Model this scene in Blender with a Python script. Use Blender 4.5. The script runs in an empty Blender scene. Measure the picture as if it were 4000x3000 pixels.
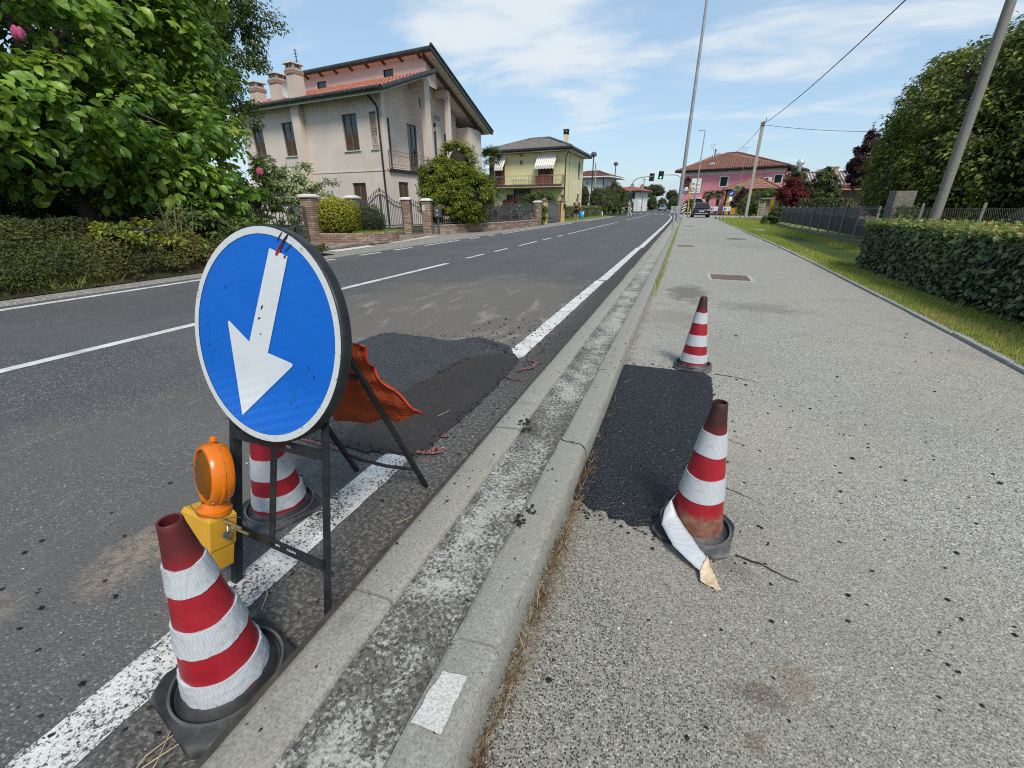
import bpy, math, random
import numpy as np
from mathutils import Vector, Matrix, Euler
scene = bpy.context.scene
COL = scene.collection
random.seed(7)
RNG = np.random.default_rng(11)
PI = math.pi
# ------------------------------------------------------------------ camera
cam_d = bpy.data.cameras.new('camera')
cam_d.sensor_width = 36.0
cam_d.lens = 15.21
cam_d.clip_start = 0.03
cam_d.clip_end = 3000
cam = bpy.data.objects.new('camera', cam_d)
cam.location = (0, 0, 1.2)
cam.rotation_euler = (math.radians(90 - 22.3835), 0, math.radians(20.4078))
COL.objects.link(cam)
scene.camera = cam
# ------------------------------------------------------------------ sky and sun
SUN_EL, SUN_AZ = math.radians(49), math.radians(143)     # azimuth clockwise from +Y
world = bpy.data.worlds.new('World')
scene.world = world
world.use_nodes = True
wt = world.node_tree
wt.nodes.clear()
w_out = wt.nodes.new('ShaderNodeOutputWorld')
w_bg = wt.nodes.new('ShaderNodeBackground')
w_bg.inputs['Strength'].default_value = 0.07
w_sky = wt.nodes.new('ShaderNodeTexSky')
w_sky.sky_type = 'NISHITA'
w_sky.sun_disc = False
w_sky.sun_elevation = SUN_EL
w_sky.sun_rotation = SUN_AZ
w_sky.air_density = 1.0
w_sky.dust_density = 1.2
w_sky.ozone_density = 1.0
wt.links.new(w_bg.outputs[0], w_out.inputs['Surface'])
def wnode(t, **kw):
 n = wt.nodes.new(t)
 for k, v in kw.items():
  setattr(n, k, v)
 return n
def wmath(op, a, b=None, c=None):
 n = wnode('ShaderNodeMath', operation=op)
 for i, v in enumerate((a, b, c)):
  if v is None:
   continue
  if isinstance(v, (int, float)):
   n.inputs[i].default_value = v
  else:
   wt.links.new(v, n.inputs[i])
 return n.outputs[0]
w_tc = wnode('ShaderNodeTexCoord')
w_sep = wnode('ShaderNodeSeparateXYZ')
wt.links.new(w_tc.outputs['Generated'], w_sep.inputs[0])
wz = wmath('ADD', wmath('MAXIMUM', w_sep.outputs[2], 0.0), 0.16)
w_comb = wnode('ShaderNodeCombineXYZ')
wt.links.new(wmath('DIVIDE', w_sep.outputs[0], wz), w_comb.inputs[0])
wt.links.new(wmath('DIVIDE', w_sep.outputs[1], wz), w_comb.inputs[1])
w_map = wnode('ShaderNodeMapping')
w_map.inputs['Rotation'].default_value = (0, 0, math.radians(25))
w_map.inputs['Scale'].default_value = (0.62, 1.25, 1)
w_map.inputs['Location'].default_value = (3.1, 1.7, 0)
wt.links.new(w_comb.outputs[0], w_map.inputs[0])
w_n1 = wnode('ShaderNodeTexNoise')
w_n1.inputs['Scale'].default_value = 1.7
w_n1.inputs['Detail'].default_value = 8
w_n1.inputs['Roughness'].default_value = 0.60
w_n1.inputs['Distortion'].default_value = 0.35
wt.links.new(w_map.outputs[0], w_n1.inputs['Vector'])
cloud_bias = None
# cloud banks seen in the photograph: unit direction, angular cosine range, gain
for d, c0, c1, g in (((-0.371, 0.852, 0.369), 0.975, 1.0, 0.20), ((-0.21, 0.94, 0.27), 0.985, 1.0, 0.15),
      ((-0.70, 0.52, 0.49), 0.955, 1.0, 0.16), ((0.225, 0.88, 0.42), 0.990, 1.0, 0.12),
      ((-0.48, 0.72, 0.50), 0.975, 1.0, 0.13), ((0.30, 0.93, 0.21), 0.985, 1.0, 0.10), ((0.05, 0.97, 0.22), 0.985, 1.0, 0.08)):
 dn = Vector(d).normalized()
 dp = wnode('ShaderNodeVectorMath', operation='DOT_PRODUCT')
 wt.links.new(w_tc.outputs['Generated'], dp.inputs[0])
 dp.inputs[1].default_value = dn
 mr = wnode('ShaderNodeMapRange')
 mr.interpolation_type = 'SMOOTHSTEP'
 mr.inputs['From Min'].default_value = c0
 mr.inputs['From Max'].default_value = c1
 mr.inputs['To Max'].default_value = g
 wt.links.new(dp.outputs['Value'], mr.inputs['Value'])
 cloud_bias = mr.outputs[0] if cloud_bias is None else wmath('ADD', cloud_bias, mr.outputs[0])
w_sum = wmath('ADD', w_n1.outputs[0], cloud_bias)
w_mask = wnode('ShaderNodeMapRange')
w_mask.interpolation_type = 'SMOOTHSTEP'
w_mask.inputs['From Min'].default_value = 0.53
w_mask.inputs['From Max'].default_value = 0.78
w_mask.inputs['To Max'].default_value = 0.9
wt.links.new(w_sum, w_mask.inputs['Value'])
w_pale = wnode('ShaderNodeMix', data_type='RGBA')
w_pale.inputs['Factor'].default_value = 0.55
wt.links.new(w_sky.outputs[0], w_pale.inputs['A'])
w_pale.inputs['B'].default_value = (2.55, 3.75, 4.9, 1)
w_mix = wnode('ShaderNodeMix', data_type='RGBA')
wt.links.new(w_mask.outputs[0], w_mix.inputs['Factor'])
wt.links.new(w_pale.outputs['Result'], w_mix.inputs['A'])
w_mix.inputs['B'].default_value = (4.7, 5.05, 5.3, 1)
wt.links.new(w_mix.outputs['Result'], w_bg.inputs['Color'])
sun_d = bpy.data.lights.new('sun', 'SUN')
sun_d.energy = 1.5
sun_d.angle = math.radians(18)
sun_d.color = (1.0, 0.94, 0.84)
sun = bpy.data.objects.new('sun', sun_d)
sd = Vector((math.sin(SUN_AZ) * math.cos(SUN_EL), math.cos(SUN_AZ) * math.cos(SUN_EL), math.sin(SUN_EL)))
sun.rotation_euler = (-sd).to_track_quat('-Z', 'Y').to_euler()
sun.location = (0, 0, 30)
COL.objects.link(sun)
scene.view_settings.view_transform = 'Standard'
scene.view_settings.look = 'None'
scene.view_settings.exposure = 1.3
scene.view_settings.gamma = 1.0
scene.view_settings.use_curve_mapping = False
scene.cycles.use_denoising = False
scene.cycles.filter_width = 1.1
scene.cycles.max_bounces = 6
scene.cycles.transparent_max_bounces = 6
scene.cycles.caustics_reflective = False
scene.cycles.caustics_refractive = False
# ------------------------------------------------------------------ material helpers
class NT:
 """small helper round one material's node tree"""
 def __init__(s, name, rough=0.7, spec=0.3):
  s.m = bpy.data.materials.new(name)
  s.m.use_nodes = True
  s.t = s.m.node_tree
  s.b = s.t.nodes['Principled BSDF']
  s.b.inputs['Roughness'].default_value = rough
  s.b.inputs['Specular IOR Level'].default_value = spec
  s._tc = None
 def put(s, sock, v):
  if isinstance(v, (int, float)):
   sock.default_value = v
  elif isinstance(v, (tuple, list, Vector)):
   v = tuple(v)
   if len(v) == 3 and len(sock.default_value) == 4:
    v = v + (1,)
   sock.default_value = v
  else:
   s.t.links.new(v, sock)
 def n(s, typ, props=None, out=0, **ins):
  nd = s.t.nodes.new(typ)
  for k, v in (props or {}).items():
   setattr(nd, k, v)
  for k, v in ins.items():
   s.put(nd.inputs[int(k[1:])] if k[0] == '_' else nd.inputs[k.replace('_', ' ')], v)
  return nd.outputs[out]
 def co(s):
  if s._tc is None:
   s._tc = s.t.nodes.new('ShaderNodeTexCoord').outputs['Object']
  return s._tc
 def scaled(s, sc, loc=(0, 0, 0), rot=(0, 0, 0)):
  return s.n('ShaderNodeMapping', Vector=s.co(), Scale=sc, Location=loc, Rotation=rot)
 def noise(s, scale, detail=3, rough=0.55, vec=None, out=0, dist=0.0):
  return s.n('ShaderNodeTexNoise', out=out, Vector=vec or s.co(), Scale=scale, Detail=detail, Roughness=rough, Distortion=dist)
 def voro(s, scale, feature='F1', out=0, vec=None, rnd=1.0):
  return s.n('ShaderNodeTexVoronoi', dict(feature=feature), out=out, Vector=vec or s.co(), Scale=scale, Randomness=rnd)
 def math(s, op, a, b=0.0, c=0.0):
  nd = s.t.nodes.new('ShaderNodeMath')
  nd.operation = op
  for i, v in enumerate((a, b, c)):
   s.put(nd.inputs[i], v)
  return nd.outputs[0]
 def rng(s, v, a, b, c=0.0, d=1.0, smooth=True):
  nd = s.t.nodes.new('ShaderNodeMapRange')
  if smooth:
   nd.interpolation_type = 'SMOOTHSTEP'
  for i, x in enumerate((v, a, b, c, d)):
   s.put(nd.inputs[i], x)
  return nd.outputs[0]
 def mix(s, f, a, b, blend='MIX'):
  nd = s.t.nodes.new('ShaderNodeMix')
  nd.data_type = 'RGBA'
  nd.blend_type = blend
  s.put(nd.inputs['Factor'], f)
  s.put(nd.inputs['A'], a)
  s.put(nd.inputs['B'], b)
  return nd.outputs['Result']
 def ramp(s, f, stops, interp='LINEAR'):
  nd = s.t.nodes.new('ShaderNodeValToRGB')
  cr = nd.color_ramp
  cr.interpolation = interp
  while len(cr.elements) < len(stops):
   cr.elements.new(0.5)
  for e, (p, c) in zip(cr.elements, stops):
   e.position = p
   e.color = tuple(c) + (1,) if len(c) == 3 else c
  s.put(nd.inputs[0], f)
  return nd.outputs[0]
 def xyz(s):
  nd = s.t.nodes.new('ShaderNodeSeparateXYZ')
  s.t.links.new(s.co(), nd.inputs[0])
  return nd.outputs
 def bump(s, h, strength=0.3, dist=0.01, normal=None):
  nd = s.t.nodes.new('ShaderNodeBump')
  nd.inputs['Strength'].default_value = strength
  nd.inputs['Distance'].default_value = dist
  s.put(nd.inputs['Height'], h)
  if normal is not None:
   s.put(nd.inputs['Normal'], normal)
  s.t.links.new(nd.outputs[0], s.b.inputs['Normal'])
  return nd.outputs[0]
 def color(s, v):
  s.put(s.b.inputs['Base Color'], v)
 def rough(s, v):
  s.put(s.b.inputs['Roughness'], v)
 def done(s, color=None):
  if color is not None:
   s.color(color)
  return s.m
def plain(name, col, rough=0.6, var=0.18, scale=6.0, spec=0.3, metal=0.0, bump=0.0, bscale=40.0):
 """painted / plain material: a base colour with soft uneven wear"""
 t = NT(name, rough, spec)
 f = t.noise(scale, 5, 0.62)
 lo = tuple(c * (1 - var) for c in col)
 hi = tuple(min(1, c * (1 + var)) for c in col)
 t.color(t.ramp(f, [(0.3, lo), (0.7, hi)]))
 t.b.inputs['Metallic'].default_value = metal
 t.rough(t.rng(t.noise(scale * 2.3, 3), 0.3, 0.7, max(0.05, rough - 0.1), min(1, rough + 0.1)))
 if bump:
  t.bump(t.noise(bscale, 4, 0.6), bump, 0.004)
 return t.m
def stucco(name, col, stain=0.25, stain_col=(0.30, 0.25, 0.20)):
 """rendered wall: fine grain, faint weather stains running down"""
 t = NT(name, 0.9, 0.15)
 fine = t.noise(60, 4, 0.7)
 big = t.noise(0.8, 5, 0.6)
 streak = t.noise(1.0, 4, 0.6, vec=t.scaled((2.2, 2.2, 0.28)))
 c = t.ramp(big, [(0.3, tuple(x * 0.88 for x in col)), (0.7, tuple(min(1, x * 1.06) for x in col))])
 c = t.mix(t.rng(fine, 0.3, 0.7, 0, 0.35), c, tuple(x * 0.72 for x in col))
 c = t.mix(t.rng(streak, 0.52, 0.78, 0, stain), c, stain_col)
 t.color(c)
 t.bump(fine, 0.35, 0.006)
 return t.m
def leafy(name, dark, mid, light, trans=0.30, rough=0.5, spec=0.35, tcol=None, odd=None):
 """leaf material: colour picked per leaf by the mesh attribute rnd"""
 t = NT(name, rough, spec)
 a = t.n('ShaderNodeAttribute', dict(attribute_name='rnd'), out=2)
 st = [(0.0, dark), (0.45, mid), (0.92, light)]
 if odd:
  st += [(0.955, light), (0.965, odd), (1.0, odd)]
 c = t.ramp(a, st)
 t.color(c)
 tr = t.t.nodes.new('ShaderNodeBsdfTranslucent')
 t.put(tr.inputs['Color'], t.mix(0.5, c, tcol or tuple(min(1, x * 1.8) for x in light)))
 mx = t.t.nodes.new('ShaderNodeMixShader')
 mx.inputs[0].default_value = trans
 t.t.links.new(t.b.outputs[0], mx.inputs[1])
 t.t.links.new(tr.outputs[0], mx.inputs[2])
 t.t.links.new(mx.outputs[0], t.t.nodes['Material Output'].inputs['Surface'])
 return t.m
# ------------------------------------------------------------------ scene helpers
def wloc(o):
 v = Vector((0, 0, 0))
 while o is not None:
  v = v + o.location
  o = o.parent
 return v
def tag(o, label, cat, group=None):
 o['label'] = label
 o['category'] = cat
 if group:
  o['group'] = group
 return o
def thing(name, label, cat, loc=(0, 0, 0), group=None):
 o = bpy.data.objects.new(name, None)
 o.empty_display_size = 0.1
 o.location = loc
 COL.objects.link(o)
 return tag(o, label, cat, group)
class MB:
 def __init__(s):
  s.v = []
  s.f = []
 def add(s, vs, fs):
  k = len(s.v)
  s.v += [tuple(v) for v in vs]
  s.f += [tuple(i + k for i in f) for f in fs]
  return s
 def box(s, x0, x1, y0, y1, z0, z1):
  v = [(x0, y0, z0), (x1, y0, z0), (x1, y1, z0), (x0, y1, z0), (x0, y0, z1), (x1, y0, z1), (x1, y1, z1), (x0, y1, z1)]
  return s.add(v, [(0, 3, 2, 1), (4, 5, 6, 7), (0, 1, 5, 4), (1, 2, 6, 5), (2, 3, 7, 6), (3, 0, 4, 7)])
 def obox(s, c, size, rot=(0, 0, 0), taper=1.0):
  R = Euler(rot).to_matrix()
  a, b, h = (x / 2 for x in size)
  vs = []
  for z in (-h, h):
   k = 1.0 if z < 0 else taper
   for x, y in ((-a, -b), (a, -b), (a, b), (-a, b)):
    vs.append(Vector(c) + R @ Vector((x * k, y * k, z)))
  return s.add(vs, [(0, 3, 2, 1), (4, 5, 6, 7), (0, 1, 5, 4), (1, 2, 6, 5), (2, 3, 7, 6), (3, 0, 4, 7)])
 def tube(s, pts, r, n=8, cap=True):
  pts = [Vector(p) for p in pts]
  if isinstance(r, (int, float)):
   r = [r] * len(pts)
  rings = []
  ref = None
  for i, p in enumerate(pts):
   d = (pts[min(i + 1, len(pts) - 1)] - pts[max(i - 1, 0)])
   d = d.normalized() if d.length > 1e-9 else Vector((0, 0, 1))
   if ref is None:
    ref = Vector((0, 0, 1)) if abs(d.z) < 0.9 else Vector((1, 0, 0))
   u = d.cross(ref)
   if u.length < 1e-6:
    u = d.cross(Vector((0.3, 0.8, 0.5)))
   u.normalize()
   w = d.cross(u).normalized()
   ref = -w if False else ref
   rings.append([p + (u * math.cos(2 * PI * k / n) + w * math.sin(2 * PI * k / n)) * r[i] for k in range(n)])
  vs = [q for ring in rings for q in ring]
  fs = []
  for i in range(len(pts) - 1):
   for k in range(n):
    fs.append((i * n + k, i * n + (k + 1) % n, (i + 1) * n + (k + 1) % n, (i + 1) * n + k))
  if cap:
   fs.append(tuple(range(n)))
   fs.append(tuple((len(pts) - 1) * n + n - 1 - k for k in range(n)))
  return s.add(vs, fs)
 def bar(s, p, q, w, t, ref=(0, 0, 1)):
  """rectangular bar from p to q, width w across ref x dir, thickness t"""
  p, q = Vector(p), Vector(q)
  d = (q - p).normalized()
  u = d.cross(Vector(ref))
  if u.length < 1e-4:
   u = d.cross(Vector((1, 0, 0)))
  u.normalize()
  v = u.cross(d).normalized()
  vs = []
  for o in (p, q):
   for a, b in ((-1, -1), (1, -1), (1, 1), (-1, 1)):
    vs.append(o + u * (a * w / 2) + v * (b * t / 2))
  return s.add(vs, [(0, 3, 2, 1), (4, 5, 6, 7), (0, 1, 5, 4), (1, 2, 6, 5), (2, 3, 7, 6), (3, 0, 4, 7)])
 def lathe(s, prof, n=24, c=(0, 0, 0), wob=None, caps=(False, False)):
  vs, fs = [], []
  for i, (r, z) in enumerate(prof):
   for k in range(n):
    a = 2 * PI * k / n
    rr = r * (1 + (wob(i, a) if wob else 0))
    vs.append((c[0] + rr * math.cos(a), c[1] + rr * math.sin(a), c[2] + z))
  for i in range(len(prof) - 1):
   for k in range(n):
    fs.append((i * n + k, i * n + (k + 1) % n, (i + 1) * n + (k + 1) % n, (i + 1) * n + k))
  if caps[0]:
   fs.append(tuple(n - 1 - k for k in range(n)))
  if caps[1]:
   fs.append(tuple((len(prof) - 1) * n + k for k in range(n)))
  return s.add(vs, fs)
 def prism(s, poly, f0, f1):
  """poly: 2-D points; f0, f1 map a 2-D point to the two end faces"""
  n = len(poly)
  vs = [f0(p) for p in poly] + [f1(p) for p in poly]
  fs = [tuple(range(n - 1, -1, -1)), tuple(range(n, 2 * n))]
  fs += [(i, (i + 1) % n, n + (i + 1) % n, n + i) for i in range(n)]
  return s.add(vs, fs)
 def grid(s, fn, nu, nv):
  vs = [fn(i / nu, j / nv) for j in range(nv + 1) for i in range(nu + 1)]
  fs = [(j * (nu + 1) + i, j * (nu + 1) + i + 1, (j + 1) * (nu + 1) + i + 1, (j + 1) * (nu + 1) + i) for j in range(nv) for i in range(nu)]
  return s.add(vs, fs)
 def ball(s, c, r, nu=16, nv=10, jit=0.0, seed=0):
  if isinstance(r, (int, float)):
   r = (r, r, r)
  rd = random.Random(seed)
  vs, fs = [], []
  for j in range(nv + 1):
   th = PI * j / nv
   for i in range(nu):
    ph = 2 * PI * i / nu
    k = 1 + (rd.uniform(-jit, jit) if 0 < j < nv else 0)
    vs.append((c[0] + r[0] * k * math.sin(th) * math.cos(ph), c[1] + r[1] * k * math.sin(th) * math.sin(ph), c[2] + r[2] * k * math.cos(th)))
  for j in range(nv):
   for i in range(nu):
    fs.append((j * nu + i, (j + 1) * nu + i, (j + 1) * nu + (i + 1) % nu, j * nu + (i + 1) % nu))
  return s.add(vs, fs)
 def build(s, name, mat, parent=None, xf=None, smooth=False, bevel=0.0, angle=40):
  o0 = wloc(parent) if parent is not None else Vector((0, 0, 0))
  vs = [Vector(xf(v)) if xf else Vector(v) for v in s.v]
  me = bpy.data.meshes.new(name)
  me.from_pydata([v - o0 for v in vs], [], s.f)
  me.materials.append(mat)
  if smooth:
   me.shade_smooth() if hasattr(me, 'shade_smooth') else None
   if angle < 180:
    try:
     me.set_sharp_from_angle(angle=math.radians(angle))
    except Exception:
     pass
  me.update()
  o = bpy.data.objects.new(name, me)
  COL.objects.link(o)
  if parent is not None:
   o.parent = parent
  if bevel:
   b = o.modifiers.new('edge', 'BEVEL')
   b.width = bevel
   b.segments = 2
   b.limit_method = 'ANGLE'
   b.angle_limit = math.radians(35)
  return o
def fix_normals(o):
 import bmesh
 bm = bmesh.new()
 bm.from_mesh(o.data)
 bmesh.ops.recalc_face_normals(bm, faces=bm.faces)
 bm.to_mesh(o.data)
 bm.free()
 return o
def inst(src, name, parent, loc=(0, 0, 0), rot=(0, 0, 0), scale=(1, 1, 1)):
 """one more piece that shares src's mesh; loc is a world place"""
 o = bpy.data.objects.new(name, src if isinstance(src, bpy.types.Mesh) else src.data)
 COL.objects.link(o)
 if parent is not None:
  o.parent = parent
  o.location = Vector(loc) - wloc(parent)
 else:
  o.location = loc
 o.rotation_euler = rot
 o.scale = scale
 return o
def dup(root, loc, rotz=0.0, label=None, scale=1.0, rot=None):
 r = root.copy()
 COL.objects.link(r)
 r.location = loc
 r.rotation_euler = rot or (0, 0, rotz)
 r.scale = (scale,) * 3
 if label:
  r['label'] = label
 for ch in list(root.children):
  c = ch.copy()
  COL.objects.link(c)
  c.parent = r
  for g in list(ch.children):
   d = g.copy()
   COL.objects.link(d)
   d.parent = c
 return r
def np_mesh(name, V, F, mat, parent=None, rnd=None, smooth=False):
 """fast mesh from arrays; F has a constant number of corners"""
 V = np.asarray(V, dtype=np.float32)
 if parent is not None:
  V = V - np.array(wloc(parent), dtype=np.float32)
 F = np.asarray(F, dtype=np.int32)
 me = bpy.data.meshes.new(name)
 me.vertices.add(len(V))
 me.vertices.foreach_set('co', V.ravel())
 me.loops.add(F.size)
 me.loops.foreach_set('vertex_index', F.ravel())
 me.polygons.add(len(F))
 me.polygons.foreach_set('loop_start', np.arange(0, F.size, F.shape[1], dtype=np.int32))
 if rnd is not None:
  at = me.attributes.new('rnd', 'FLOAT', 'POINT')
  at.data.foreach_set('value', np.asarray(rnd, dtype=np.float32))
 me.update(calc_edges=True)
 me.polygons.foreach_set('use_smooth', np.full(len(F), smooth, dtype=bool))
 me.materials.append(mat)
 o = bpy.data.objects.new(name, me)
 COL.objects.link(o)
 if parent is not None:
  o.parent = parent
 return o
def unit(a):
 return a / np.maximum(np.linalg.norm(a, axis=1, keepdims=True), 1e-9)
LEAF2 = (np.array([(0, 0, 0), (0.28, 0.45, 0.05), (0, 1, -0.05), (-0.28, 0.45, 0.05)]), np.array([(0, 1, 2), (0, 2, 3)]))
LEAF4 = (np.array([(0, 0, 0), (0.30, 0.42, 0.06), (0, 1, -0.12), (-0.30, 0.42, 0.06), (0, 0.48, -0.03)]),
   np.array([(0, 1, 4), (1, 2, 4), (2, 3, 4), (3, 0, 4)]))
NEEDLE = (np.array([(-0.05, 0, 0), (0.05, 0, 0), (0, 1, 0)]), np.array([(0, 1, 2)]))
_sp = [(0, 0.0, 0.0), (0, 0.33, 0.035), (0, 0.7, 0.0), (0, 1.0, -0.14)]
_rt = [(0.20, 0.20, 0.07), (0.31, 0.52, 0.09), (0.20, 0.82, 0.0)]
MAGN = (np.array(_sp + _rt + [(-x, y, z) for x, y, z in _rt]),
  np.array([(0, 4, 1), (4, 5, 1), (1, 5, 2), (5, 6, 2), (2, 6, 3), (0, 1, 7), (7, 1, 8), (1, 2, 8), (8, 2, 9), (2, 3, 9)]))
def leaf_arrays(P, Nn, D, S, templ, rng=RNG, rnd=None):
 """place one template per point: normal Nn, pointing D, size S"""
 tv, tf = templ
 n = unit(Nn)
 d = unit(D - n * np.sum(D * n, axis=1, keepdims=True))
 x = np.cross(d, n)
 S = np.asarray(S).reshape(-1, 1, 1)
 V = P[:, None, :] + S * (tv[None, :, 0:1] * x[:, None, :] + tv[None, :, 1:2] * d[:, None, :] + tv[None, :, 2:3] * n[:, None, :])
 F = (tf[None] + (np.arange(len(P)) * len(tv))[:, None, None]).reshape(-1, 3)
 if rnd is None:
  rnd = rng.random(len(P))
 return V.reshape(-1, 3), F, np.repeat(rnd, len(tv))
def leaves(name, P, Nn, D, S, templ, mat, parent=None, rnd=None, smooth=False):
 V, F, R = leaf_arrays(np.asarray(P), np.asarray(Nn), np.asarray(D), S, templ, rnd=rnd)
 return np_mesh(name, V, F, mat, parent, R, smooth)
def rsphere(n, rng=RNG):
 return unit(rng.normal(size=(n, 3)))
def clump_cloud(ells, nclump, nleaf, crad, rng, shell=(0.72, 1.0), droop=0.3, up=0.7, zmin=None):
 """leaf positions in clumps spread over the shells of ellipsoids (cx,cy,cz,rx,ry,rz[,weight])"""
 w = np.array([(e[6] if len(e) > 6 else e[3] * e[4] + e[4] * e[5] + e[3] * e[5]) for e in ells], float)
 pick = rng.choice(len(ells), nclump, p=w / w.sum())
 E = np.array([e[:6] for e in ells])[pick]
 dirs = rsphere(nclump, rng)
 C = E[:, :3] + dirs * E[:, 3:] * rng.uniform(shell[0], shell[1], (nclump, 1))
 tone = rng.normal(0, 0.16, nclump)
 k = rng.integers(0, nclump, nleaf)
 off = rsphere(nleaf, rng) * (rng.random((nleaf, 1)) ** 0.45)
 rad = crad * rng.uniform(0.6, 1.3, nclump)[k][:, None]
 P = C[k] + off * rad * np.array([1, 1, 0.75])
 outw = unit((P - E[k, :3]) / E[k, 3:])
 Nn = unit(off * 0.7 + outw * 0.5 + np.array([0, 0, up]) + rng.normal(0, 0.45, (nleaf, 3)))
 D = unit(outw * 0.6 + off * 0.7 + rng.normal(0, 0.5, (nleaf, 3)) - np.array([0, 0, droop]))
 rnd = np.clip(0.5 + tone[k] + rng.normal(0, 0.2, nleaf) + 0.12 * off[:, 2], 0, 1)
 if zmin is not None:
  ok = P[:, 2] > zmin
  P, Nn, D, rnd = P[ok], Nn[ok], D[ok], rnd[ok]
 return P, Nn, D, rnd
def limbs(mb, base, top, r0, ells, n, rng, r1=0.02):
 """tapered trunk with limbs that reach into the crown"""
 base, top = Vector(base), Vector(top)
 mid = base.lerp(top, 0.5) + Vector((rng.normal(0, 0.08), rng.normal(0, 0.08), 0))
 mb.tube([base, base.lerp(mid, 0.5), mid, top], [r0 * 1.15, r0 * 0.9, r0 * 0.7, r0 * 0.35], 9)
 for i in range(n):
  e = ells[i % len(ells)]
  t = rng.uniform(0.3, 1.0)
  s = base.lerp(top, t)
  d = rsphere(1, rng)[0]
  d[2] = abs(d[2]) * 0.7 + 0.05
  q = Vector((e[0] + d[0] * e[3] * 0.82, e[1] + d[1] * e[4] * 0.82, e[2] + d[2] * e[5] * 0.82))
  m = s.lerp(q, 0.5) + Vector((0, 0, 0.12 * (q - s).length))
  mb.tube([s, m, q], [r0 * 0.42, r0 * 0.24, r1], 6)
def tree(name, label, cat, base, ells, mat, bark, nclump, nleaf, crad, size, templ=LEAF2, trunk_r=0.12, trunk_top=None,
   seed=1, nlimb=10, group=None, shell=(0.72, 1.0), droop=0.3, up=0.7, core=0.0, core_mat=None, crown='crown', zmin=None):
 rng = np.random.default_rng(seed)
 t = thing(name, label, cat, base, group)
 e0 = ells[0]
 tt = trunk_top or (e0[0], e0[1], e0[2] + 0.3 * e0[5])
 mb = MB()
 limbs(mb, base, tt, trunk_r, ells, nlimb, rng)
 mb.build('trunk', bark, t, smooth=True)
 P, Nn, D, rnd = clump_cloud(ells, nclump, nleaf, crad, rng, shell, droop, up, zmin)
 S = size * rng.uniform(0.65, 1.25, len(P))
 leaves(crown, P, Nn, D, S, templ, mat, t, rnd)
 if core:
  cb = MB()
  for e in ells:
   cb.ball(e[:3], (e[3] * core, e[4] * core, e[5] * core), 18, 12, 0.05, seed)
  cb.build('dark_core', core_mat, t, smooth=True)  # solid dark body stands in for the shaded inside of the crown
 return t
def hull_hedge(name, label, cat, x0, x1, y0, y1, z0, z1, mat, twig, n, size, seed=1, templ=LEAF4, group=None, bulge=0.05, xf=None, faces='all'):
 """clipped hedge: leaves over the faces of a box plus a solid dark core in place of its shaded inside"""
 rng = np.random.default_rng(seed)
 t = thing(name, label, cat, ((x0 + x1) / 2, (y0 + y1) / 2, z0) if xf is None else xf(((x0 + x1) / 2, (y0 + y1) / 2, z0)), group)
 A = {'x0': (y1 - y0) * (z1 - z0), 'x1': (y1 - y0) * (z1 - z0), 'y0': (x1 - x0) * (z1 - z0), 'y1': (x1 - x0) * (z1 - z0), 'z1': (x1 - x0) * (y1 - y0)}
 tot = sum(A.values())
 Ps, Ns = [], []
 for f, a in A.items():
  m = int(n * a / tot)
  u, v = rng.random(m), rng.random(m)
  X, Y, Z = x0 + (x1 - x0) * u, y0 + (y1 - y0) * v, np.full(m, z1)
  if f[0] == 'x':
   X, Y, Z = np.full(m, x0 if f == 'x0' else x1), y0 + (y1 - y0) * u, z0 + (z1 - z0) * v
   nn = (-1 if f == 'x0' else 1, 0, 0)
  elif f[0] == 'y':
   X, Y, Z = x0 + (x1 - x0) * u, np.full(m, y0 if f == 'y0' else y1), z0 + (z1 - z0) * v
   nn = (0, -1 if f == 'y0' else 1, 0)
  else:
   nn = (0, 0, 1)
  P = np.stack([X, Y, Z], 1)
  wave = np.sin(P[:, 0] * 2.3 + seed) * np.sin(P[:, 1] * 1.9 + 1.3 * seed) * np.cos(P[:, 2] * 3.1) + rng.normal(0, 0.5, m)
  P = P + np.array(nn) * (wave * bulge - rng.random(m) * 0.05)[:, None]
  Ps.append(P)
  Ns.append(np.tile(nn, (m, 1)))
 P, Nn = np.concatenate(Ps), np.concatenate(Ns).astype(float)
 m = len(P)
 # soften the box edges
 c = np.array([(x0 + x1) / 2, (y0 + y1) / 2, (z0 + z1) / 2])
 h = np.array([(x1 - x0) / 2, (y1 - y0) / 2, (z1 - z0) / 2])
 q = np.abs((P - c) / h)
 edge = np.clip(np.minimum.reduce([np.sort(q, axis=1)[:, 1], np.ones(m)]) - 0.9, 0, 0.1) * 10
 P = P - Nn * (edge * 0.04)[:, None]
 N2 = unit(Nn * 0.8 + np.array([0, 0, 0.45]) + rng.normal(0, 0.45, (m, 3)))
 D = unit(Nn * 0.4 + rng.normal(0, 0.55, (m, 3)) + np.array([0, 0, -0.25]))
 tone = 0.5 + 0.22 * np.sin(P[:, 1] * 1.7 + seed) * np.cos(P[:, 2] * 4.0 + P[:, 0] * 2) + rng.normal(0, 0.2, m)
 if xf:
  P = np.array([xf(p) for p in P])
 S = size * rng.uniform(0.65, 1.25, m)
 leaves('foliage', P, N2, D, S, templ, mat, t, np.clip(tone, 0, 1))
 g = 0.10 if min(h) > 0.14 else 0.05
 MB().box(x0 + g, x1 - g, y0 + g, y1 - g, z0, z1 - g).build('dark_core', twig, t, xf=xf)  # solid dark box put in for the hedge's shaded interior
 return t
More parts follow.
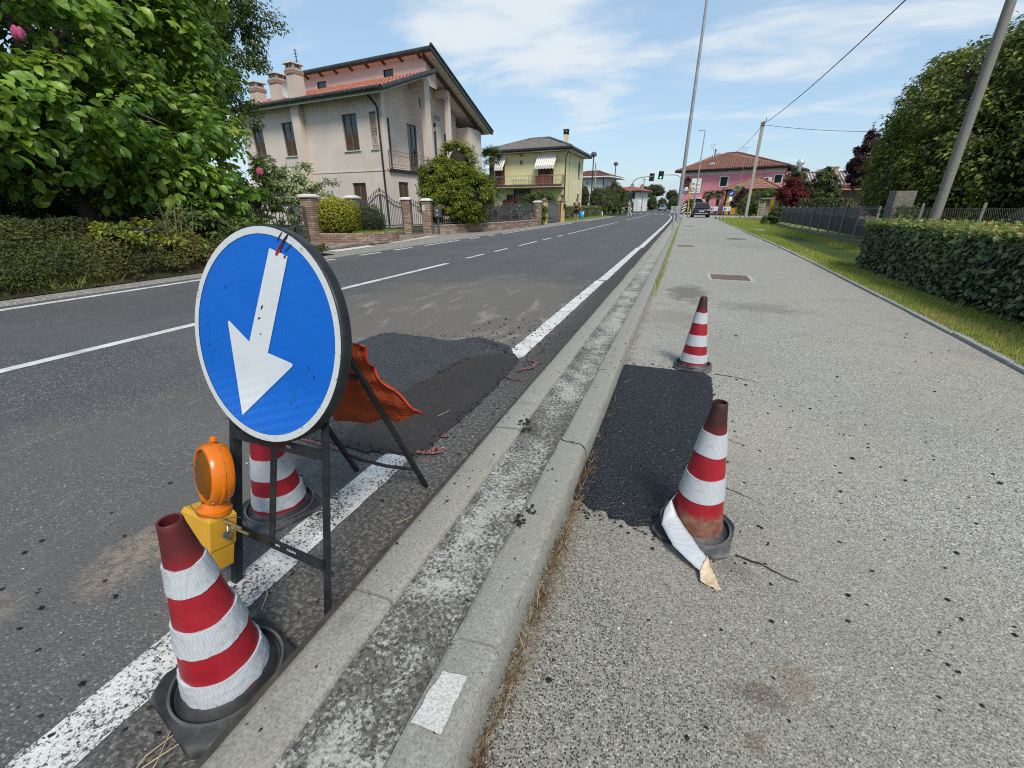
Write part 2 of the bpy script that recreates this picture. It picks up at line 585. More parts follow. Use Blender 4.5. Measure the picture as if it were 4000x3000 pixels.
# ------------------------------------------------------------------ ground materials
def spot(t, x, y, rx, ry, wob=0.5, freq=9.0):
 """soft stain mask of its own shape round a place on the ground"""
 o = t.xyz()
 dx = t.math('DIVIDE', t.math('SUBTRACT', o[0], x), rx)
 dy = t.math('DIVIDE', t.math('SUBTRACT', o[1], y), ry)
 d = t.math('SQRT', t.math('ADD', t.math('MULTIPLY', dx, dx), t.math('MULTIPLY', dy, dy)))
 d = t.math('ADD', d, t.math('MULTIPLY', t.math('SUBTRACT', t.noise(freq, 4, 0.65), 0.5), wob * 2.2))
 return t.rng(d, 1.0, 0.35, 0, 1)
def speckle(t, scale, stones, gap, gapcol):
 """exposed aggregate: every cell a stone of its own grey, binder between"""
 cellc = t.voro(scale, 'F1', out=1)
 f1 = t.voro(scale, 'F1', out=0)
 sep = t.t.nodes.new('ShaderNodeSeparateColor')
 t.t.links.new(cellc, sep.inputs[0])
 st = t.ramp(sep.outputs[0], stones, 'CONSTANT')
 return t.mix(t.rng(f1, gap, gap + 0.22, 0, 1), st, gapcol), f1, sep
def mat_road():
 t = NT('road_asphalt', 0.88, 0.25)
 st, f1, sep = speckle(t, 125, [(0, (0.050, 0.051, 0.053)), (0.35, (0.098, 0.099, 0.101)), (0.7, (0.165, 0.164, 0.16)), (0.93, (0.34, 0.33, 0.31))], 0.42, (0.066, 0.067, 0.069))
 big = t.noise(0.55, 5, 0.6)
 lane = t.noise(1.0, 3, 0.5, vec=t.scaled((1.3, 0.06, 1)))
 c = t.mix(t.rng(big, 0.35, 0.7, 0, 0.45), st, (0.128, 0.128, 0.128))
 c = t.mix(t.rng(lane, 0.42, 0.66, 0, 0.45), c, (0.076, 0.077, 0.080))
 # dust dragged out of the works, with pale streaks
 dust = t.math('MAXIMUM', spot(t, -2.4, 4.9, 2.7, 3.4, 0.5, 1.2), t.math('MULTIPLY', spot(t, -2.2, 1.0, 1.6, 1.6, 0.6, 2.0), 0.45))
 str1 = t.noise(1.0, 5, 0.7, vec=t.scaled((4.5, 1.6, 1), rot=(0, 0, 0.9)), dist=0.6)
 c = t.mix(t.math('MULTIPLY', dust, 0.7), c, (0.150, 0.133, 0.115))
 c = t.mix(t.math('MULTIPLY', dust, t.rng(str1, 0.52, 0.72, 0, 0.75)), c, (0.27, 0.245, 0.215))
 scr = t.noise(1.0, 2, 0.5, vec=t.scaled((26, 3.0, 1), rot=(0, 0, 1.1)), dist=0.25)
 c = t.mix(t.math('MULTIPLY', t.rng(scr, 0.70, 0.745, 0, 0.65), t.rng(t.noise(0.9, 2), 0.45, 0.62)), c, (0.33, 0.31, 0.28))
 # older, browner strip beside the kerb
 o = t.xyz()
 strip = t.rng(t.math('ADD', o[0], t.math('MULTIPLY', t.math('SUBTRACT', t.noise(4, 4), 0.5), 0.25)), -1.28, -1.02, 0, 0.75)
 c = t.mix(strip, c, t.mix(t.rng(t.noise(55, 4, 0.7), 0.46, 0.62), t.mix(t.rng(o[1], 2.2, 3.6, 0, 1), (0.05, 0.047, 0.044), (0.028, 0.027, 0.027)), t.mix(t.rng(o[1], 2.2, 3.6, 0, 1), (0.18, 0.168, 0.15), (0.085, 0.08, 0.075))))
 sand = t.math('MAXIMUM', spot(t, -1.75, 0.72, 0.16, 0.30, 0.6, 7), spot(t, -1.9, 0.25, 0.14, 0.2, 0.6, 9))
 c = t.mix(t.math('MULTIPLY', sand, t.rng(t.noise(30, 4, 0.7), 0.35, 0.6, 0, 0.7)), c, (0.30, 0.235, 0.165))
 flecks = t.rng(t.noise(95, 2, 0.5), 0.715, 0.735, 0, 0.75)
 c = t.mix(flecks, c, (0.42, 0.40, 0.37))
 t.color(c)
 h = t.math('ADD', t.math('MULTIPLY', f1, -1.0), t.math('MULTIPLY', t.noise(22, 3), 0.8))
 t.bump(h, 0.55, 0.006)
 return t.m
def mat_patch(name, stones, gapc, scale=120, st=0.8, spec=0.35, rough=0.75):
 t = NT(name, rough, spec)
 c, f1, sep = speckle(t, scale, stones, 0.45, gapc)
 c = t.mix(t.rng(t.noise(3.5, 4, 0.6), 0.4, 0.7, 0, 0.4), c, tuple(x * 1.7 for x in gapc))
 c = t.mix(t.rng(t.noise(70, 2, 0.5), 0.745, 0.76, 0, 0.7), c, (0.4, 0.39, 0.37))
 t.color(c)
 t.bump(t.math('MULTIPLY', f1, -1), st, 0.008)
 return t.m
def mat_line(wear, name):
 """road paint worn down to the stones below"""
 t = NT(name, 0.75, 0.3)
 st, f1, sep = speckle(t, 125, [(0, (0.03, 0.03, 0.032)), (0.4, (0.07, 0.07, 0.07)), (0.75, (0.13, 0.125, 0.12))], 0.42, (0.05, 0.05, 0.05))
 a = t.noise(105, 5, 0.68)
 b = t.noise(5.0, 5, 0.65)
 cover = t.rng(t.math('ADD', t.math('MULTIPLY', a, 0.75), t.math('MULTIPLY', b, 0.35)), wear, wear + 0.075)
 pc = t.ramp(t.noise(5, 5, 0.65), [(0.3, (0.42, 0.41, 0.38)), (0.6, (0.62, 0.62, 0.60))])
 pc = t.mix(t.rng(t.noise(1.4, 4), 0.55, 0.75, 0, 0.5), pc, (0.42, 0.38, 0.32))
 t.color(t.mix(cover, st, pc))
 t.bump(t.math('ADD', t.math('MULTIPLY', f1, -0.7), t.math('MULTIPLY', cover, 0.4)), 0.5, 0.005)
 return t.m
def mat_sidewalk():
 t = NT('exposed_aggregate', 0.85, 0.25)
 c1, f1, sep = speckle(t, 185, [(0, (0.042, 0.040, 0.037)), (0.28, (0.115, 0.11, 0.10)), (0.58, (0.21, 0.20, 0.18)), (0.88, (0.42, 0.40, 0.35))], 0.42, (0.255, 0.238, 0.195))
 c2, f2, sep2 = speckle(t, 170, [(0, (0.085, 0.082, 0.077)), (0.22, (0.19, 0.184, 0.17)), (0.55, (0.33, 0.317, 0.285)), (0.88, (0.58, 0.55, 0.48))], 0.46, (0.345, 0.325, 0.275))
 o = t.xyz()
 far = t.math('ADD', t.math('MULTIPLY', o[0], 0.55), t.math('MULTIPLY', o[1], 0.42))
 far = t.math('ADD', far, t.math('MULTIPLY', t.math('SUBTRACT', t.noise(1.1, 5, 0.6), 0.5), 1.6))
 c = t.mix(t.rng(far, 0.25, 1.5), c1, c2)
 warm = t.rng(t.noise(0.7, 5, 0.6), 0.42, 0.66, 0, 0.40)
 c = t.mix(warm, c, t.mix(0.5, c, (0.36, 0.325, 0.235)))
 c = t.mix(t.rng(t.noise(2.6, 5, 0.65), 0.5, 0.75, 0, 0.30), c, (0.15, 0.145, 0.135))
 c = t.mix(t.math('MULTIPLY', t.rng(t.noise(0.35, 4), 0.46, 0.62), 0.22), c, (0.19, 0.187, 0.18))
 grit = t.rng(t.noise(150, 3, 0.7), 0.38, 0.58, 0.25, 1.0)
 for x, y, rx, ry, k, col in ((0.19, 7.0, 0.30, 0.75, 0.75, (0.075, 0.062, 0.05)), (0.05, 5.3, 0.35, 0.5, 0.4, (0.16, 0.135, 0.10)),
         (1.05, 6.2, 0.55, 0.35, 0.5, (0.10, 0.095, 0.09)), (0.36, 0.93, 0.075, 0.045, 0.7, (0.095, 0.066, 0.045)),
         (0.45, 1.0, 0.05, 0.07, 0.5, (0.16, 0.10, 0.06)), (0.33, 0.80, 0.03, 0.03, 0.7, (0.13, 0.085, 0.055)),
         (0.33, 1.38, 0.06, 0.05, 0.6, (0.12, 0.10, 0.07)), (0.02, 0.42, 0.05, 0.05, 0.6, (0.11, 0.085, 0.05)),
         (0.5, 2.5, 0.9, 0.5, 0.35, (0.34, 0.31, 0.235)), (-0.25, 1.2, 0.035, 0.5, 0.45, (0.17, 0.12, 0.075))):
  c = t.mix(t.math('MULTIPLY', t.math('MULTIPLY', spot(t, x, y, rx * 1.25, ry * 1.25, 0.85, 26 if rx < 0.1 else 5), grit), k * 1.15), c, col)
 t.color(c)
 t.bump(t.math('ADD', t.math('MULTIPLY', f1, -1.0), t.math('MULTIPLY', t.noise(9, 3), 1.2)), 0.5, 0.005)
 return t.m
def mat_concrete(name, base, lichen=0.0, grain=90, dark=(0.12, 0.115, 0.10), yellow=0.25):
 t = NT(name, 0.9, 0.2)
 fine = t.noise(grain, 5, 0.75)
 c = t.ramp(fine, [(0.28, tuple(x * 0.45 for x in base)), (0.5, base), (0.75, tuple(min(1, x * 1.5) for x in base))])
 c = t.mix(t.rng(t.noise(2.2, 5, 0.65), 0.4, 0.72, 0, yellow), c, (base[0] * 1.05, base[1] * 0.98, base[2] * 0.74))
 c = t.mix(t.rng(t.noise(5.5, 5, 0.7), 0.55, 0.75, 0, 0.45), c, dark)
 if lichen:
  m = t.rng(t.noise(30, 6, 0.72, dist=0.4), 0.56, 0.62, 0, lichen)
  c = t.mix(m, c, (0.62, 0.61, 0.53))
 t.color(c)
 t.bump(fine, 0.5, 0.004)
 return t.m
def mat_gutter():
 """rough dark infill between the kerbs, spread with white lichen"""
 t = NT('lichen_infill', 0.95, 0.1)
 st, f1, sep = speckle(t, 95, [(0, (0.065, 0.062, 0.055)), (0.4, (0.115, 0.11, 0.097)), (0.75, (0.18, 0.17, 0.15))], 0.5, (0.11, 0.105, 0.09))
 o = t.xyz()
 mid = t.math('ABSOLUTE', t.math('ADD', o[0], 0.55))
 a = t.noise(75, 6, 0.72, dist=0.4)
 b = t.noise(9, 5, 0.65)
 v = t.math('ADD', t.math('ADD', t.math('MULTIPLY', a, 0.8), t.math('MULTIPLY', b, 0.35)), t.math('MULTIPLY', mid, -0.55))
 far = t.math('MULTIPLY', o[1], 0.006)
 v = t.math('ADD', v, t.math('MULTIPLY', t.math('SUBTRACT', t.noise(2.2, 4, 0.6), 0.5), 0.35))
 m = t.rng(t.math('ADD', v, far), 0.51, 0.62, 0, 0.75)
 c = t.mix(m, st, t.ramp(t.noise(14, 3), [(0.35, (0.50, 0.49, 0.45)), (0.65, (0.36, 0.35, 0.315))]))
 c = t.mix(t.rng(o[1], 5, 13, 0, 0.6), c, (0.30, 0.285, 0.235))
 t.color(c)
 t.bump(t.math('ADD', t.math('MULTIPLY', f1, -0.8), m), 0.6, 0.006)
 return t.m
def mat_gravel(name, scale=45, tint=(1, 1, 1)):
 t = NT(name, 0.95, 0.15)
 st, f1, sep = speckle(t, scale, [(0, (0.16 * tint[0], 0.155 * tint[1], 0.14 * tint[2])), (0.4, (0.30 * tint[0], 0.285 * tint[1], 0.26 * tint[2])), (0.75, (0.47 * tint[0], 0.45 * tint[1], 0.42 * tint[2]))], 0.5, (0.20, 0.185, 0.16))
 c = t.mix(t.rng(t.noise(1.6, 5, 0.6), 0.45, 0.7, 0, 0.5), st, (0.27, 0.25, 0.20))
 t.color(c)
 t.bump(t.math('MULTIPLY', f1, -1), 0.7, 0.015)
 return t.m
def mat_earth(name, a, b, c):
 t = NT(name, 0.95, 0.1)
 f = t.noise(3.0, 6, 0.7)
 g = t.noise(26, 4, 0.7)
 col = t.ramp(f, [(0.3, a), (0.52, b), (0.75, c)])
 t.color(t.mix(t.rng(g, 0.4, 0.65, 0, 0.5), col, tuple(x * 0.55 for x in a)))
 t.bump(g, 0.6, 0.02)
 return t.m
M = {}
M['road'] = mat_road()
M['line'] = mat_line(0.475, 'worn_paint')
M['line_new'] = mat_line(0.41, 'road_paint')
M['sidewalk'] = mat_sidewalk()
M['kerb'] = mat_concrete('kerb_concrete', (0.27, 0.26, 0.23), lichen=0.10, grain=120)
M['kerb2'] = mat_concrete('kerb_concrete_grey', (0.255, 0.247, 0.222), lichen=0.15, grain=130)
M['edging'] = mat_concrete('edging_concrete', (0.30, 0.30, 0.285), grain=60)
M['gutter'] = mat_gutter()
M['gravel'] = mat_gravel('shoulder_gravel')
M['grass_soil'] = mat_earth('grass_soil', (0.13, 0.15, 0.036), (0.20, 0.225, 0.05), (0.27, 0.24, 0.085))
M['meadow'] = mat_earth('meadow', (0.04, 0.06, 0.018), (0.06, 0.085, 0.024), (0.09, 0.10, 0.04))
M['bank_soil'] = mat_earth('bank_soil', (0.03, 0.028, 0.016), (0.045, 0.042, 0.02), (0.07, 0.055, 0.03))
M['patch_blue'] = mat_patch('patch_blue_grey', [(0, (0.024, 0.025, 0.028)), (0.5, (0.058, 0.060, 0.064)), (0.85, (0.11, 0.112, 0.115))], (0.034, 0.036, 0.039))
M['patch_brown'] = mat_patch('patch_brown_black', [(0, (0.022, 0.019, 0.018)), (0.5, (0.040, 0.035, 0.033)), (0.85, (0.062, 0.054, 0.05))], (0.026, 0.022, 0.021), 150, 0.5)
M['patch_black'] = mat_patch('patch_fresh_black', [(0, (0.006, 0.006, 0.008)), (0.5, (0.012, 0.012, 0.016)), (0.9, (0.024, 0.024, 0.03))], (0.006, 0.006, 0.008), 95, 0.9, 0.5, 0.55)
M['crumb'] = plain('crumb_black', (0.012, 0.012, 0.013), 0.7, 0.3, 30)
M['twig'] = plain('twig_dark', (0.022, 0.020, 0.012), 0.9, 0.4, 20)  # twig colour for the solid cores that darken crowns and hedges inside
M['bark'] = plain('bark', (0.12, 0.10, 0.08), 0.9, 0.35, 9, bump=0.5)
M['pink_paint'] = None
def mat_spray():
 t = NT('spray_pink', 0.8, 0.2)
 st, f1, sep = speckle(t, 125, [(0, (0.03, 0.03, 0.032)), (0.4, (0.07, 0.07, 0.07)), (0.75, (0.13, 0.125, 0.12))], 0.42, (0.05, 0.05, 0.05))
 m = t.rng(t.noise(70, 5, 0.75), 0.47, 0.60, 0, 0.85)
 t.color(t.mix(m, st, (0.62, 0.15, 0.14)))
 t.bump(t.math('MULTIPLY', f1, -1), 0.5, 0.005)
 return t.m
M['pink_paint'] = mat_spray()
def structure(o):
 o['kind'] = 'structure'
 return o
def sheet(name, poly, z, mat, jit=0.0, step=0.05, parent=None, seed=3):
 """flat ground sheet with an optionally ragged outline"""
 rd = random.Random(seed)
 pts = []
 for i, p in enumerate(poly):
  q = poly[(i + 1) % len(poly)]
  if jit:
   L = math.dist(p, q)
   m = max(1, int(L / step))
   for k in range(m):
    pts.append((p[0] + (q[0] - p[0]) * k / m + rd.uniform(-jit, jit), p[1] + (q[1] - p[1]) * k / m + rd.uniform(-jit, jit)))
  else:
   pts.append(p)
 mb = MB()
 mb.add([(x, y, z) for x, y in pts], [tuple(range(len(pts)))])
 return fix_up(mb.build(name, mat, parent))
def fix_up(o):
 if o.data.polygons and o.data.polygons[0].normal.z < 0:
  o.data.flip_normals()
 return o
def bend(y):
 return -0.00015 * max(0, y - 55) ** 2
# ------------------------------------------------------------------ terrain, road, sidewalk
g = MB()
g.grid(lambda u, v: (-500 + 1000 * u, -30 + 900 * v, -0.06), 4, 4)
structure(fix_up(g.build('ground', M['meadow'])))
r = MB()
ys = [-4, 0, 5, 10, 20, 30, 40, 55] + list(range(65, 420, 15))
vs, fs = [], []
for y in ys:
 vs += [(-8.08 + bend(y), y, 0.0), ((-0.84 if y <= 50 else (-1.2 if y < 85 else -1.6)) + bend(y), y, 0.0)]
for i in range(len(ys) - 1):
 fs.append((2 * i, 2 * i + 1, 2 * i + 3, 2 * i + 2))
r.add(vs, fs)
structure(fix_up(r.build('road', M['road'])))
structure(sheet('gravel_shoulder', [(-8.08, -4), (-8.08, 60), (-9.7, 60), (-9.45, 40), (-9.3, 29), (-9.6, 22), (-10.9, 18.6), (-9.65, 15), (-9.6, 10), (-9.0, 8), (-8.75, 4), (-8.7, -4)], -0.004, M['gravel'], 0.05, 0.3))
structure(sheet('sidewalk', [(-0.34, -2.5), (-0.34, 47), (-0.2, 52), (0.4, 56), (3.4, 56), (2.95, 44.4), (2.92, 30), (2.86, 23.4), (2.90, 15.8), (2.83, 11.5), (2.74, 8.3), (2.69, 6.3), (2.65, 5), (2.6, 4.2), (2.5, 2), (2.4, -2.5)], 0.0, M['sidewalk']))
M['side_road'] = mat_concrete('side_road_concrete', (0.33, 0.32, 0.30), grain=40)
structure(sheet('side_road', [(-1.2, 53), (60, 53), (60, 66), (4, 68), (-1.2, 76)], -0.006, M['side_road']))
# road markings, each stroke its own sheet
MARK = bpy.data.objects.new('road_markings', None)
COL.objects.link(MARK)
MARK['kind'] = 'structure'
def stroke(x0, x1, y0, y1, mat='line_new', z=0.004, jit=0.0, name='painted_line'):
 m = max(1, int((y1 - y0) / 4))
 mb = MB()
 vs, fs = [], []
 rd = random.Random(int(y0 * 31 + x0 * 7))
 if jit:
  m = max(4, int((y1 - y0) / 0.06))
 for i in range(m + 1):
  y = y0 + (y1 - y0) * i / m
  b = bend(y)
  vs += [(x0 + b + rd.uniform(-jit, jit), y, z), (x1 + b + rd.uniform(-jit, jit), y, z)]
 fs = [(2 * i, 2 * i + 1, 2 * i + 3, 2 * i + 2) for i in range(m)]
 mb.add(vs, fs)
 return fix_up(mb.build(name, M[mat], MARK))
stroke(-7.86, -7.73, -4, 7.9)
for a, b in ((8.05, 8.7), (9.62, 10.5), (11.15, 12.08), (12.86, 15.3), (16.2, 17.2), (18.1, 18.85), (19.7, 34), (38, 54)):
 stroke(-7.88, -7.76, a, b)
stroke(-4.92, -4.80, -4, 8.9)
for a, b in ((9.95, 11.05), (11.8, 12.8), (13.9, 15.75), (16.55, 17.7), (18.7, 19.6), (20.5, 37.4), (43.5, 47.2), (48.7, 68)):
 stroke(-4.96, -4.87, a, b)
stroke(-1.30, -1.15, -2, 1.62, 'line', jit=0.004)
o = sheet('painted_line', [(-1.30, 3.50), (-1.26, 3.38), (-1.21, 3.36), (-1.17, 3.27), (-1.14, 3.33), (-1.14, 7.66), (-1.29, 7.66)], 0.004, M['line_new'], 0.006, 0.06, MARK)
stroke(-1.27, -1.12, 7.72, 14.45)
stroke(-1.23, -1.07, 14.5, 30)
mb = MB()
pl = [(30, -1.23, -1.07), (40, -1.26, -1.11), (52, -1.36, -1.22), (60, -1.62, -1.48), (66, -2.0, -1.85)]
mb.add([q for y, a, b in pl for q in ((a, y, 0.004), (b, y, 0.004))], [(2 * i, 2 * i + 1, 2 * i + 3, 2 * i + 2) for i in range(4)])
fix_up(mb.build('painted_line', M['line_new'], MARK))
stroke(-4.8, -2.0, 70, 70.5, name='stop_line')
for k in range(6):
 stroke(-7.9 + k * 1.08, -7.35 + k * 1.08, 76, 79, name='crossing_bar')
# works patches in the road and in the sidewalk
structure(sheet('asphalt_patch', [(-2.45, 1.6), (-2.62, 2.3), (-2.75, 3.08), (-2.74, 3.45), (-2.65, 3.58), (-2.29, 3.57), (-1.94, 3.54), (-1.74, 3.74), (-1.38, 3.6), (-1.28, 3.45), (-1.13, 3.22), (-1.09, 2.55), (-1.12, 1.62), (-1.6, 1.58)], 0.006, M['patch_blue'], 0.012, 0.06))
structure(sheet('asphalt_patch', [(-1.14, 3.19), (-1.10, 2.55), (-1.11, 1.8), (-1.15, 1.63), (-1.46, 1.56), (-1.6, 1.59), (-1.68, 2.0), (-1.68, 2.3), (-1.63, 2.67), (-1.57, 3.15), (-1.35, 3.35)], 0.011, M['patch_brown'], 0.014, 0.05, seed=9))
def fresh_patch():
 """fresh black filling beside the kerb: coarse stones as real relief"""
 nx, ny = 84, 240
 rng = np.random.default_rng(5)
 ou = [(-0.292, 3.44), (0.08, 3.48), (0.35, 3.38), (0.335, 2.6), (0.325, 2.0), (0.24, 1.60), (0.05, 1.49), (-0.11, 1.53), (-0.292, 1.56)]
 def xr(y):
  pts = [(1.49, 0.05), (1.60, 0.24), (2.0, 0.325), (2.6, 0.335), (3.38, 0.35), (3.46, 0.30)]
  return np.interp(y, [p[0] for p in pts], [p[1] for p in pts])
 U, Vv = np.meshgrid(np.linspace(0, 1, nx), np.linspace(0, 1, ny))
 y0 = 1.49 + 0.07 * (1 - np.clip(U * 1.6, 0, 1)) * 1.0 + 0.012 * np.sin(U * 23)
 Y = y0 + (3.45 - y0) * Vv
 X = -0.294 + (xr(Y) + 0.294) * U
 X += np.where(U > 0.97, rng.normal(0, 0.006, X.shape), 0)
 H = rng.random((ny, nx))
 H = (H + np.roll(H, 1, 0) + np.roll(H, 1, 1) + np.roll(H, (1, 1), (0, 1))) / 4
 edge = np.minimum.reduce([(1 - U) * 14, Vv * 24, (1 - Vv) * 24, np.full(U.shape, 1.0)])
 Z = 0.003 + np.clip(edge, 0, 1) * (0.010 + 0.014 * H)
 V = np.stack([X, Y, Z], -1).reshape(-1, 3)
 i, j = np.meshgrid(np.arange(nx - 1), np.arange(ny - 1))
 k = (j * nx + i).ravel()
 F = np.stack([k, k + 1, k + nx + 1, k + nx], 1)
 structure(np_mesh('fresh_asphalt_patch', V, F, M['patch_black']))
fresh_patch()
# pink survey paint
SP = bpy.data.objects.new('survey_paint', None)
COL.objects.link(SP)
SP['kind'] = 'structure'
def spray(pts, w, seed):
 rd = random.Random(seed)
 w *= 0.75
 L, R = [], []
 for i in range(len(pts) - 1):
  p, q = Vector(pts[i]), Vector(pts[i + 1])
  d = (q - p).normalized()
  nrm = Vector((-d.y, d.x))
  m = max(2, int((q - p).length / 0.02))
  for k in range(m + 1):
   c = p.lerp(q, k / m)
   L.append(c + nrm * (w / 2 + rd.uniform(-w, w) * 0.25))
   R.append(c - nrm * (w / 2 + rd.uniform(-w, w) * 0.25))
 mb = MB()
 n = len(L)
 mb.add([(p.x, p.y, 0.0155) for p in L] + [(p.x, p.y, 0.0155) for p in R], [(i, i + 1, n + i + 1, n + i) for i in range(n - 1)])
 fix_up(mb.build('paint_mark', M['pink_paint'], SP))
spray([(-2.4, 1.60), (-2.0, 1.565), (-1.55, 1.535)], 0.022, 1)
spray([(-1.50, 1.52), (-1.36, 1.50)], 0.016, 2)
spray([(-1.07, 3.24), (-0.98, 3.22), (-0.97, 3.08), (-1.06, 2.98)], 0.028, 3)
spray([(-1.10, 2.83), (-1.04, 2.79), (-0.96, 2.80)], 0.024, 4)
spray([(-1.11, 1.86), (-1.07, 1.865)], 0.035, 5)
spray([(-1.15, 1.66), (-1.09, 1.66), (-1.07, 1.72), (-1.02, 1.72)], 0.03, 6)
spray([(-1.07, 1.66), (-1.02, 1.71)], 0.028, 7)
# ------------------------------------------------------------------ double kerb with infill
DIV = bpy.data.objects.new('kerb_divider', None)
COL.objects.link(DIV)
DIV['kind'] = 'structure'
mb = MB()
mb.box(-0.68, -0.44, -2.5, 47, -0.02, 0.082)
mb.build('infill', M['gutter'], DIV)
mb = MB()
mb.box(-0.835, -0.69, -2.5, 47, -0.02, 0.086)
mb.box(-0.435, -0.315, -2.5, 47, -0.02, 0.086)
mb.build('joint_mortar', plain('joint_mortar', (0.05, 0.045, 0.035), 0.95, 0.4, 30), DIV)
def crackline(seed):
 rd = random.Random(seed)
 k = [rd.uniform(-1, 1) for _ in range(4)]
 return lambda u: 0.022 * (k[0] * math.sin(u * 5 + k[1] * 3) + 0.8 * k[2] * math.sin(u * 11 + k[3] * 5))
def kerb_run(prof, ys, mat, seed):
 """prof(k) -> cross-section points (x, z); stones cut at ys with ragged joints"""
 for i in range(len(ys) - 1):
  ya, yb = ys[i], ys[i + 1]
  fa, fb = crackline(seed + i), crackline(seed + i + 1)
  n = len(prof)
  m = max(2, int((yb - ya) / 0.05)) if ya < 8 else 2
  rd = random.Random(seed * 77 + i)
  dx, dz = rd.uniform(-0.004, 0.004), rd.uniform(-0.004, 0.003)
  vs, fs = [], []
  for j in range(m + 1):
   for q, (x, z) in enumerate(prof):
    u = (x - prof[0][0]) / (prof[-1][0] - prof[0][0])
    y = ya + (yb - ya) * j / m
    if j == 0:
     y = ya + fa(u) + 0.0045
    if j == m:
     y = yb + fb(u) - 0.0045
    wob = rd.uniform(-0.0022, 0.0022) if ya < 8 else 0
    vs.append((x + dx + wob, y, z + (dz if z > 0.03 else 0) + wob * 0.5))
  for j in range(m):
   for q in range(n - 1):
    fs.append((j * n + q, (j + 1) * n + q, (j + 1) * n + q + 1, j * n + q + 1))
  fs.append(tuple(range(n)))
  fs.append(tuple(m * n + n - 1 - q for q in range(n)))
  mb = MB()
  mb.add(vs, fs)
  o = mb.build('kerb_stone', mat, DIV, smooth=True, angle=50)
  fix_normals(o)
kys = [-1.55, -0.39, 0.765, 1.915, 3.03, 4.2, 5.37, 6.5]
while kys[-1] < 46:
 kys.append(kys[-1] + 1.13)
kerb_run([(-0.868, -0.02), (-0.862, 0.012), (-0.835, 0.062), (-0.815, 0.088), (-0.795, 0.098), (-0.69, 0.102), (-0.676, 0.098), (-0.670, 0.086), (-0.669, 0.06)], kys, M['kerb'], 3)
kerb_run([(-0.448, 0.06), (-0.447, 0.086), (-0.441, 0.098), (-0.425, 0.102), (-0.335, 0.102), (-0.318, 0.097), (-0.309, 0.084), (-0.300, 0.03), (-0.297, -0.02)],
   [y - 0.03 + (0.0) for y in kys], M['kerb2'], 103)
# white paint left on the kerbs
M['kerb_white'] = mat_line(0.475, 'kerb_white')
for ya, yb, z0, xs in ((0.80, 1.55, 0, (-0.862, -0.838, -0.822)), (1.60, 1.93, 0, (-0.862, -0.838, -0.822)), (1.98, 2.3, 0, (-0.862, -0.838, -0.82)), (0.30, 0.73, 0, (-0.846, -0.83)), (3.1, 4.1, 0, (-0.858, -0.84)), (5.4, 6.4, 0, (-0.858, -0.84))):
 zz = {-0.862: 0.015, -0.858: 0.022, -0.846: 0.045, -0.838: 0.060, -0.84: 0.057, -0.83: 0.073, -0.822: 0.083, -0.82: 0.085}
 mb = MB()
 n = len(xs)
 rd = random.Random(int(ya * 100))
 m = 14
 vs = []
 for j in range(m + 1):
  for x in xs:
   vs.append((x - 0.0035 + rd.uniform(-0.002, 0.002), ya + (yb - ya) * j / m, zz[x] + 0.0035))
 mb.add(vs, [(j * n + q, j * n + q + 1, (j + 1) * n + q + 1, (j + 1) * n + q) for j in range(m) for q in range(n - 1)])
 fix_up(mb.build('white_paint', M['kerb_white'], DIV))
o = sheet('white_paint', [(-0.432, 0.50), (-0.424, 0.632), (-0.358, 0.638), (-0.358, 0.50)], 0.1085, mat_concrete('kerb_white_mark', (0.50, 0.49, 0.46), grain=130, dark=(0.26, 0.25, 0.22)), 0.003, 0.02, DIV)
# edging stones along the outer side of the sidewalk
EDGE = bpy.data.objects.new('sidewalk_edging', None)
COL.objects.link(EDGE)
EDGE['kind'] = 'structure'
ep = [(2.36, -2.0), (2.5, 2), (2.6, 4.2), (2.65, 5), (2.69, 6.3), (2.74, 8.3), (2.83, 11.5), (2.90, 15.8), (2.87, 23.4), (2.93, 30), (2.97, 44.4)]
y = -1.5
k = 0
while y < 44:
 def ex(yy):
  return float(np.interp(yy, [p[1] for p in ep], [p[0] for p in ep]))
 L = 1.0
 rd = random.Random(k)
 mb = MB()
 a, b = ex(y), ex(y + L)
 z = 0.028 + rd.uniform(-0.006, 0.006)
 q = rd.uniform(-0.006, 0.006)
 v = [(a + q, y + 0.006), (a + q + 0.085, y + 0.006), (b + q + 0.085, y + L - 0.006), (b + q, y + L - 0.006)]
 mb.add([(x, yy, -0.05) for x, yy in v] + [(x, yy, z) for x, yy in v], [(0, 3, 2, 1), (4, 5, 6, 7), (0, 1, 5, 4), (1, 2, 6, 5), (2, 3, 7, 6), (3, 0, 4, 7)])
 mb.build('edging_stone', M['edging'], EDGE, bevel=0.006)
 y += L
 k += 1
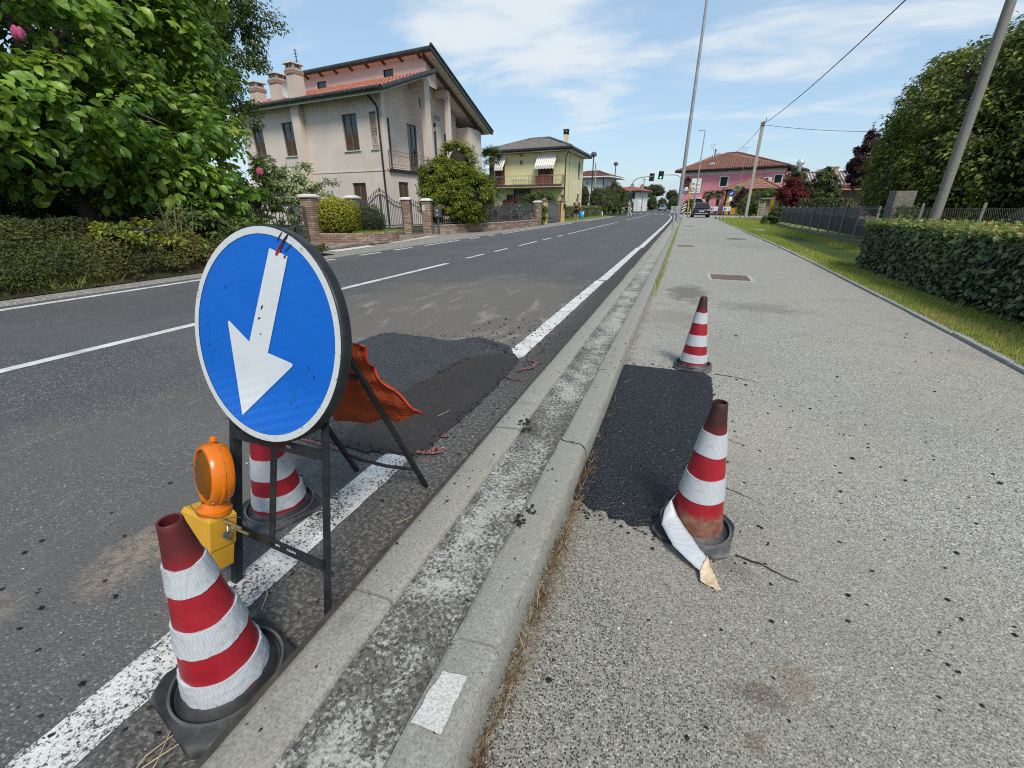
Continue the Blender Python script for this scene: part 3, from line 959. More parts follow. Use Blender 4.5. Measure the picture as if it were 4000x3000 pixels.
# hairline cracks that run out from the filled trench
CR = bpy.data.objects.new('pavement_cracks', None)
COL.objects.link(CR)
CR['kind'] = 'structure'
dk = plain('crack_dark', (0.035, 0.030, 0.024), 0.95, 0.3, 40)
for pts, w in (([(0.345, 1.455), (0.42, 1.435), (0.50, 1.40), (0.545, 1.385)], 0.006), ([(0.38, 3.46), (0.5, 3.445), (0.72, 3.36)], 0.007), ([(0.33, 1.9), (0.42, 1.86), (0.5, 1.80)], 0.003), ([(0.36, 2.4), (0.5, 2.33)], 0.003)):
 mb = MB()
 rd = random.Random(len(pts))
 P = []
 for i in range(len(pts) - 1):
  for j in range(6):
   u = j / 6
   P.append((pts[i][0] + (pts[i + 1][0] - pts[i][0]) * u, pts[i][1] + (pts[i + 1][1] - pts[i][1]) * u + rd.uniform(-0.004, 0.004)))
 n = len(P)
 vs = []
 for i, p in enumerate(P):
  ww = w * (1 - 0.8 * i / n) * rd.uniform(0.5, 1.4)
  vs += [(p[0], p[1] - ww, 0.004), (p[0], p[1] + ww, 0.004)]
 mb.add(vs, [(2 * i, 2 * i + 2, 2 * i + 3, 2 * i + 1) for i in range(n - 1)])
 fix_up(mb.build('crack', dk, CR))
# ------------------------------------------------------------------ loose crumbs, straw, grass (nobody could count them)
def crumbs(name, P, S, mat, seed):
 rng = np.random.default_rng(seed)
 tv = unit(np.array([(1, 0, 0), (-1, 0, 0), (0, 1, 0), (0, -1, 0), (0, 0, 1), (0, 0, -1), (.7, .7, .4), (-.7, .7, .4), (-.7, -.7, .4), (.7, -.7, .4)], float))
 tf = np.array([(4, 6, 7), (4, 7, 8), (4, 8, 9), (4, 9, 6), (0, 6, 9), (2, 7, 6), (1, 8, 7), (3, 9, 8), (5, 9, 0), (5, 0, 6), (5, 6, 2), (5, 2, 7), (5, 7, 1), (5, 1, 8), (5, 8, 3), (5, 3, 9)])
 n = len(P)
 V = tv[None] * rng.uniform(0.55, 1.25, (n, len(tv), 1)) * S[:, None, None] * np.array([1.2, 1.0, 0.7])
 a = rng.random(n) * 6.28
 ca, sa = np.cos(a)[:, None], np.sin(a)[:, None]
 V = np.stack([V[..., 0] * ca - V[..., 1] * sa, V[..., 0] * sa + V[..., 1] * ca, V[..., 2]], -1)
 V = V + P[:, None, :]
 F = (tf[None] + (np.arange(n) * len(tv))[:, None, None]).reshape(-1, 3)
 o = np_mesh(name, V.reshape(-1, 3), F, mat, None, None, False)
 o['kind'] = 'stuff'
 return o
rng = np.random.default_rng(21)
Ps, Ss = [], []
def scat(n, x0, x1, y0, y1, z, smin, smax, p=2.5):
 s = smin + (smax - smin) * rng.random(n) ** p
 q = np.stack([rng.uniform(x0, x1, n), rng.uniform(y0, y1, n), z + s * 0.4], 1)
 Ps.append(q)
 Ss.append(s)
scat(420, -0.2, 1.6, 0.3, 3.2, 0.0, 0.002, 0.0085, 3.2)
scat(190, 0.3, 2.4, 1.2, 5.5, 0.0, 0.003, 0.011, 3.5)
scat(90, -0.66, -0.45, 0.3, 4.2, 0.086, 0.002, 0.007)
scat(70, -0.80, -0.68, 0.3, 4.2, 0.103, 0.002, 0.006)
scat(60, -0.44, -0.32, 0.3, 4.2, 0.103, 0.002, 0.006)
scat(220, -1.15, -0.87, 0.2, 4.5, 0.0, 0.003, 0.010, 3)
scat(160, -1.9, -1.1, 3.4, 4.6, 0.004, 0.004, 0.012)
scat(120, -2.2, -1.2, -0.1, 1.5, 0.0, 0.003, 0.010, 3)
scat(80, -1.4, -1.0, 3.4, 7.0, 0.004, 0.004, 0.011)
for _p, _q, _m in (((-1.14, 3.2), (-1.10, 2.55), 30), ((-1.10, 2.55), (-1.14, 1.62), 50), ((-1.14, 1.62), (-1.6, 1.58), 40), ((-1.6, 1.58), (-2.45, 1.6), 40), ((-2.74, 3.3), (-2.65, 3.58), 20), ((-2.65, 3.58), (-1.74, 3.7), 60), ((-1.74, 3.74), (-1.13, 3.25), 90), ((-1.63, 2.67), (-1.57, 3.15), 40), ((0.34, 2.0), (0.35, 3.4), 50), ((-0.28, 1.52), (0.08, 1.46), 60), ((-0.28, 3.47), (0.33, 3.46), 40)):
 u = rng.random(_m)
 s = rng.uniform(0.002, 0.0075, _m)
 Ps.append(np.stack([_p[0] + (_q[0] - _p[0]) * u + rng.normal(0, 0.02, _m), _p[1] + (_q[1] - _p[1]) * u + rng.normal(0, 0.025, _m), (0.012 if _p[0] < -0.5 else 0.004) + s * 0.4], 1))
 Ss.append(s)
c0 = np.array([(-0.42, 1.32), (-0.43, 1.25), (-0.66, 2.02), (-0.68, 1.98), (-0.65, 1.93), (-0.86, 1.62), (-0.88, 1.6)])
for c in c0:
 m = 9
 s = rng.uniform(0.004, 0.011, m)
 zz = 0.10 if c[0] > -0.84 else 0.004
 Ps.append(np.stack([c[0] + rng.normal(0, 0.014, m), c[1] + rng.normal(0, 0.016, m), zz + s * 0.4], 1))
 Ss.append(s)
crumbs('asphalt_crumbs', np.concatenate(Ps), np.concatenate(Ss), M['crumb'], 3)
Ps, Ss = [], []
scat(90, -0.25, 1.2, 0.3, 2.2, 0.0, 0.002, 0.006)
scat(70, -2.3, -0.87, 0.2, 4.0, 0.003, 0.002, 0.007)
scat(40, -0.2, 0.34, 1.6, 3.3, 0.016, 0.002, 0.004)
crumbs('pale_grit', np.concatenate(Ps), np.concatenate(Ss), plain('grit', (0.5, 0.48, 0.43), 0.8, 0.3, 50), 4)
# straw and dead needles caught against the kerb
n = 1500
P = np.stack([-0.285 + np.abs(rng.normal(0, 0.014, n)), rng.uniform(0.2, 14, n) ** 1.0, rng.uniform(0.004, 0.025, n)], 1)
P[: n // 2, 1] = rng.uniform(0.2, 2.0, n // 2)
a = rng.uniform(0, 6.28, n)
D = np.stack([np.cos(a) * 0.5, np.sin(a), rng.normal(0, 0.25, n)], 1)
o = leaves('dead_needles', P, rng.normal(0, 0.4, (n, 3)) + np.array([0, 0, 1]), D, rng.uniform(0.03, 0.075, n), (np.array([(-0.022, 0, 0), (0.022, 0, 0), (0.012, 1, 0.12), (-0.012, 1, 0.12)]), np.array([(0, 1, 2), (0, 2, 3)])),
   leafy('straw', (0.075, 0.045, 0.025), (0.15, 0.09, 0.045), (0.30, 0.22, 0.12), 0.1, 0.8))
o['kind'] = 'stuff'
straw = []
for p, q, r_ in (((-1.02, 0.33), (-0.955, 0.20), 0.02), ((-0.99, 0.36), (-0.99, 0.17), -0.015), ((-0.95, 0.35), (-1.02, 0.20), 0.01), ((-0.93, 1.16), (-0.83, 1.30), 0.01), ((-0.9, 1.7), (-0.86, 1.9), 0.01),
     ((-0.86, 2.2), (-0.84, 2.42), 0.0), ((-1.27, 2.05), (-1.23, 2.18), 0.03), ((-1.1, 0.66), (-1.18, 0.75), 0.02)):
 mid = ((p[0] + q[0]) / 2 + r_, (p[1] + q[1]) / 2, 0.02)
 straw.append([(p[0], p[1], 0.006), mid, (q[0], q[1], 0.008)])
mb = MB()
for s_ in straw:
 mb.tube(s_, 0.0016, 5)
o = mb.build('dry_straw', plain('straw_pale', (0.42, 0.34, 0.20), 0.8))
o['kind'] = 'stuff'
# grass verge: soil sheet that dips to a ditch, blades over it
vg = MB()
rows = [-2, 2, 5, 8, 11, 14, 18, 24, 32, 44, 52]
def vz(x, y):
 d = np.interp(y, [0, 10.5, 12, 18, 28, 40], [0, 0, 0.30, 0.26, 0.1, 0.02])
 return -d * math.exp(-((x - 4.3) / 0.75) ** 2)
nx = 12
vs, fs = [], []
for y in rows:
 for i in range(nx + 1):
  a = float(np.interp(y, [p[1] for p in ep], [p[0] for p in ep])) + 0.05
  x = a + (9 - a) * (i / nx) ** 1.5
  vs.append((x, y, 0.012 + vz(x, y)))
fs = [(j * (nx + 1) + i, j * (nx + 1) + i + 1, (j + 1) * (nx + 1) + i + 1, (j + 1) * (nx + 1) + i) for j in range(len(rows) - 1) for i in range(nx)]
vg.add(vs, fs)
structure(fix_up(vg.build('grass_verge', M['grass_soil'])))
M['blade'] = leafy('grass_blade', (0.12, 0.18, 0.020), (0.25, 0.32, 0.05), (0.46, 0.43, 0.14), 0.35, 0.6, 0.2, odd=(0.34, 0.27, 0.13))
def grass(name, n, fx, y0, y1, hmin, hmax, w, tone, seed, ypow=1.0, zf=None):
 rng = np.random.default_rng(seed)
 Y = y0 + (y1 - y0) * rng.random(n) ** ypow
 u = rng.random(n)
 X = fx(u, Y)
 Z = np.array([zf(a, b) for a, b in zip(X, Y)]) if zf else np.zeros(n)
 P = np.stack([X, Y, Z + 0.01], 1)
 lean = rng.normal(0, 0.75, (n, 3)) * np.array([1, 1, 0.1])
 D = unit(np.array([0, 0, 1.0]) + lean)
 Nn = unit(rng.normal(0, 1, (n, 3)) * np.array([1, 1, 0.2]))
 S = rng.uniform(hmin, hmax, n)
 rnd = np.clip(tone(X, Y) + rng.normal(0, 0.17, n), 0, 1)
 t = (np.array([(-w, 0, 0), (w, 0, 0), (0.0, 1, 0.25)]), np.array([(0, 1, 2)]))
 o = leaves(name, P, Nn, D, S, t, M['blade'], None, rnd)
 o['kind'] = 'stuff'
 return o
def fx1(u, Y):
 a = np.interp(Y, [p[1] for p in ep], [p[0] for p in ep]) + 0.06
 b = np.where(Y < 11, 3.5, 3.9)
 return a + (b - a) * u
grass('mown_grass', 90000, fx1, 2.5, 14, 0.035, 0.09, 0.085, lambda X, Y: 0.60 + 0.25 * np.sin(X * 5 + Y * 2.1) * np.sin(Y * 1.3), 31, 1.5, zf=vz)
grass('lush_grass', 90000, lambda u, Y: np.interp(Y, [11, 20, 50], [3.1, 3.0, 3.0]) + u * np.interp(Y, [11, 18, 50], [1.9, 2.5, 4.5]), 11, 52, 0.07, 0.17, 0.085, lambda X, Y: 0.45 + 0.08 * np.sin(Y) - 0.15 * (np.abs(X - 4.2) < 0.5) * (Y < 18), 32, 1.6, zf=vz)
# weeds at the foot of the kerb
grass('kerb_weeds', 900, lambda u, Y: -0.29 + 0.05 * u, 6.5, 46, 0.04, 0.16, 0.06, lambda X, Y: 0.5 + 0 * X, 33, 1.0)
# dead leaves lying in the ditch
n = 1500
X, Y = rng.uniform(3.6, 5.1, n), rng.uniform(10.9, 18, n)
P = np.stack([X, Y, np.array([vz(a, b) for a, b in zip(X, Y)]) + 0.05], 1)
o = leaves('fallen_leaves', P, rng.normal(0, 0.4, (n, 3)) + np.array([0, 0, 1]), rng.normal(0, 1, (n, 3)) * np.array([1, 1, .2]), rng.uniform(0.05, 0.11, n), LEAF4,
   leafy('dead_leaf', (0.06, 0.042, 0.025), (0.15, 0.10, 0.06), (0.34, 0.27, 0.18), 0.1, 0.8))
o['kind'] = 'stuff'
# ------------------------------------------------------------------ paved court in front of the gates
PAV = MB()
PAV.add([(-9.65, 10.2, 0.0), (-12.6, 10.2, 0.0), (-13.4, 19.5, 0.03), (-10.9, 18.6, 0.02), (-9.75, 14.5, 0.01)], [(4, 3, 2, 1, 0)])
pv = structure(fix_up(PAV.build('paved_court', plain('paving_sand', (0.13, 0.11, 0.095), 0.95, 0.3, 8))))
pmats = [plain('paver_%s' % n, c, 0.85, 0.25, 14, bump=0.3) for n, c in (('brown', (0.17, 0.12, 0.10)), ('grey', (0.21, 0.18, 0.165)), ('rust', (0.20, 0.13, 0.10)), ('pale', (0.27, 0.235, 0.21)))]
pm = []
for m in pmats:
 mb = MB()
 mb.obox((0, 0, 0), (0.33, 0.21, 0.05), taper=0.97)
 o_ = mb.build('paving_brick', m, pv)
 pm.append(o_.data)
 bpy.data.objects.remove(o_)
rd = random.Random(4)
cnt = 0
for j in range(27):
 y = 10.4 + j * 0.33
 xl = -9.72 - max(0, (y - 14.5)) * 0.27
 for i in range(12):
  x = xl - 0.14 - i * 0.225
  if cnt < 300:
   inst(pm[rd.randrange(4)], 'paving_brick', pv, (x, y, 0.012 + rd.uniform(-0.004, 0.004)), (rd.uniform(-.01, .01), rd.uniform(-.01, .01), PI / 2 + rd.uniform(-.03, .03)))
   cnt += 1
structure(sheet('concrete_strip', [(-9.05, 10.2), (-9.5, 10.3), (-9.62, 12.3), (-9.2, 12.0)], 0.004, plain('strip_concrete', (0.55, 0.53, 0.49), 0.9, 0.15, 6), 0.04, 0.2))
structure(sheet('concrete_strip', [(-9.3, 13.3), (-9.62, 13.4), (-10.3, 17.2), (-9.7, 17.2)], 0.004, plain('strip_concrete_b', (0.44, 0.38, 0.30), 0.9, 0.2, 6), 0.04, 0.2))
# ------------------------------------------------------------------ traffic cones
def mat_cone_red(name, soot=0.0, z_soot=0.42, dirt_low=False):
 t = NT(name, 0.5, 0.4)
 o = t.xyz()
 big = t.noise(9, 5, 0.65)
 c = t.ramp(big, [(0.3, (0.21, 0.006, 0.013)), (0.55, (0.30, 0.009, 0.019)), (0.8, (0.36, 0.020, 0.027))])
 # rubbed and sooty collar where the cones are gripped and stacked
 s = t.rng(t.math('ADD', o[2], t.math('MULTIPLY', t.math('SUBTRACT', t.noise(14, 4), 0.5), 0.10)), z_soot, z_soot + 0.09, 0, soot)
 c = t.mix(s, c, (0.035, 0.014, 0.013))
 sc = t.rng(t.noise(1.0, 5, 0.7, vec=t.scaled((26, 26, 9))), 0.63, 0.72, 0, 0.5)
 c = t.mix(sc, c, (0.15, 0.028, 0.025))
 if dirt_low:
  d = t.rng(t.math('ADD', o[2], t.math('MULTIPLY', t.math('SUBTRACT', t.noise(25, 4), 0.5), 0.05)), 0.135, 0.10, 0, 0.95)
  c = t.mix(d, c, t.ramp(t.noise(22, 5, 0.7), [(0.35, (0.22, 0.135, 0.085)), (0.65, (0.13, 0.035, 0.03))]))
 t.color(c)
 t.rough(t.rng(big, 0.3, 0.7, 0.38, 0.6))
 t.bump(t.noise(16, 4), 0.15, 0.006)
 return t.m
def mat_tape(name, wear=0.2):
 t = NT(name, 0.42, 0.5)
 v = t.n('ShaderNodeTexVoronoi', dict(feature='DISTANCE_TO_EDGE'), Vector=t.co(), Scale=150.0, Randomness=0.25)
 c = t.mix(t.rng(v, 0.02, 0.12, 0.0, 1.0), (0.36, 0.38, 0.40), (0.47, 0.495, 0.52))
 c = t.mix(t.rng(t.noise(11, 5, 0.65), 0.5, 0.74, 0, wear), c, (0.25, 0.24, 0.22))
 c = t.mix(t.rng(t.noise(42, 4, 0.7), 0.66, 0.72, 0, wear * 2.0), c, (0.13, 0.10, 0.085))
 t.color(c)
 t.bump(t.math('ADD', t.math('MULTIPLY', t.noise(26, 4, 0.6), 1.0), t.math('MULTIPLY', v, 0.5)), 0.22, 0.003)
 return t.m
def mat_rubber(name, dust=0.5):
 t = NT(name, 0.62, 0.3)
 a = t.noise(12, 6, 0.7)
 c = t.ramp(a, [(0.35, (0.014, 0.015, 0.018)), (0.62, (0.030, 0.031, 0.034)), (0.82, (0.12, 0.118, 0.112))])
 c = t.mix(t.rng(t.noise(5, 5, 0.65), 0.48, 0.7, 0, dust), c, (0.17, 0.165, 0.155))
 ed = t.n('ShaderNodeNewGeometry', out=7)
 c = t.mix(t.rng(ed, 0.52, 0.60, 0, 0.55), c, (0.24, 0.235, 0.225))
 t.color(c)
 t.bump(a, 0.3, 0.006)
 return t.m
def sq_r(a, h, ch):
 """radius of a square (half side h) with cut corners in direction a"""
 c, s = abs(math.cos(a)), abs(math.sin(a))
 r = h / max(c, s)
 k = (2 * h - ch) / max(1e-6, c + s)
 return min(r, k)
def cone(label, loc, rotz, red, tape, rubber, bands=((0.365, 0.447), (0.187, 0.275), (0.058, 0.118)), seed=1, crumple=0.004, h=0.14, lip=0.022, tilt=(0, 0), torn=False):
 t = thing('traffic_cone', label, 'traffic cone', loc, 'striped cones round the roadworks')
 t.rotation_euler = (tilt[0], tilt[1], rotz)
 rd = random.Random(seed)
 rad = lambda z: 0.103 - (z - 0.03) * 0.149 if z > 0.03 else 0.103
 n = 96
 def ring(fr, z):
  return [(fr(2 * PI * k / n) * math.cos(2 * PI * k / n), fr(2 * PI * k / n) * math.sin(2 * PI * k / n), z) for k in range(n)]
 def stack(rings, mat, name):
  mb = MB()
  vs = [v for r_ in rings for v in r_]
  fs = [(i * n + k, i * n + (k + 1) % n, (i + 1) * n + (k + 1) % n, (i + 1) * n + k) for i in range(len(rings) - 1) for k in range(n)]
  mb.add(vs, fs)
  o = mb.build(name, mat, None, smooth=True, angle=38)
  o.parent = t
  return o
 dent = lambda a: 1 + 0.012 * math.sin(a * 3 + seed) + 0.008 * math.sin(a * 7 + 2 * seed)
 stack([ring(lambda a: sq_r(a, h, 0.04), 0.0), ring(lambda a: sq_r(a, h, 0.04) * dent(a), lip * 0.6), ring(lambda a: sq_r(a, h - 0.004, 0.04) * dent(a), lip * 0.85), ring(lambda a: sq_r(a, h - 0.012, 0.04) * dent(a), lip),
   ring(lambda a: min(sq_r(a, h - 0.014, 0.04), 0.139), lip + 0.002), ring(lambda a: 0.133, lip + 0.010), ring(lambda a: 0.127, lip + 0.010), ring(lambda a: 0.122, lip - 0.004), ring(lambda a: 0.117, lip - 0.004), ring(lambda a: 0.111, lip + 0.006), ring(lambda a: 0.105, lip + 0.015), ring(lambda a: 0.1005, lip + 0.020), ring(lambda a: 0.094, lip + 0.020)], rubber, 'cone_base')
 prof = []
 z = 0.03
 while z < 0.5605:
  prof.append((rad(z), z))
  z += 0.0177
 prof.append((rad(0.558) + 0.0008, 0.560))
 prof += [(rad(0.56) - 0.001, 0.5625), (rad(0.56) - 0.0045, 0.561), (rad(0.56) - 0.005, 0.53), (0.024, 0.42)]
 wob = lambda i, a: 0.008 * math.sin(a * 2 + i * 0.25 + seed) + 0.004 * math.sin(a * 5 + i * 0.6)
 mb = MB()
 mb.lathe(prof, 48, wob=wob)
 o = mb.build('cone_body', red, None, smooth=True, angle=60)
 o.parent = t
 for i, (z0, z1) in enumerate(bands):
  mb = MB()
  pr = []
  m = 9
  ph = rd.uniform(0, 6)
  cr = crumple * (1.0 + 0.8 * i)
  for k in range(m + 1):
   zz = z0 + (z1 - z0) * k / m
   pr.append((rad(zz) + 0.0028, zz))
  pr = [(rad(z0) - 0.001, z0)] + pr + [(rad(z1) - 0.001, z1)]
  r2 = random.Random(seed * 10 + i)
  tab = [[r2.uniform(-1, 1) for _ in range(60)] for _ in pr]
  base = 0.008
  mb.lathe(pr, 60, wob=lambda q, a: base * math.sin(a * 2 + (zq(pr[q][1])) + seed) + 0.004 * math.sin(a * 5 + 0.6) + (abs(tab[q][int(a / (2 * PI) * 60 + 0.5) % 60]) * cr / max(pr[q][0], 0.02) if 0 < q < len(pr) - 1 else 0) + 0.35 * cr / max(pr[q][0], 0.02) * (1 + math.sin(a * 9 + 40 * pr[q][1] + ph)) * 0.5)
  # wavy band edges
  for q, v in enumerate(mb.v):
   k = q % 60
   rg = q // 60
   a = 2 * PI * k / 60
   dz = 0.0018 * math.sin(3 * a + ph) + (0.0007 if crumple > 0.001 else 0.0002) * math.sin(8 * a + 2 * ph)
   mb.v[q] = (v[0], v[1], v[2] + dz)
  o = mb.build('reflective_band', tape, None, smooth=True, angle=70)
  o.parent = t
 return t
def zq(z):
 return (z - 0.03) / 0.0177 * 0.25
red_a = mat_cone_red('cone_red_worn', 0.80, 0.41)
red_b = mat_cone_red('cone_red_sooty', 0.97, 0.40, True)
tape_a = mat_tape('reflective_tape', 0.45)
tape_c = mat_tape('reflective_tape_clean', 0.15)
rub_a = mat_rubber('rubber_dark', 0.15)
rub_b = mat_rubber('rubber_dusty', 0.6)
cone('striped cone with crumpled bands on deep black base, beside the yellow lamp box', (-0.984, 0.466, 0), math.radians(-14), red_a, tape_a, rub_a, seed=2, crumple=0.0013, h=0.146, lip=0.040, bands=((0.380, 0.452), (0.210, 0.285), (0.066, 0.128)), tilt=(0.015, 0.025))
cone('striped cone with torn lowest band, standing behind the frame of the round arrow sign', (-1.455, 1.075, 0), math.radians(-22), red_a, tape_a, rub_b, seed=5, crumple=0.0012, tilt=(-0.01, 0.01))
cone('striped cone with its lowest band peeled off, at the near corner of the black patch', (0.2, 1.555, 0), math.radians(-12), red_b, tape_c, rub_b, seed=3, crumple=0.0003, bands=((0.362, 0.450), (0.180, 0.272)), tilt=(0.0, 0.012))
cone('striped cone with all three bands, at the far corner of the black sidewalk patch', (0.22, 3.59, 0), math.radians(-3), mat_cone_red('cone_red_far', 0.97, 0.41), tape_a, rub_b, seed=8, crumple=0.0006, bands=((0.365, 0.447), (0.190, 0.275), (0.058, 0.122)), tilt=(0.01, 0.0))
# the peeled band: hangs from the cone over its base on to the sidewalk, end folded over
pt = thing('peeled_tape', 'loose white reflective tape trailing from the near sidewalk cone, torn beige end', 'tape', (0.2, 1.40, 0))
A = [((0.105, 1.535, 0.135), (0.128, 1.560, 0.168)), ((0.078, 1.500, 0.098), (0.100, 1.525, 0.135)), ((0.074, 1.449, 0.066), (0.127, 1.488, 0.092)), ((0.121, 1.371, 0.047), (0.173, 1.442, 0.062)), ((0.169, 1.336, 0.030), (0.215, 1.381, 0.047)), ((0.218, 1.307, 0.016), (0.238, 1.373, 0.031))]
def ribbon(name, rows, mat, seed, crinkle):
 rd = random.Random(seed)
 mb = MB()
 nu, sub = 6, 5
 R = []
 for i in range(len(rows) - 1):
  for k in range(sub):
   u = k / sub
   R.append((Vector(rows[i][0]).lerp(Vector(rows[i + 1][0]), u), Vector(rows[i][1]).lerp(Vector(rows[i + 1][1]), u)))
 R.append((Vector(rows[-1][0]), Vector(rows[-1][1])))
 vs = []
 for a, b in R:
  for j in range(nu + 1):
   p = a.lerp(b, j / nu)
   p.z += rd.uniform(-crinkle, crinkle) + 0.004 * math.sin(j / nu * PI)
   p.z = max(p.z, 0.003)
   vs.append(p)
 w = nu + 1
 mb.add(vs, [(i * w + j, i * w + j + 1, (i + 1) * w + j + 1, (i + 1) * w + j) for i in range(len(R) - 1) for j in range(nu)])
 o = mb.build(name, mat, pt, smooth=True, angle=180)
 s = o.modifiers.new('thick', 'SOLIDIFY')
 s.thickness = 0.0012
 return o
ribbon('tape_strip', A, mat_tape('loose_tape', 0.35), 4, 0.0018)
tb = NT('tape_backing', 0.85, 0.15)
tb.color(tb.ramp(tb.noise(28, 6, 0.7), [(0.3, (0.30, 0.19, 0.10)), (0.5, (0.55, 0.42, 0.28)), (0.7, (0.66, 0.56, 0.43))]))
tb.bump(tb.noise(40, 4), 0.5, 0.004)
ribbon('torn_end', [((0.214, 1.309, 0.020), (0.240, 1.374, 0.036)), ((0.215, 1.285, 0.016), (0.250, 1.345, 0.018)), ((0.216, 1.270, 0.010), (0.259, 1.326, 0.012)), ((0.245, 1.259, 0.007), (0.272, 1.288, 0.008)), ((0.274, 1.253, 0.005), (0.283, 1.257, 0.005))], tb.m, 9, 0.0035)
# ------------------------------------------------------------------ round keep-left sign on its folding frame
SC = Vector((-1.0663, 0.8518, 0.8595))
_a, _l = 0.08168, 0.23318
St = Vector((math.cos(_a), -math.sin(_a), 0))
_n0 = Vector((-math.sin(_a), -math.cos(_a), 0))
Sup = Vector((0, 0, 1)) * math.cos(_l) - _n0 * math.sin(_l)
Sn = _n0 * math.cos(_l) + Vector((0, 0, 1)) * math.sin(_l)
def SP_(u, v, w=0.0):
 return SC + St * u + Sup * v + Sn * w
sign = thing('road_sign', 'round blue sign with white arrow pointing down left, on black folding frame', 'road sign', (-1.05, 1.0, 0))
def mat_sign(name, col, dots=True, worn=0.3):
 t = NT(name, 0.5, 0.22)
 vec = t.n('ShaderNodeMapping', Vector=t.co(), Rotation=(0.233, 0.0, 0.0))
 v = t.n('ShaderNodeTexVoronoi', dict(feature='F1'), Vector=t.co(), Scale=150.0, Randomness=0.0)
 low = t.rng(t.xyz()[2], 0.78, 0.62, 0, 1)
 c = t.mix(t.math('MULTIPLY', t.rng(v, 0.25, 0.5, 0, 0.55), t.math('ADD', t.math('MULTIPLY', low, 0.8), 0.2)), col, tuple(min(1, x * 1.5 + 0.03) for x in col))
 c = t.mix(t.rng(t.noise(7, 5, 0.6), 0.45, 0.75, 0, 0.3), c, tuple(x * 0.75 for x in col))
 chips = t.rng(t.noise(26, 5, 0.75), 0.69, 0.715, 0, worn * 1.6)
 c = t.mix(chips, c, (0.10, 0.13, 0.13))
 t.color(c)
 t.bump(v, 0.06, 0.003)
 return t.m
blue = mat_sign('sign_blue', (0.001, 0.098, 0.44), worn=0.28)
whitef = mat_sign('sign_white', (0.50, 0.53, 0.55), worn=0.42)
wb = NT('sign_border', 0.5, 0.3)
wb.color(wb.mix(wb.rng(wb.noise(60, 4, 0.75), 0.60, 0.66, 0, 0.8), (0.50, 0.52, 0.52), (0.13, 0.12, 0.10)))
black_rim = plain('sign_rim_black', (0.016, 0.018, 0.021), 0.45, 0.4, 22, bump=0.2)
def disc(mb, r0, r1, w, n=72):
 vs = []
 for k in range(n):
  a = 2 * PI * k / n
  if r0 > 0:
   vs.append(SP_(r0 * math.cos(a), r0 * math.sin(a), w))
  vs.append(SP_(r1 * math.cos(a), r1 * math.sin(a), w))
 if r0 > 0:
  return mb.add(vs, [(2 * k, 2 * k + 1, (2 * k + 3) % (2 * n), (2 * k + 2) % (2 * n)) for k in range(n)])
 return mb.add(vs, [tuple(range(n))])
# pan: rim profile swept round the disc
mb = MB()
prof = [(0.288, 0.0), (0.297, 0.001), (0.3005, 0.0), (0.3035, -0.004), (0.3045, -0.012), (0.3045, -0.030), (0.300, -0.034), (0.289, -0.034), (0.288, -0.006), (0.0005, -0.006)]
n = 96
vs = []
for r_, w in prof:
 for k in range(n):
  a = 2 * PI * k / n
  vs.append(SP_(r_ * math.cos(a), r_ * math.sin(a), w))
fs = [(i * n + k, i * n + (k + 1) % n, (i + 1) * n + (k + 1) % n, (i + 1) * n + k) for i in range(len(prof) - 1) for k in range(n)]
mb.add(vs, fs)
fix_normals(mb.build('sign_pan', black_rim, sign, smooth=True, angle=40))
mb = MB()
disc(mb, 0.0, 0.2795, 0.0)
o = mb.build('sign_face', blue, sign)
mb = MB()
disc(mb, 0.2795, 0.2985, 0.0015)
ob = mb.build('white_border', wb.m, o)
arrow = [(0.036, 0.243), (0.106, 0.224), (0.030, -0.040), (0.122, -0.055), (0.1275, -0.058), (0.1265, -0.064), (-0.081, -0.241), (-0.139, 0.024), (-0.1385, 0.031), (-0.133, 0.0325), (-0.047, -0.018)]
mb = MB()
mb.add([SP_(x, y, 0.0022) for x, y in arrow], [tuple(range(len(arrow)))])
oa = mb.build('arrow', whitef, o)
redp = plain('sign_red_scuff', (0.25, 0.02, 0.02), 0.6, 0.5, 60)
blkp = plain('sign_black_scuff', (0.02, 0.022, 0.03), 0.7, 0.4, 60)
rd = random.Random(5)
def scuff(parts, mat, w):
 mb = MB()
 for (u0, v0), (u1, v1), wd in parts:
  m = 6
  for k in range(m):
   a0, a1 = k / m, (k + 1) / m
   d = Vector((u1 - u0, v1 - v0)).normalized()
   nx, ny = -d.y, d.x
   q = []
   for a_, sg in ((a0, 1), (a1, 1), (a1, -1), (a0, -1)):
    ww = wd * (0.35 + 0.65 * math.sin(PI * min(0.97, a_ + 0.03))) + rd.uniform(0, 0.001)
    q.append(SP_(u0 + (u1 - u0) * a_ + nx * ww * sg, v0 + (v1 - v0) * a_ + ny * ww * sg, w))
   mb.add(q, [(0, 1, 2, 3)])
 return mb.build('scuff_mark', mat, o)
scuff([((0.062, 0.225), (0.082, 0.252), 0.006), ((0.07, 0.236), (0.098, 0.272), 0.004), ((0.093, 0.219), (0.099, 0.226), 0.004)], redp, 0.0030)
scuff([((0.080, 0.250), (0.110, 0.282), 0.003), ((0.087, 0.258), (0.106, 0.274), 0.002), ((0.066, 0.262), (0.086, 0.285), 0.0015), ((0.12, 0.255), (0.095, 0.235), 0.0012)], blkp, 0.0034)
for (u, v) in ((0.19, -0.06), (0.205, -0.075), (0.135, -0.135), (0.14, -0.155), (0.125, -0.165), (0.145, -0.172), (0.19, -0.115), (-0.235, 0.01), (-0.23, -0.05), (-0.15, 0.13), (0.01, 0.09), (-0.01, 0.05), (0.0, 0.01)):
 scuff([((u, v), (u + rd.uniform(-0.012, 0.012), v + rd.uniform(-0.014, 0.014)), rd.uniform(0.0012, 0.0026))], plain('scuff_teal', (0.03, 0.13, 0.17), 0.7, 0.5, 60) if v < -0.1 else blkp, 0.0030)
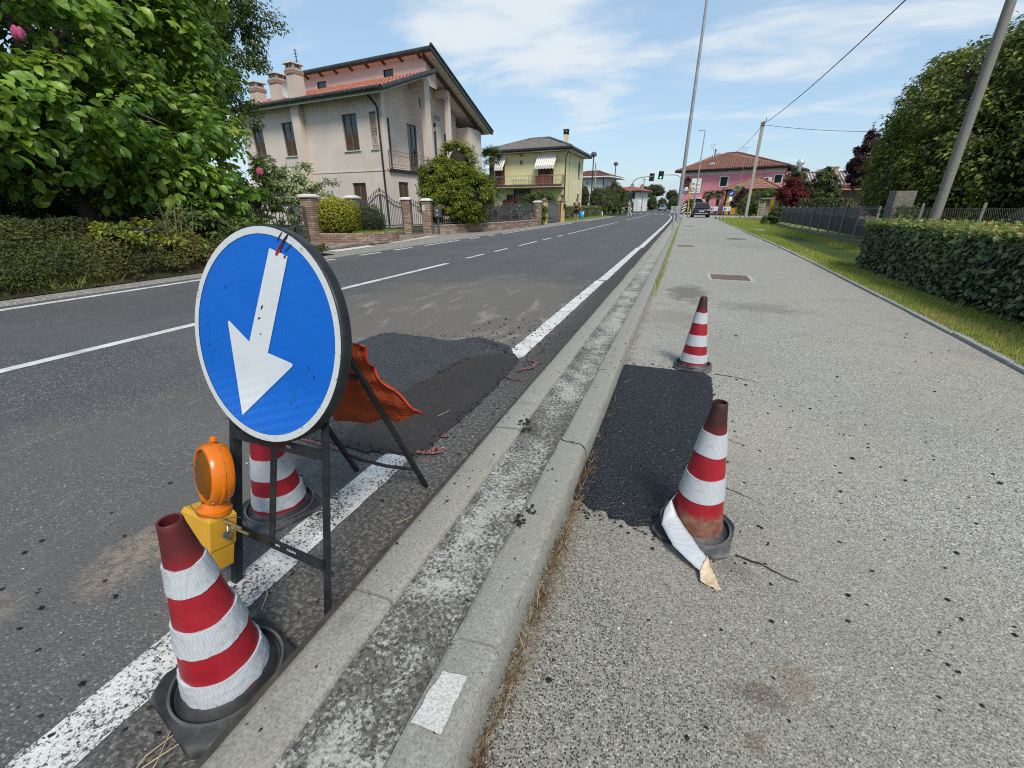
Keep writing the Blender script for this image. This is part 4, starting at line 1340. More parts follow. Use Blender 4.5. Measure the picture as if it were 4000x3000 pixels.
iron = plain('frame_black_iron', (0.018, 0.020, 0.022), 0.42, 0.45, 26, bump=0.25)
fw = -0.045
# front legs (angle iron), each on its own
for s_, u0, u1 in ((1, 0.232, 0.178), (-1, -0.205, -0.196)):
 mb = MB()
 p, q = SP_(u0, -0.880, fw), SP_(u1, 0.215, fw)
 mb.bar(p, q, 0.024, 0.005, Sn)
 mb.bar(p + St * (-0.0105 * s_) - Sn * 0.012, q + St * (-0.0105 * s_) - Sn * 0.012, 0.004, 0.022, Sn)
 mb.build('front_leg', iron, sign)
for v0, v1, u0, u1, nm in ((-0.33, -0.312, -0.196, 0.192, 'upper_crossbar'), (-0.651, -0.653, -0.20, 0.215, 'lower_crossbar')):
 # flat bar with slots: assembled round the holes
 mb = MB()
 hh = 0.0165
 slots = ((-0.02, 0.03), (0.055, 0.10)) if nm == 'lower_crossbar' else ((0.03, 0.075),)
 us = [u0] + [x for s_ in slots for x in s_] + [u1]
 def vv(u):
  return v0 + (v1 - v0) * (u - u0) / (u1 - u0)
 for i in range(len(us) - 1):
  a, b = us[i], us[i + 1]
  w = fw + 0.006
  if i % 2 == 0:
   mb.bar(SP_(a, vv(a), w), SP_(b, vv(b), w), 2 * hh, 0.004, Sn)
  else:
   for k in (-1, 1):
    mb.bar(SP_(a, vv(a) + k * hh * 0.66, w), SP_(b, vv(b) + k * hh * 0.66, w), hh * 0.68, 0.004, Sn)
 mb.build(nm, iron, sign)
mb = MB()
mb.bar(SP_(-0.006, -0.30, fw), SP_(-0.016, -0.668, fw), 0.024, 0.005, Sn)
mb.build('middle_upright', iron, sign)
mb = MB()
mb.bar(SP_(-0.2, 0.2, fw), SP_(0.18, 0.2, fw), 0.03, 0.004, Sn)
mb.build('top_crossbar', iron, sign)
RL = [(Vector((-0.953, 1.422, 0)), SP_(0.06, 0.20, -0.055)), (Vector((-1.338, 1.416, 0)), SP_(-0.315, 0.20, -0.055))]
for p, q in RL:
 mb = MB()
 mb.bar(p, q, 0.022, 0.006, (0, -1, 0.2))
 mb.bar(p + Vector((0, 0.009, 0)), q + Vector((0, 0.009, 0)), 0.005, 0.018, (0, -1, 0.2))
 mb.build('rear_leg', iron, sign)
mb = MB()
a, b = RL[0][0].lerp(RL[0][1], 0.125), RL[1][0].lerp(RL[1][1], 0.125)
mb.tube([b, b.lerp(a, 0.25) + Vector((0, 0, -0.012)), b.lerp(a, 0.6) + Vector((0, 0, -0.016)), a], 0.008, 8)
mb.build('rear_brace', iron, sign)
mb = MB()
a, b = RL[0][0].lerp(RL[0][1], 0.62), RL[1][0].lerp(RL[1][1], 0.62)
mb.bar(a, b, 0.02, 0.006, (0, -1, 0.2))
mb.build('rear_crossbar', iron, sign)
# sandbag slung over the rear legs
bag_t = NT('orange_canvas', 0.75, 0.2)
bag_t.color(bag_t.mix(bag_t.rng(bag_t.noise(9, 5, 0.65), 0.45, 0.72, 0, 0.55), bag_t.ramp(bag_t.noise(3, 4), [(0.3, (0.30, 0.052, 0.016)), (0.7, (0.42, 0.080, 0.022))]), (0.20, 0.045, 0.02)))
bag_t.bump(bag_t.math('ADD', bag_t.noise(24, 5), bag_t.math('MULTIPLY', bag_t.noise(7, 4, 0.7, dist=1.2), 3.0)), 0.8, 0.012)
sb = thing('sandbag', 'orange fabric ballast bag slung on the rear legs of the arrow sign', 'sandbag', (-1.1, 1.2, 0.5))
TL, TR_ = Vector((-1.37, 1.06, 0.74)), Vector((-0.965, 1.075, 0.775))
BL, BR_ = Vector((-1.345, 1.30, 0.31)), Vector((-0.895, 1.245, 0.445))
def bagp(side):
 def fn(u, v):
  top = TL.lerp(TR_, u)
  bot = BL.lerp(BR_, u)
  p = top.lerp(bot, v)
  sag = -0.02 * math.sin(PI * u) * v
  puff = (math.sin(PI * min(1, max(0, u))) ** 0.6) * (math.sin(PI * v) ** 0.7) * (0.035 + 0.05 * v)
  puff = puff * (0.25 if side < 0 else 1.2)
  p += Vector((0.018 * math.sin(v * 9 + 1) * (u > 0.8), side * puff + 0.045 + 0.010 * math.sin(u * 17 + v * 9) + 0.007 * math.sin(u * 9 - v * 21), sag + 0.010 * math.sin(u * 13) * v))
  p.x += 0.02 * math.sin(v * PI) * (1 - u) - 0.03 * math.sin(v * PI * 1.4) * u * 0.8
  return tuple(p)
 return fn
mb = MB()
mb.grid(bagp(-1), 24, 24)
mb.grid(bagp(1), 24, 24)
fix_normals(mb.build('bag_body', bag_t.m, sb, smooth=True, angle=180))
mb = MB()
f_ = bagp(0)
pts = [Vector(f_(1, k / 24)) for k in range(25)]
vs = []
for k, p in enumerate(pts):
 w = 0.010 + 0.016 * (k / 24) ** 2
 vs += [p + Vector((-0.004, 0, 0)), p + Vector((w, 0.004 * math.sin(k * 1.1), 0.006 * math.sin(k * 0.9) - 0.01 * (k / 24)))]
mb.add(vs, [(2 * k, 2 * k + 1, 2 * k + 3, 2 * k + 2) for k in range(24)])
hem = mb.build('bag_hem', plain('canvas_hem', (0.50, 0.05, 0.02), 0.7, 0.25, 40, bump=0.4), sb, smooth=True)
hem.modifiers.new('thick', 'SOLIDIFY').thickness = 0.004
# ------------------------------------------------------------------ amber warning lamp clamped to the frame
lamp = thing('warning_lamp', 'amber warning lamp with round lens on yellow battery box, clamped to the sign frame', 'warning lamp', SP_(-0.1885, -0.74, 0.04))
lamp.rotation_euler = Matrix((St, -Sn, Sup)).transposed().to_euler()
yb = NT('battery_box_yellow', 0.5, 0.4)
yb.color(yb.mix(yb.rng(yb.noise(18, 5, 0.7), 0.56, 0.72, 0, 0.5), yb.ramp(yb.noise(6, 3), [(0.3, (0.52, 0.27, 0.022)), (0.7, (0.62, 0.34, 0.032))]), (0.33, 0.20, 0.05)))
yb.bump(yb.noise(60, 3), 0.15, 0.003)
def loc_build(mb, name, mat, parent, **k):
 o = mb.build(name, mat, None, **k)
 o.parent = parent
 return o
def box_ring(w, d, z, cut=0.0):
 return [(-w, -d, z), (w, -d, z), (w, d, z), (-w, d, z)]
mb = MB()
W, Dd = 0.0705, 0.041
rings = [box_ring(W * 0.86, Dd * 0.86, 0.0), box_ring(W * 0.90, Dd * 0.90, 0.075), box_ring(W * 0.955, Dd * 0.955, 0.0755), box_ring(W, Dd, 0.172), box_ring(W * 0.93, Dd * 0.86, 0.185)]
vs = [v for r_ in rings for v in r_]
fs = [(i * 4 + k, i * 4 + (k + 1) % 4, (i + 1) * 4 + (k + 1) % 4, (i + 1) * 4 + k) for i in range(4) for k in range(4)] + [(3, 2, 1, 0), (16, 17, 18, 19)]
mb.add(vs, fs)
loc_build(mb, 'battery_box', yb.m, lamp, bevel=0.006)
am = NT('amber_lens', 0.12, 0.6)
am.color((1.0, 0.36, 0.012))
am.b.inputs['Transmission Weight'].default_value = 0.85
am.b.inputs['IOR'].default_value = 1.25
vor = am.n('ShaderNodeTexVoronoi', dict(feature='F1'), Vector=am.co(), Scale=120.0, Randomness=0.0)
am.bump(vor, 0.6, 0.006)
am2 = NT('amber_rim', 0.2, 0.5)
am2.color((0.80, 0.20, 0.008))
am2.b.inputs['Transmission Weight'].default_value = 0.25
am3 = NT('amber_reflector', 0.3, 0.6)
am3.color(am3.mix(am3.rng(am3.voro(70, rnd=0.1), 0.2, 0.5), (0.75, 0.22, 0.01), (0.95, 0.45, 0.05)))
am3.bump(am3.voro(70, rnd=0.1), 0.6, 0.004)
LZ = 0.308
LX = 0.030
CY, SY = math.cos(math.radians(13)), math.sin(math.radians(13))
def yl(prof, n=48, mat=None, name='', sc=1.12):
 """lathe round the lens axis (local -Y)"""
 mb = MB()
 vs = []
 for r_, y in prof:
  for k in range(n):
   a = 2 * PI * k / n
   xx = r_ * math.cos(a) * 0.90
   vs.append((LX + xx * CY + y * SY, -xx * SY + y * CY, LZ + sc * 0.93 * r_ * math.sin(a)))
 fs = [(i * n + k, (i + 1) * n + k, (i + 1) * n + (k + 1) % n, i * n + (k + 1) % n) for i in range(len(prof) - 1) for k in range(n)]
 mb.add(vs, fs)
 return fix_normals(loc_build(mb, name, mat, lamp, smooth=True, angle=35))
yl([(0.0005, -0.040), (0.03, -0.0395), (0.055, -0.036), (0.070, -0.028), (0.074, -0.022)], mat=am.m, name='front_lens')
yl([(0.074, -0.020), (0.076, -0.030), (0.084, -0.030), (0.090, -0.022), (0.091, -0.004), (0.094, -0.003), (0.094, 0.003), (0.091, 0.004), (0.090, 0.022), (0.084, 0.030), (0.076, 0.030), (0.074, 0.020)], mat=am2.m, name='lens_housing')
yl([(0.0005, 0.040), (0.03, 0.0395), (0.055, 0.036), (0.070, 0.028), (0.074, 0.022)], mat=am.m, name='rear_lens')
yl([(0.0005, -0.006), (0.070, -0.010), (0.073, 0.0), (0.070, 0.010), (0.0005, 0.006)], mat=am3.m, name='reflector')
mb = MB()
mb.lathe([(0.046, 0.183), (0.046, 0.198), (0.038, 0.204), (0.034, 0.222)], 28, (LX, 0, 0))
loc_build(mb, 'lens_neck', am2.m, lamp, smooth=True)
mb = MB()
mb.obox((LX, 0.0, LZ + 0.109), (0.022, 0.018, 0.016), taper=0.8)
loc_build(mb, 'lens_catch', am2.m, lamp, bevel=0.004)
brass = plain('bolt_brass', (0.45, 0.36, 0.20), 0.35, 0.2, 40, metal=0.8)
steelm = plain('bolt_steel', (0.38, 0.37, 0.35), 0.4, 0.3, 40, metal=0.8)
for z, y0, x0, x1 in ((0.165, 0.0, 0.070, 0.150), (0.145, 0.012, 0.085, 0.165)):
 mb = MB()
 mb.tube([(x0, y0, z), (x1, y0, z)], 0.0042, 10)
 mb.tube([(x0 + 0.008, y0, z), (x0 + 0.022, y0, z)], 0.008, 6)
 loc_build(mb, 'clamp_bolt', brass, lamp, smooth=True, angle=30)
mb = MB()
mb.tube([(0.070, 0.02, 0.14), (0.080, 0.008, 0.147), (0.084, 0.0, 0.135), (0.080, 0.008, 0.10), (0.070, 0.02, 0.09)], 0.004, 6)
mb.tube([(0.084, 0.0, 0.125), (0.086, 0.0, 0.125)], 0.014, 12)
loc_build(mb, 'clamp', steelm, lamp, smooth=True, angle=30)
mb = MB()
mb.tube([(-0.02, -0.045, 0.215), (0.0, -0.045, 0.20), (0.03, -0.05, 0.192), (0.07, -0.035, 0.190), (0.10, -0.01, 0.186), (0.13, 0.0, 0.195), (0.15, 0.0, 0.20)], 0.0013, 5)
loc_build(mb, 'tie_wire', plain('wire_rust', (0.10, 0.06, 0.04), 0.7, 0.3, 60), lamp)
# ------------------------------------------------------------------ covers and grates let into the sidewalk
rust = plain('cast_iron_rust', (0.14, 0.085, 0.06), 0.8, 0.35, 14, bump=0.4)
iron_g = plain('cast_iron_grey', (0.11, 0.105, 0.10), 0.75, 0.3, 14, bump=0.4)
lightc = mat_concrete('cover_concrete', (0.36, 0.35, 0.33), grain=70)
gr = thing('drain_grate', 'rusty slotted drain grate in pale concrete frame set in the sidewalk', 'drain grate', (0.91, 8.84, 0))
mb = MB()
for x0, x1, y0, y1 in ((0.53, 1.29, 8.43, 8.50), (0.53, 1.29, 9.17, 9.24), (0.53, 0.60, 8.50, 9.17), (1.22, 1.29, 8.50, 9.17)):
 mb.box(x0, x1, y0, y1, -0.03, 0.005)
mb.build('concrete_frame', lightc, gr)
mb = MB()
mb.box(0.60, 1.22, 8.50, 9.17, -0.05, -0.018)
mb.build('grate_pit', plain('pit_dark', (0.012, 0.011, 0.01), 0.9), gr)
for k in range(14):
 mb = MB()
 mb.box(0.604 + k * 0.0442, 0.604 + k * 0.0442 + 0.029, 8.502, 9.168, -0.02, 0.006)
 mb.build('grate_bar', rust, gr)
mb = MB()
for y in (8.66, 8.83, 9.0):
 mb.box(0.604, 1.216, y, y + 0.025, -0.016, 0.003)
mb.build('grate_crossbars', rust, gr)
mh = thing('manhole_cover', 'round iron manhole cover in the sidewalk, nearer the grass', 'manhole cover', (2.0, 19.73, 0), 'covers in the sidewalk')
mb = MB()
mb.lathe([(0.36, 0.0), (0.36, 0.006), (0.32, 0.006), (0.32, 0.002), (0.31, 0.007), (0.0005, 0.007)], 40, (2.0, 19.73, 0))
mb.build('cover_plate', iron_g, mh, smooth=True, angle=30)
for x0, x1, y0, y1, lab in ((-0.08, 0.39, 15.4, 15.85, 'rectangular brown iron cover beside the kerb, before the small sign post'), (0.0, 0.62, 31.0, 31.6, 'rectangular dark iron cover beside the kerb, near the tall steel pole')):
 mh = thing('manhole_cover', lab, 'manhole cover', ((x0 + x1) / 2, (y0 + y1) / 2, 0), 'covers in the sidewalk')
 mb = MB()
 mb.box(x0, x1, y0, y1, -0.02, 0.005)
 mb.build('cover_frame', iron_g, mh)
 mb = MB()
 mb.box(x0 + 0.03, x1 - 0.03, y0 + 0.03, y1 - 0.03, -0.02, 0.009)
 mb.build('cover_plate', rust, mh)
mh = thing('manhole_cover', 'grey square cover lying in the lush grass by the panel fence', 'manhole cover', (3.63, 27.2, 0), 'covers in the sidewalk')
mb = MB()
mb.box(3.28, 3.98, 26.9, 27.5, -0.05, 0.06)
mb.build('cover_plate', lightc, mh)
# ------------------------------------------------------------------ posts at the kerb
galv = plain('galvanised_steel', (0.30, 0.315, 0.325), 0.5, 0.2, 5, metal=0.35)
steel_grey = plain('painted_steel_grey', (0.34, 0.35, 0.35), 0.55, 0.15, 6)
gp = thing('steel_pole', 'tall tapered galvanised steel pole rising out of the kerb divider', 'pole', (-0.40, 29.9, 0.0))
mb = MB()
mb.tube([(-0.40, 29.9, 0), (-0.40, 29.9, 4), (-0.40, 29.9, 14.5)], [0.118, 0.10, 0.052], 20)
mb.build('pole_shaft', galv, gp, smooth=True)
mb = MB()
mb.tube([(-0.40, 29.9, 0.08), (-0.40, 29.9, 0.22)], 0.15, 20)
mb.build('pole_collar', lightc, gp, smooth=True, angle=40)
vp = thing('marker_post', 'small grey plate lettered VI 29 on a short steel post in the kerb divider', 'sign post', (-0.47, 23.5, 0))
mb = MB()
mb.tube([(-0.47, 23.53, 0), (-0.47, 23.53, 1.0)], 0.035, 12)
mb.build('post', steel_grey, vp, smooth=True)
mb = MB()
mb.obox((-0.49, 23.49, 1.03), (0.33, 0.012, 0.30), (0, math.radians(1.5), 0))
mb.build('plate', plain('plate_grey', (0.36, 0.37, 0.36), 0.6, 0.15, 8), vp, bevel=0.02)
def text(s_, size, loc, rot, mat, parent, name='lettering', ext=0.003):
 cu = bpy.data.curves.new(name, 'FONT')
 cu.body = s_
 cu.size = size
 cu.align_x = 'CENTER'
 cu.align_y = 'CENTER'
 cu.extrude = ext
 cu.materials.append(mat)
 o = bpy.data.objects.new(name, cu)
 COL.objects.link(o)
 bpy.context.view_layer.update()
 me = bpy.data.meshes.new_from_object(o)
 bpy.data.objects.remove(o)
 o = bpy.data.objects.new(name, me)
 COL.objects.link(o)
 o.parent = parent
 o.location = Vector(loc) - wloc(parent)
 o.rotation_euler = rot
 return o
ink = plain('ink_dark', (0.03, 0.03, 0.033), 0.6)
text('VI:', 0.16, (-0.49, 23.481, 1.105), (PI / 2, 0, 0), ink, vp)
text('29', 0.15, (-0.47, 23.481, 0.965), (PI / 2, 0, 0), ink, vp)
mb = MB()
mb.box(-0.65, -0.33, 23.479, 23.482, 1.026, 1.036)
mb.build('plate_line', ink, vp)
st = thing('concrete_stub', 'short pale concrete stub between the lettered plate and the steel pole', 'post', (-0.43, 26, 0))
mb = MB()
mb.tube([(-0.43, 26, 0), (-0.43, 26, 0.46)], [0.075, 0.065], 10)
mb.build('stub', lightc, st, smooth=True, angle=40)
# ------------------------------------------------------------------ building helpers
glass = NT('window_glass', 0.06, 0.7)
glass.color(glass.ramp(glass.noise(1.6, 4, 0.6), [(0.35, (0.018, 0.022, 0.024)), (0.65, (0.05, 0.058, 0.065))]))
glass = glass.m
olive = plain('frame_olive', (0.115, 0.115, 0.085), 0.55, 0.15, 8)
woodb = plain('wood_brown', (0.10, 0.055, 0.035), 0.6, 0.3, 9)
shutw = NT('shutter_wood', 0.6, 0.25)
_w = shutw.t.nodes.new('ShaderNodeTexWave')
_w.bands_direction = 'Z'
_w.inputs['Scale'].default_value = 5.5
shutw.t.links.new(shutw.co(), _w.inputs['Vector'])
shutw.color(shutw.mix(_w.outputs[1], (0.035, 0.022, 0.015), (0.13, 0.075, 0.045)))
shutw = shutw.m
gut_d = NT('gutter_patina', 0.45, 0.4)
gut_d.color(gut_d.mix(gut_d.rng(gut_d.noise(1.0, 5, 0.7, vec=gut_d.scaled((6, 6, 0.7))), 0.48, 0.72, 0, 0.7), (0.022, 0.028, 0.027), (0.085, 0.105, 0.09)))
gut_d = gut_d.m
gut_b = plain('gutter_black', (0.018, 0.017, 0.018), 0.5, 0.3, 4)
stonew = plain('sill_stone', (0.50, 0.47, 0.42), 0.7, 0.15, 8)
ironk = plain('wrought_iron', (0.075, 0.078, 0.083), 0.6, 0.25, 14)
ironr = plain('wrought_rusty', (0.16, 0.125, 0.105), 0.75, 0.3, 14)
def tile_mat(name, cols, dark=0.3):
 t = NT(name, 0.85, 0.2)
 oi = t.n('ShaderNodeObjectInfo', out=5)
 a = t.noise(2.6, 4, 0.7)
 b = t.noise(16, 4, 0.7)
 f = t.math('ADD', t.math('MULTIPLY', b, 0.6), t.math('MULTIPLY', t.math('ADD', a, oi), 0.28))
 c = t.ramp(f, [(0.30, cols[0]), (0.5, cols[1]), (0.72, cols[2])])
 c = t.mix(t.rng(t.noise(1.2, 5, 0.7), 0.5, 0.75, 0, dark), c, (0.07, 0.05, 0.04))
 t.color(c)
 t.bump(b, 0.4, 0.01)
 return t.m
tile_red = tile_mat('tile_terracotta', ((0.26, 0.085, 0.055), (0.38, 0.13, 0.085), (0.50, 0.21, 0.14)), 0.2)
tile_old = tile_mat('tile_old_brown', ((0.05, 0.03, 0.024), (0.14, 0.058, 0.043), (0.34, 0.18, 0.135)), 0.35)
tile_grey = tile_mat('tile_weathered_grey', ((0.06, 0.055, 0.05), (0.14, 0.13, 0.12), (0.26, 0.24, 0.215)), 0.35)
def frame_xf(C0, f, s):
 def xf(p):
  return (C0[0] + p[0] * f[0] + p[1] * s[0], C0[1] + p[0] * f[1] + p[1] * s[1], p[2])
 return xf
def wall_holes(mb, a0, a1, z0, z1, holes, depth, P):
 """wall face with openings; P(a, z, d) gives the point d behind the face"""
 As = sorted({a0, a1, *[h[0] for h in holes], *[h[1] for h in holes]})
 Zs = sorted({z0, z1, *[h[2] for h in holes], *[h[3] for h in holes]})
 for i in range(len(As) - 1):
  for j in range(len(Zs) - 1):
   ca, cz = (As[i] + As[i + 1]) / 2, (Zs[j] + Zs[j + 1]) / 2
   if any(h[0] < ca < h[1] and h[2] < cz < h[3] for h in holes):
    continue
   mb.add([P(As[i], Zs[j], 0), P(As[i + 1], Zs[j], 0), P(As[i + 1], Zs[j + 1], 0), P(As[i], Zs[j + 1], 0)], [(0, 1, 2, 3)])
 for h in holes:
  c = [(h[0], h[2]), (h[1], h[2]), (h[1], h[3]), (h[0], h[3])]
  for k in range(4):
   p, q = c[k], c[(k + 1) % 4]
   mb.add([P(*p, 0), P(*q, 0), P(*q, depth), P(*p, depth)], [(0, 1, 2, 3)])
def window(parent, a0, a1, z0, z1, d, P, xf, fmat, style='two', sill=None, fw=0.06, lower=None, dp=0.07, shm=None):
 """frame (a part), its panes, shutters and sill (sub-parts)"""
 mb = MB()
 def slab(x0, x1, y0, y1, da, db, m=None):
  m = m or mb
  v = [P(x0, y0, da), P(x1, y0, da), P(x1, y1, da), P(x0, y1, da), P(x0, y0, db), P(x1, y0, db), P(x1, y1, db), P(x0, y1, db)]
  m.add(v, [(0, 3, 2, 1), (4, 5, 6, 7), (0, 1, 5, 4), (1, 2, 6, 5), (2, 3, 7, 6), (3, 0, 4, 7)])
 slab(a0 + .003, a0 + fw, z0 + .003, z1 - .003, d - dp, d)
 slab(a1 - fw, a1 - .003, z0 + .003, z1 - .003, d - dp, d)
 slab(a0 + fw, a1 - fw, z0 + .003, z0 + fw, d - dp, d)
 slab(a0 + fw, a1 - fw, z1 - fw, z1 - .003, d - dp, d)
 if style == 'two':
  m_ = (a0 + a1) / 2
  slab(m_ - fw * 0.6, m_ + fw * 0.6, z0 + fw, z1 - fw, d - dp + 0.004, d)
 w = mb.build('window', fmat, parent, xf=xf)
 mids = [a0 + fw, a1 - fw] if style != 'two' else [a0 + fw, (a0 + a1) / 2 - fw * 0.6, (a0 + a1) / 2 + fw * 0.6, a1 - fw]
 for k in range(0, len(mids), 2):
  p = MB()
  zl = z0 + fw
  if lower:
   zl = z0 + fw + (z1 - z0) * lower
   q = MB()
   slab(mids[k], mids[k + 1], z0 + fw, zl, d - 0.035, d - 0.01, q)
   q.build('shutter', shm or shutw, w, xf=xf)
  if zl < z1 - fw - 0.05:
   slab(mids[k], mids[k + 1], zl, z1 - fw, d - 0.03, d - 0.015, p)
   p.build('pane', glass, w, xf=xf)
 if sill:
  q = MB()
  slab(a0 - 0.09, a1 + 0.09, z0 - 0.055, z0 - 0.004, -0.07, 0.08, q)
  q.build('sill', sill, w, xf=xf)
 return w
_tile_cache = {}
def pantile(name, w, l, mat):
 """one roof tile: low arch w wide, l long, along +y, arch up z"""
 mb = MB()
 vs = []
 for y, k, dz in ((0, 1.0, 0.03), (l, 0.86, 0.0)):
  for i in range(6):
   a = PI * i / 5
   vs.append((-math.cos(a) * w * 0.5 * k, y, math.sin(a) * w * 0.34 + dz))
 mb.add(vs, [(i, i + 1, 7 + i, 6 + i) for i in range(5)] + [(5, 4, 3, 2, 1, 0)])
 o = mb.build(name, mat, None, smooth=True, angle=60)
 me = o.data
 bpy.data.objects.remove(o)
 return me
def tiled_slope(parent, P00, P10, P01, P11, w, l, mat, seed, limit=300, lift=0.02, base=True):
 """tiles on the slope P00-P10 (eave) up to P01-P11; the first rows are single tiles, the rest one joined part"""
 P00, P10, P01, P11 = (Vector(p) for p in (P00, P10, P01, P11))
 ex = (P10 - P00)
 ey = (P01 - P00)
 nu, nv = max(1, int(ex.length / w)), max(1, int(ey.length / l))
 nrm = ex.normalized().cross(ey.normalized()).normalized()
 if nrm.z < 0:
  nrm = -nrm
 key = (w, l, mat.name)
 if key not in _tile_cache:
  _tile_cache[key] = pantile('roof_tile', w * 1.06, l * 1.18, mat)
 me = _tile_cache[key]
 rd = random.Random(seed)
 tv = np.array([v.co[:] for v in me.vertices])
 tfs = [tuple(p.vertices) for p in me.polygons]
 rest = MB()
 cnt = 0
 for j in range(nv):
  for i in range(nu):
   u, v = (i + 0.5) / nu, j / nv
   lo = P00.lerp(P10, u)
   hi = P01.lerp(P11, u)
   p = lo.lerp(hi, v) + nrm * (lift + rd.uniform(-0.006, 0.006))
   yd = (hi - lo).normalized()
   xd = yd.cross(nrm).normalized()
   R = Matrix((xd, yd, nrm)).transposed()
   R = R @ Euler((rd.uniform(-.02, .02), rd.uniform(-.03, .03), rd.uniform(-.02, .02))).to_matrix()
   if cnt < limit:
    o = bpy.data.objects.new('roof_tile', me)
    COL.objects.link(o)
    o.parent = parent
    o.matrix_local = Matrix.Translation(p - wloc(parent)) @ R.to_4x4()
    cnt += 1
   else:
    rest.add([p + R @ Vector(q) for q in tv], tfs)
 if rest.v:
  o = rest.build('roof_tiles', mat, parent, smooth=True, angle=60)
  o['kind'] = 'stuff'
def hipped(parent, xf, a0, a1, b0, b1, z0, zr, ra0, ra1, rb, mat, soff, gut, th=0.22, wave=0.22, name='roof'):
 """hipped roof with its eave box; covering modelled as rows of tiles joined per slope"""
 E = [Vector(xf((a, b, z0))) for a, b in ((a0, b0), (a1, b0), (a1, b1), (a0, b1))]
 R0, R1 = Vector(xf((ra0, rb, zr))), Vector(xf((ra1, rb, zr)))
 mb = MB()
 mb.add(E + [R0, R1], [(0, 1, 5, 4), (1, 2, 5), (2, 3, 4, 5), (3, 0, 4)])
 rf = mb.build(name, mat, parent)
 # tiles: half-round ribs running up each slope
 def slope(A, B, T0, T1):
  n = max(2, int((B - A).length / wave))
  m = max(2, int(((T0 + T1) / 2 - (A + B) / 2).length / 0.38))
  ey = ((T0 + T1) / 2 - (A + B) / 2)
  nr = (B - A).cross(ey).normalized()
  if nr.z < 0:
   nr = -nr
  mb = MB()
  for i in range(n):
   for j in range(m):
    q = []
    for v in (j / m, (j + 1.12) / m):
     v = min(v, 0.995)
     L, Rr = A.lerp(T0, v), B.lerp(T1, v)
     # keep ribs parallel: clip the rib where it leaves the hip
     x = (i + 0.5) / n
     pt = A.lerp(B, x) + ey * v
     lo = (L - A).dot((B - A)) / (B - A).length_squared
     hi = (Rr - A).dot((B - A)) / (B - A).length_squared
     q.append((pt, lo - 0.005 <= x <= hi + 0.005, v))
    if not (q[0][1] and q[1][1]):
     continue
    ax = (B - A).normalized()
    vs = []
    for (pt, _, v), dz, k in ((q[0], 0.045, 1.0), (q[1], 0.012, 0.85)):
     for a in (0, PI / 3, 2 * PI / 3, PI):
      vs.append(pt - ax * math.cos(a) * wave * 0.44 * k + nr * (math.sin(a) * wave * 0.26 + dz))
    mb.add(vs, [(0, 1, 5, 4), (1, 2, 6, 5), (2, 3, 7, 6), (3, 2, 1, 0)])
  if mb.v:
   o = mb.build('roof_tiles', mat, parent, smooth=True, angle=50)
   o['kind'] = 'stuff'
 slope(E[0], E[1], R0, R1)
 slope(E[1], E[2], R1, R1)
 slope(E[3], E[0], R0, R0)
 up = Vector((0, 0, 0.06))
 mb = MB()
 for A, B in ((R0, R1), (E[0], R0), (E[1], R1)):
  mb.tube([A + up, B + up], 0.11, 7)
 mb.build('ridge_tiles', mat, parent, smooth=True)
 # eave: soffit slab and gutter
 mb = MB()
 mb.add([xf((a, b, z)) for z in (z0 - th, z0 - 0.02) for a, b in ((a0, b0), (a1, b0), (a1, b1), (a0, b1))], [(0, 3, 2, 1), (4, 5, 6, 7), (0, 1, 5, 4), (1, 2, 6, 5), (2, 3, 7, 6), (3, 0, 4, 7)])
 mb.build('soffit', soff, parent)
 mb = MB()
 zc = z0 - th * 0.45
 for (p, q) in (((a0, b0), (a1, b0)), ((a1, b0), (a1, b1)), ((a0, b0), (a0, b1))):
  mb.tube([xf((p[0], p[1], zc)), xf((q[0], q[1], zc))], th * 0.52, 10)
 mb.build('gutter', gut, parent, smooth=True, angle=50)
 return rf
# ------------------------------------------------------------------ the beige house
C0 = (-16.21, 23.215)
F_ = (-0.9914, 0.1306)
S_ = (0.0, 1.0)
hx = frame_xf(C0, F_, S_)
H1 = thing('beige_house', 'large beige house with stepped red tiled roof, tall windows and corner balcony', 'house', (C0[0], C0[1], 0))
beige = stucco('stucco_beige', (0.68, 0.58, 0.505), 0.22, (0.40, 0.33, 0.26))
beige_g = stucco('stucco_beige_facade', (0.655, 0.575, 0.515), 0.28, (0.38, 0.33, 0.28))
pinkw = stucco('stucco_attic_pink', (0.66, 0.50, 0.45), 0.12, (0.45, 0.33, 0.28))
pilm = stucco('stucco_pilaster', (0.66, 0.56, 0.495), 0.15, (0.55, 0.33, 0.22))
white_s = plain('soffit_white', (0.62, 0.59, 0.54), 0.8, 0.12, 4)
PF = lambda a, z, d: (a, d, z)
PS = lambda b, z, d: (d, b, z)
Hf = [(7.18, 8.36, 4.13, 6.0), (1.92, 3.06, 4.18, 6.03), (0.47, 0.95, 4.2, 6.0), (1.8, 2.87, 1.0, 2.47), (10.32, 11.4, 4.05, 5.97), (7.3, 8.36, 1.0, 2.47)]
mb = MB()
wall_holes(mb, -0.0, 12.5, 0, 6.85, Hf, 0.16, PF)
# body behind the face, and the ground-floor side face
mb.box(0.17, 12.5, 0.165, 13.2, 0, 3.05)
mb.box(1.36, 12.5, 0.165, 13.2, 3.05, 6.85)
fix_normals(mb.build('wall', beige_g, H1, xf=hx))
mb = MB()
Hs = [(1.0, 2.07, 1.1, 2.53), (4.2, 5.2, 1.1, 2.5)]
wall_holes(mb, 0.0, 13.2, 0, 3.05, Hs, 0.14, lambda b, z, d: (d - 0.002, b, z))
Hr = [(2.0, 2.2, 3.25, 6.07), (4.1, 5.2, 3.2, 6.08), (6.31, 6.62, 3.2, 6.07), (7.5, 7.9, 4.4, 6.09), (9.0, 9.5, 4.4, 6.1)]
wall_holes(mb, 0.16, 11.0, 3.05, 6.86, Hr, 0.12, lambda b, z, d: (1.19 + d, b, z))
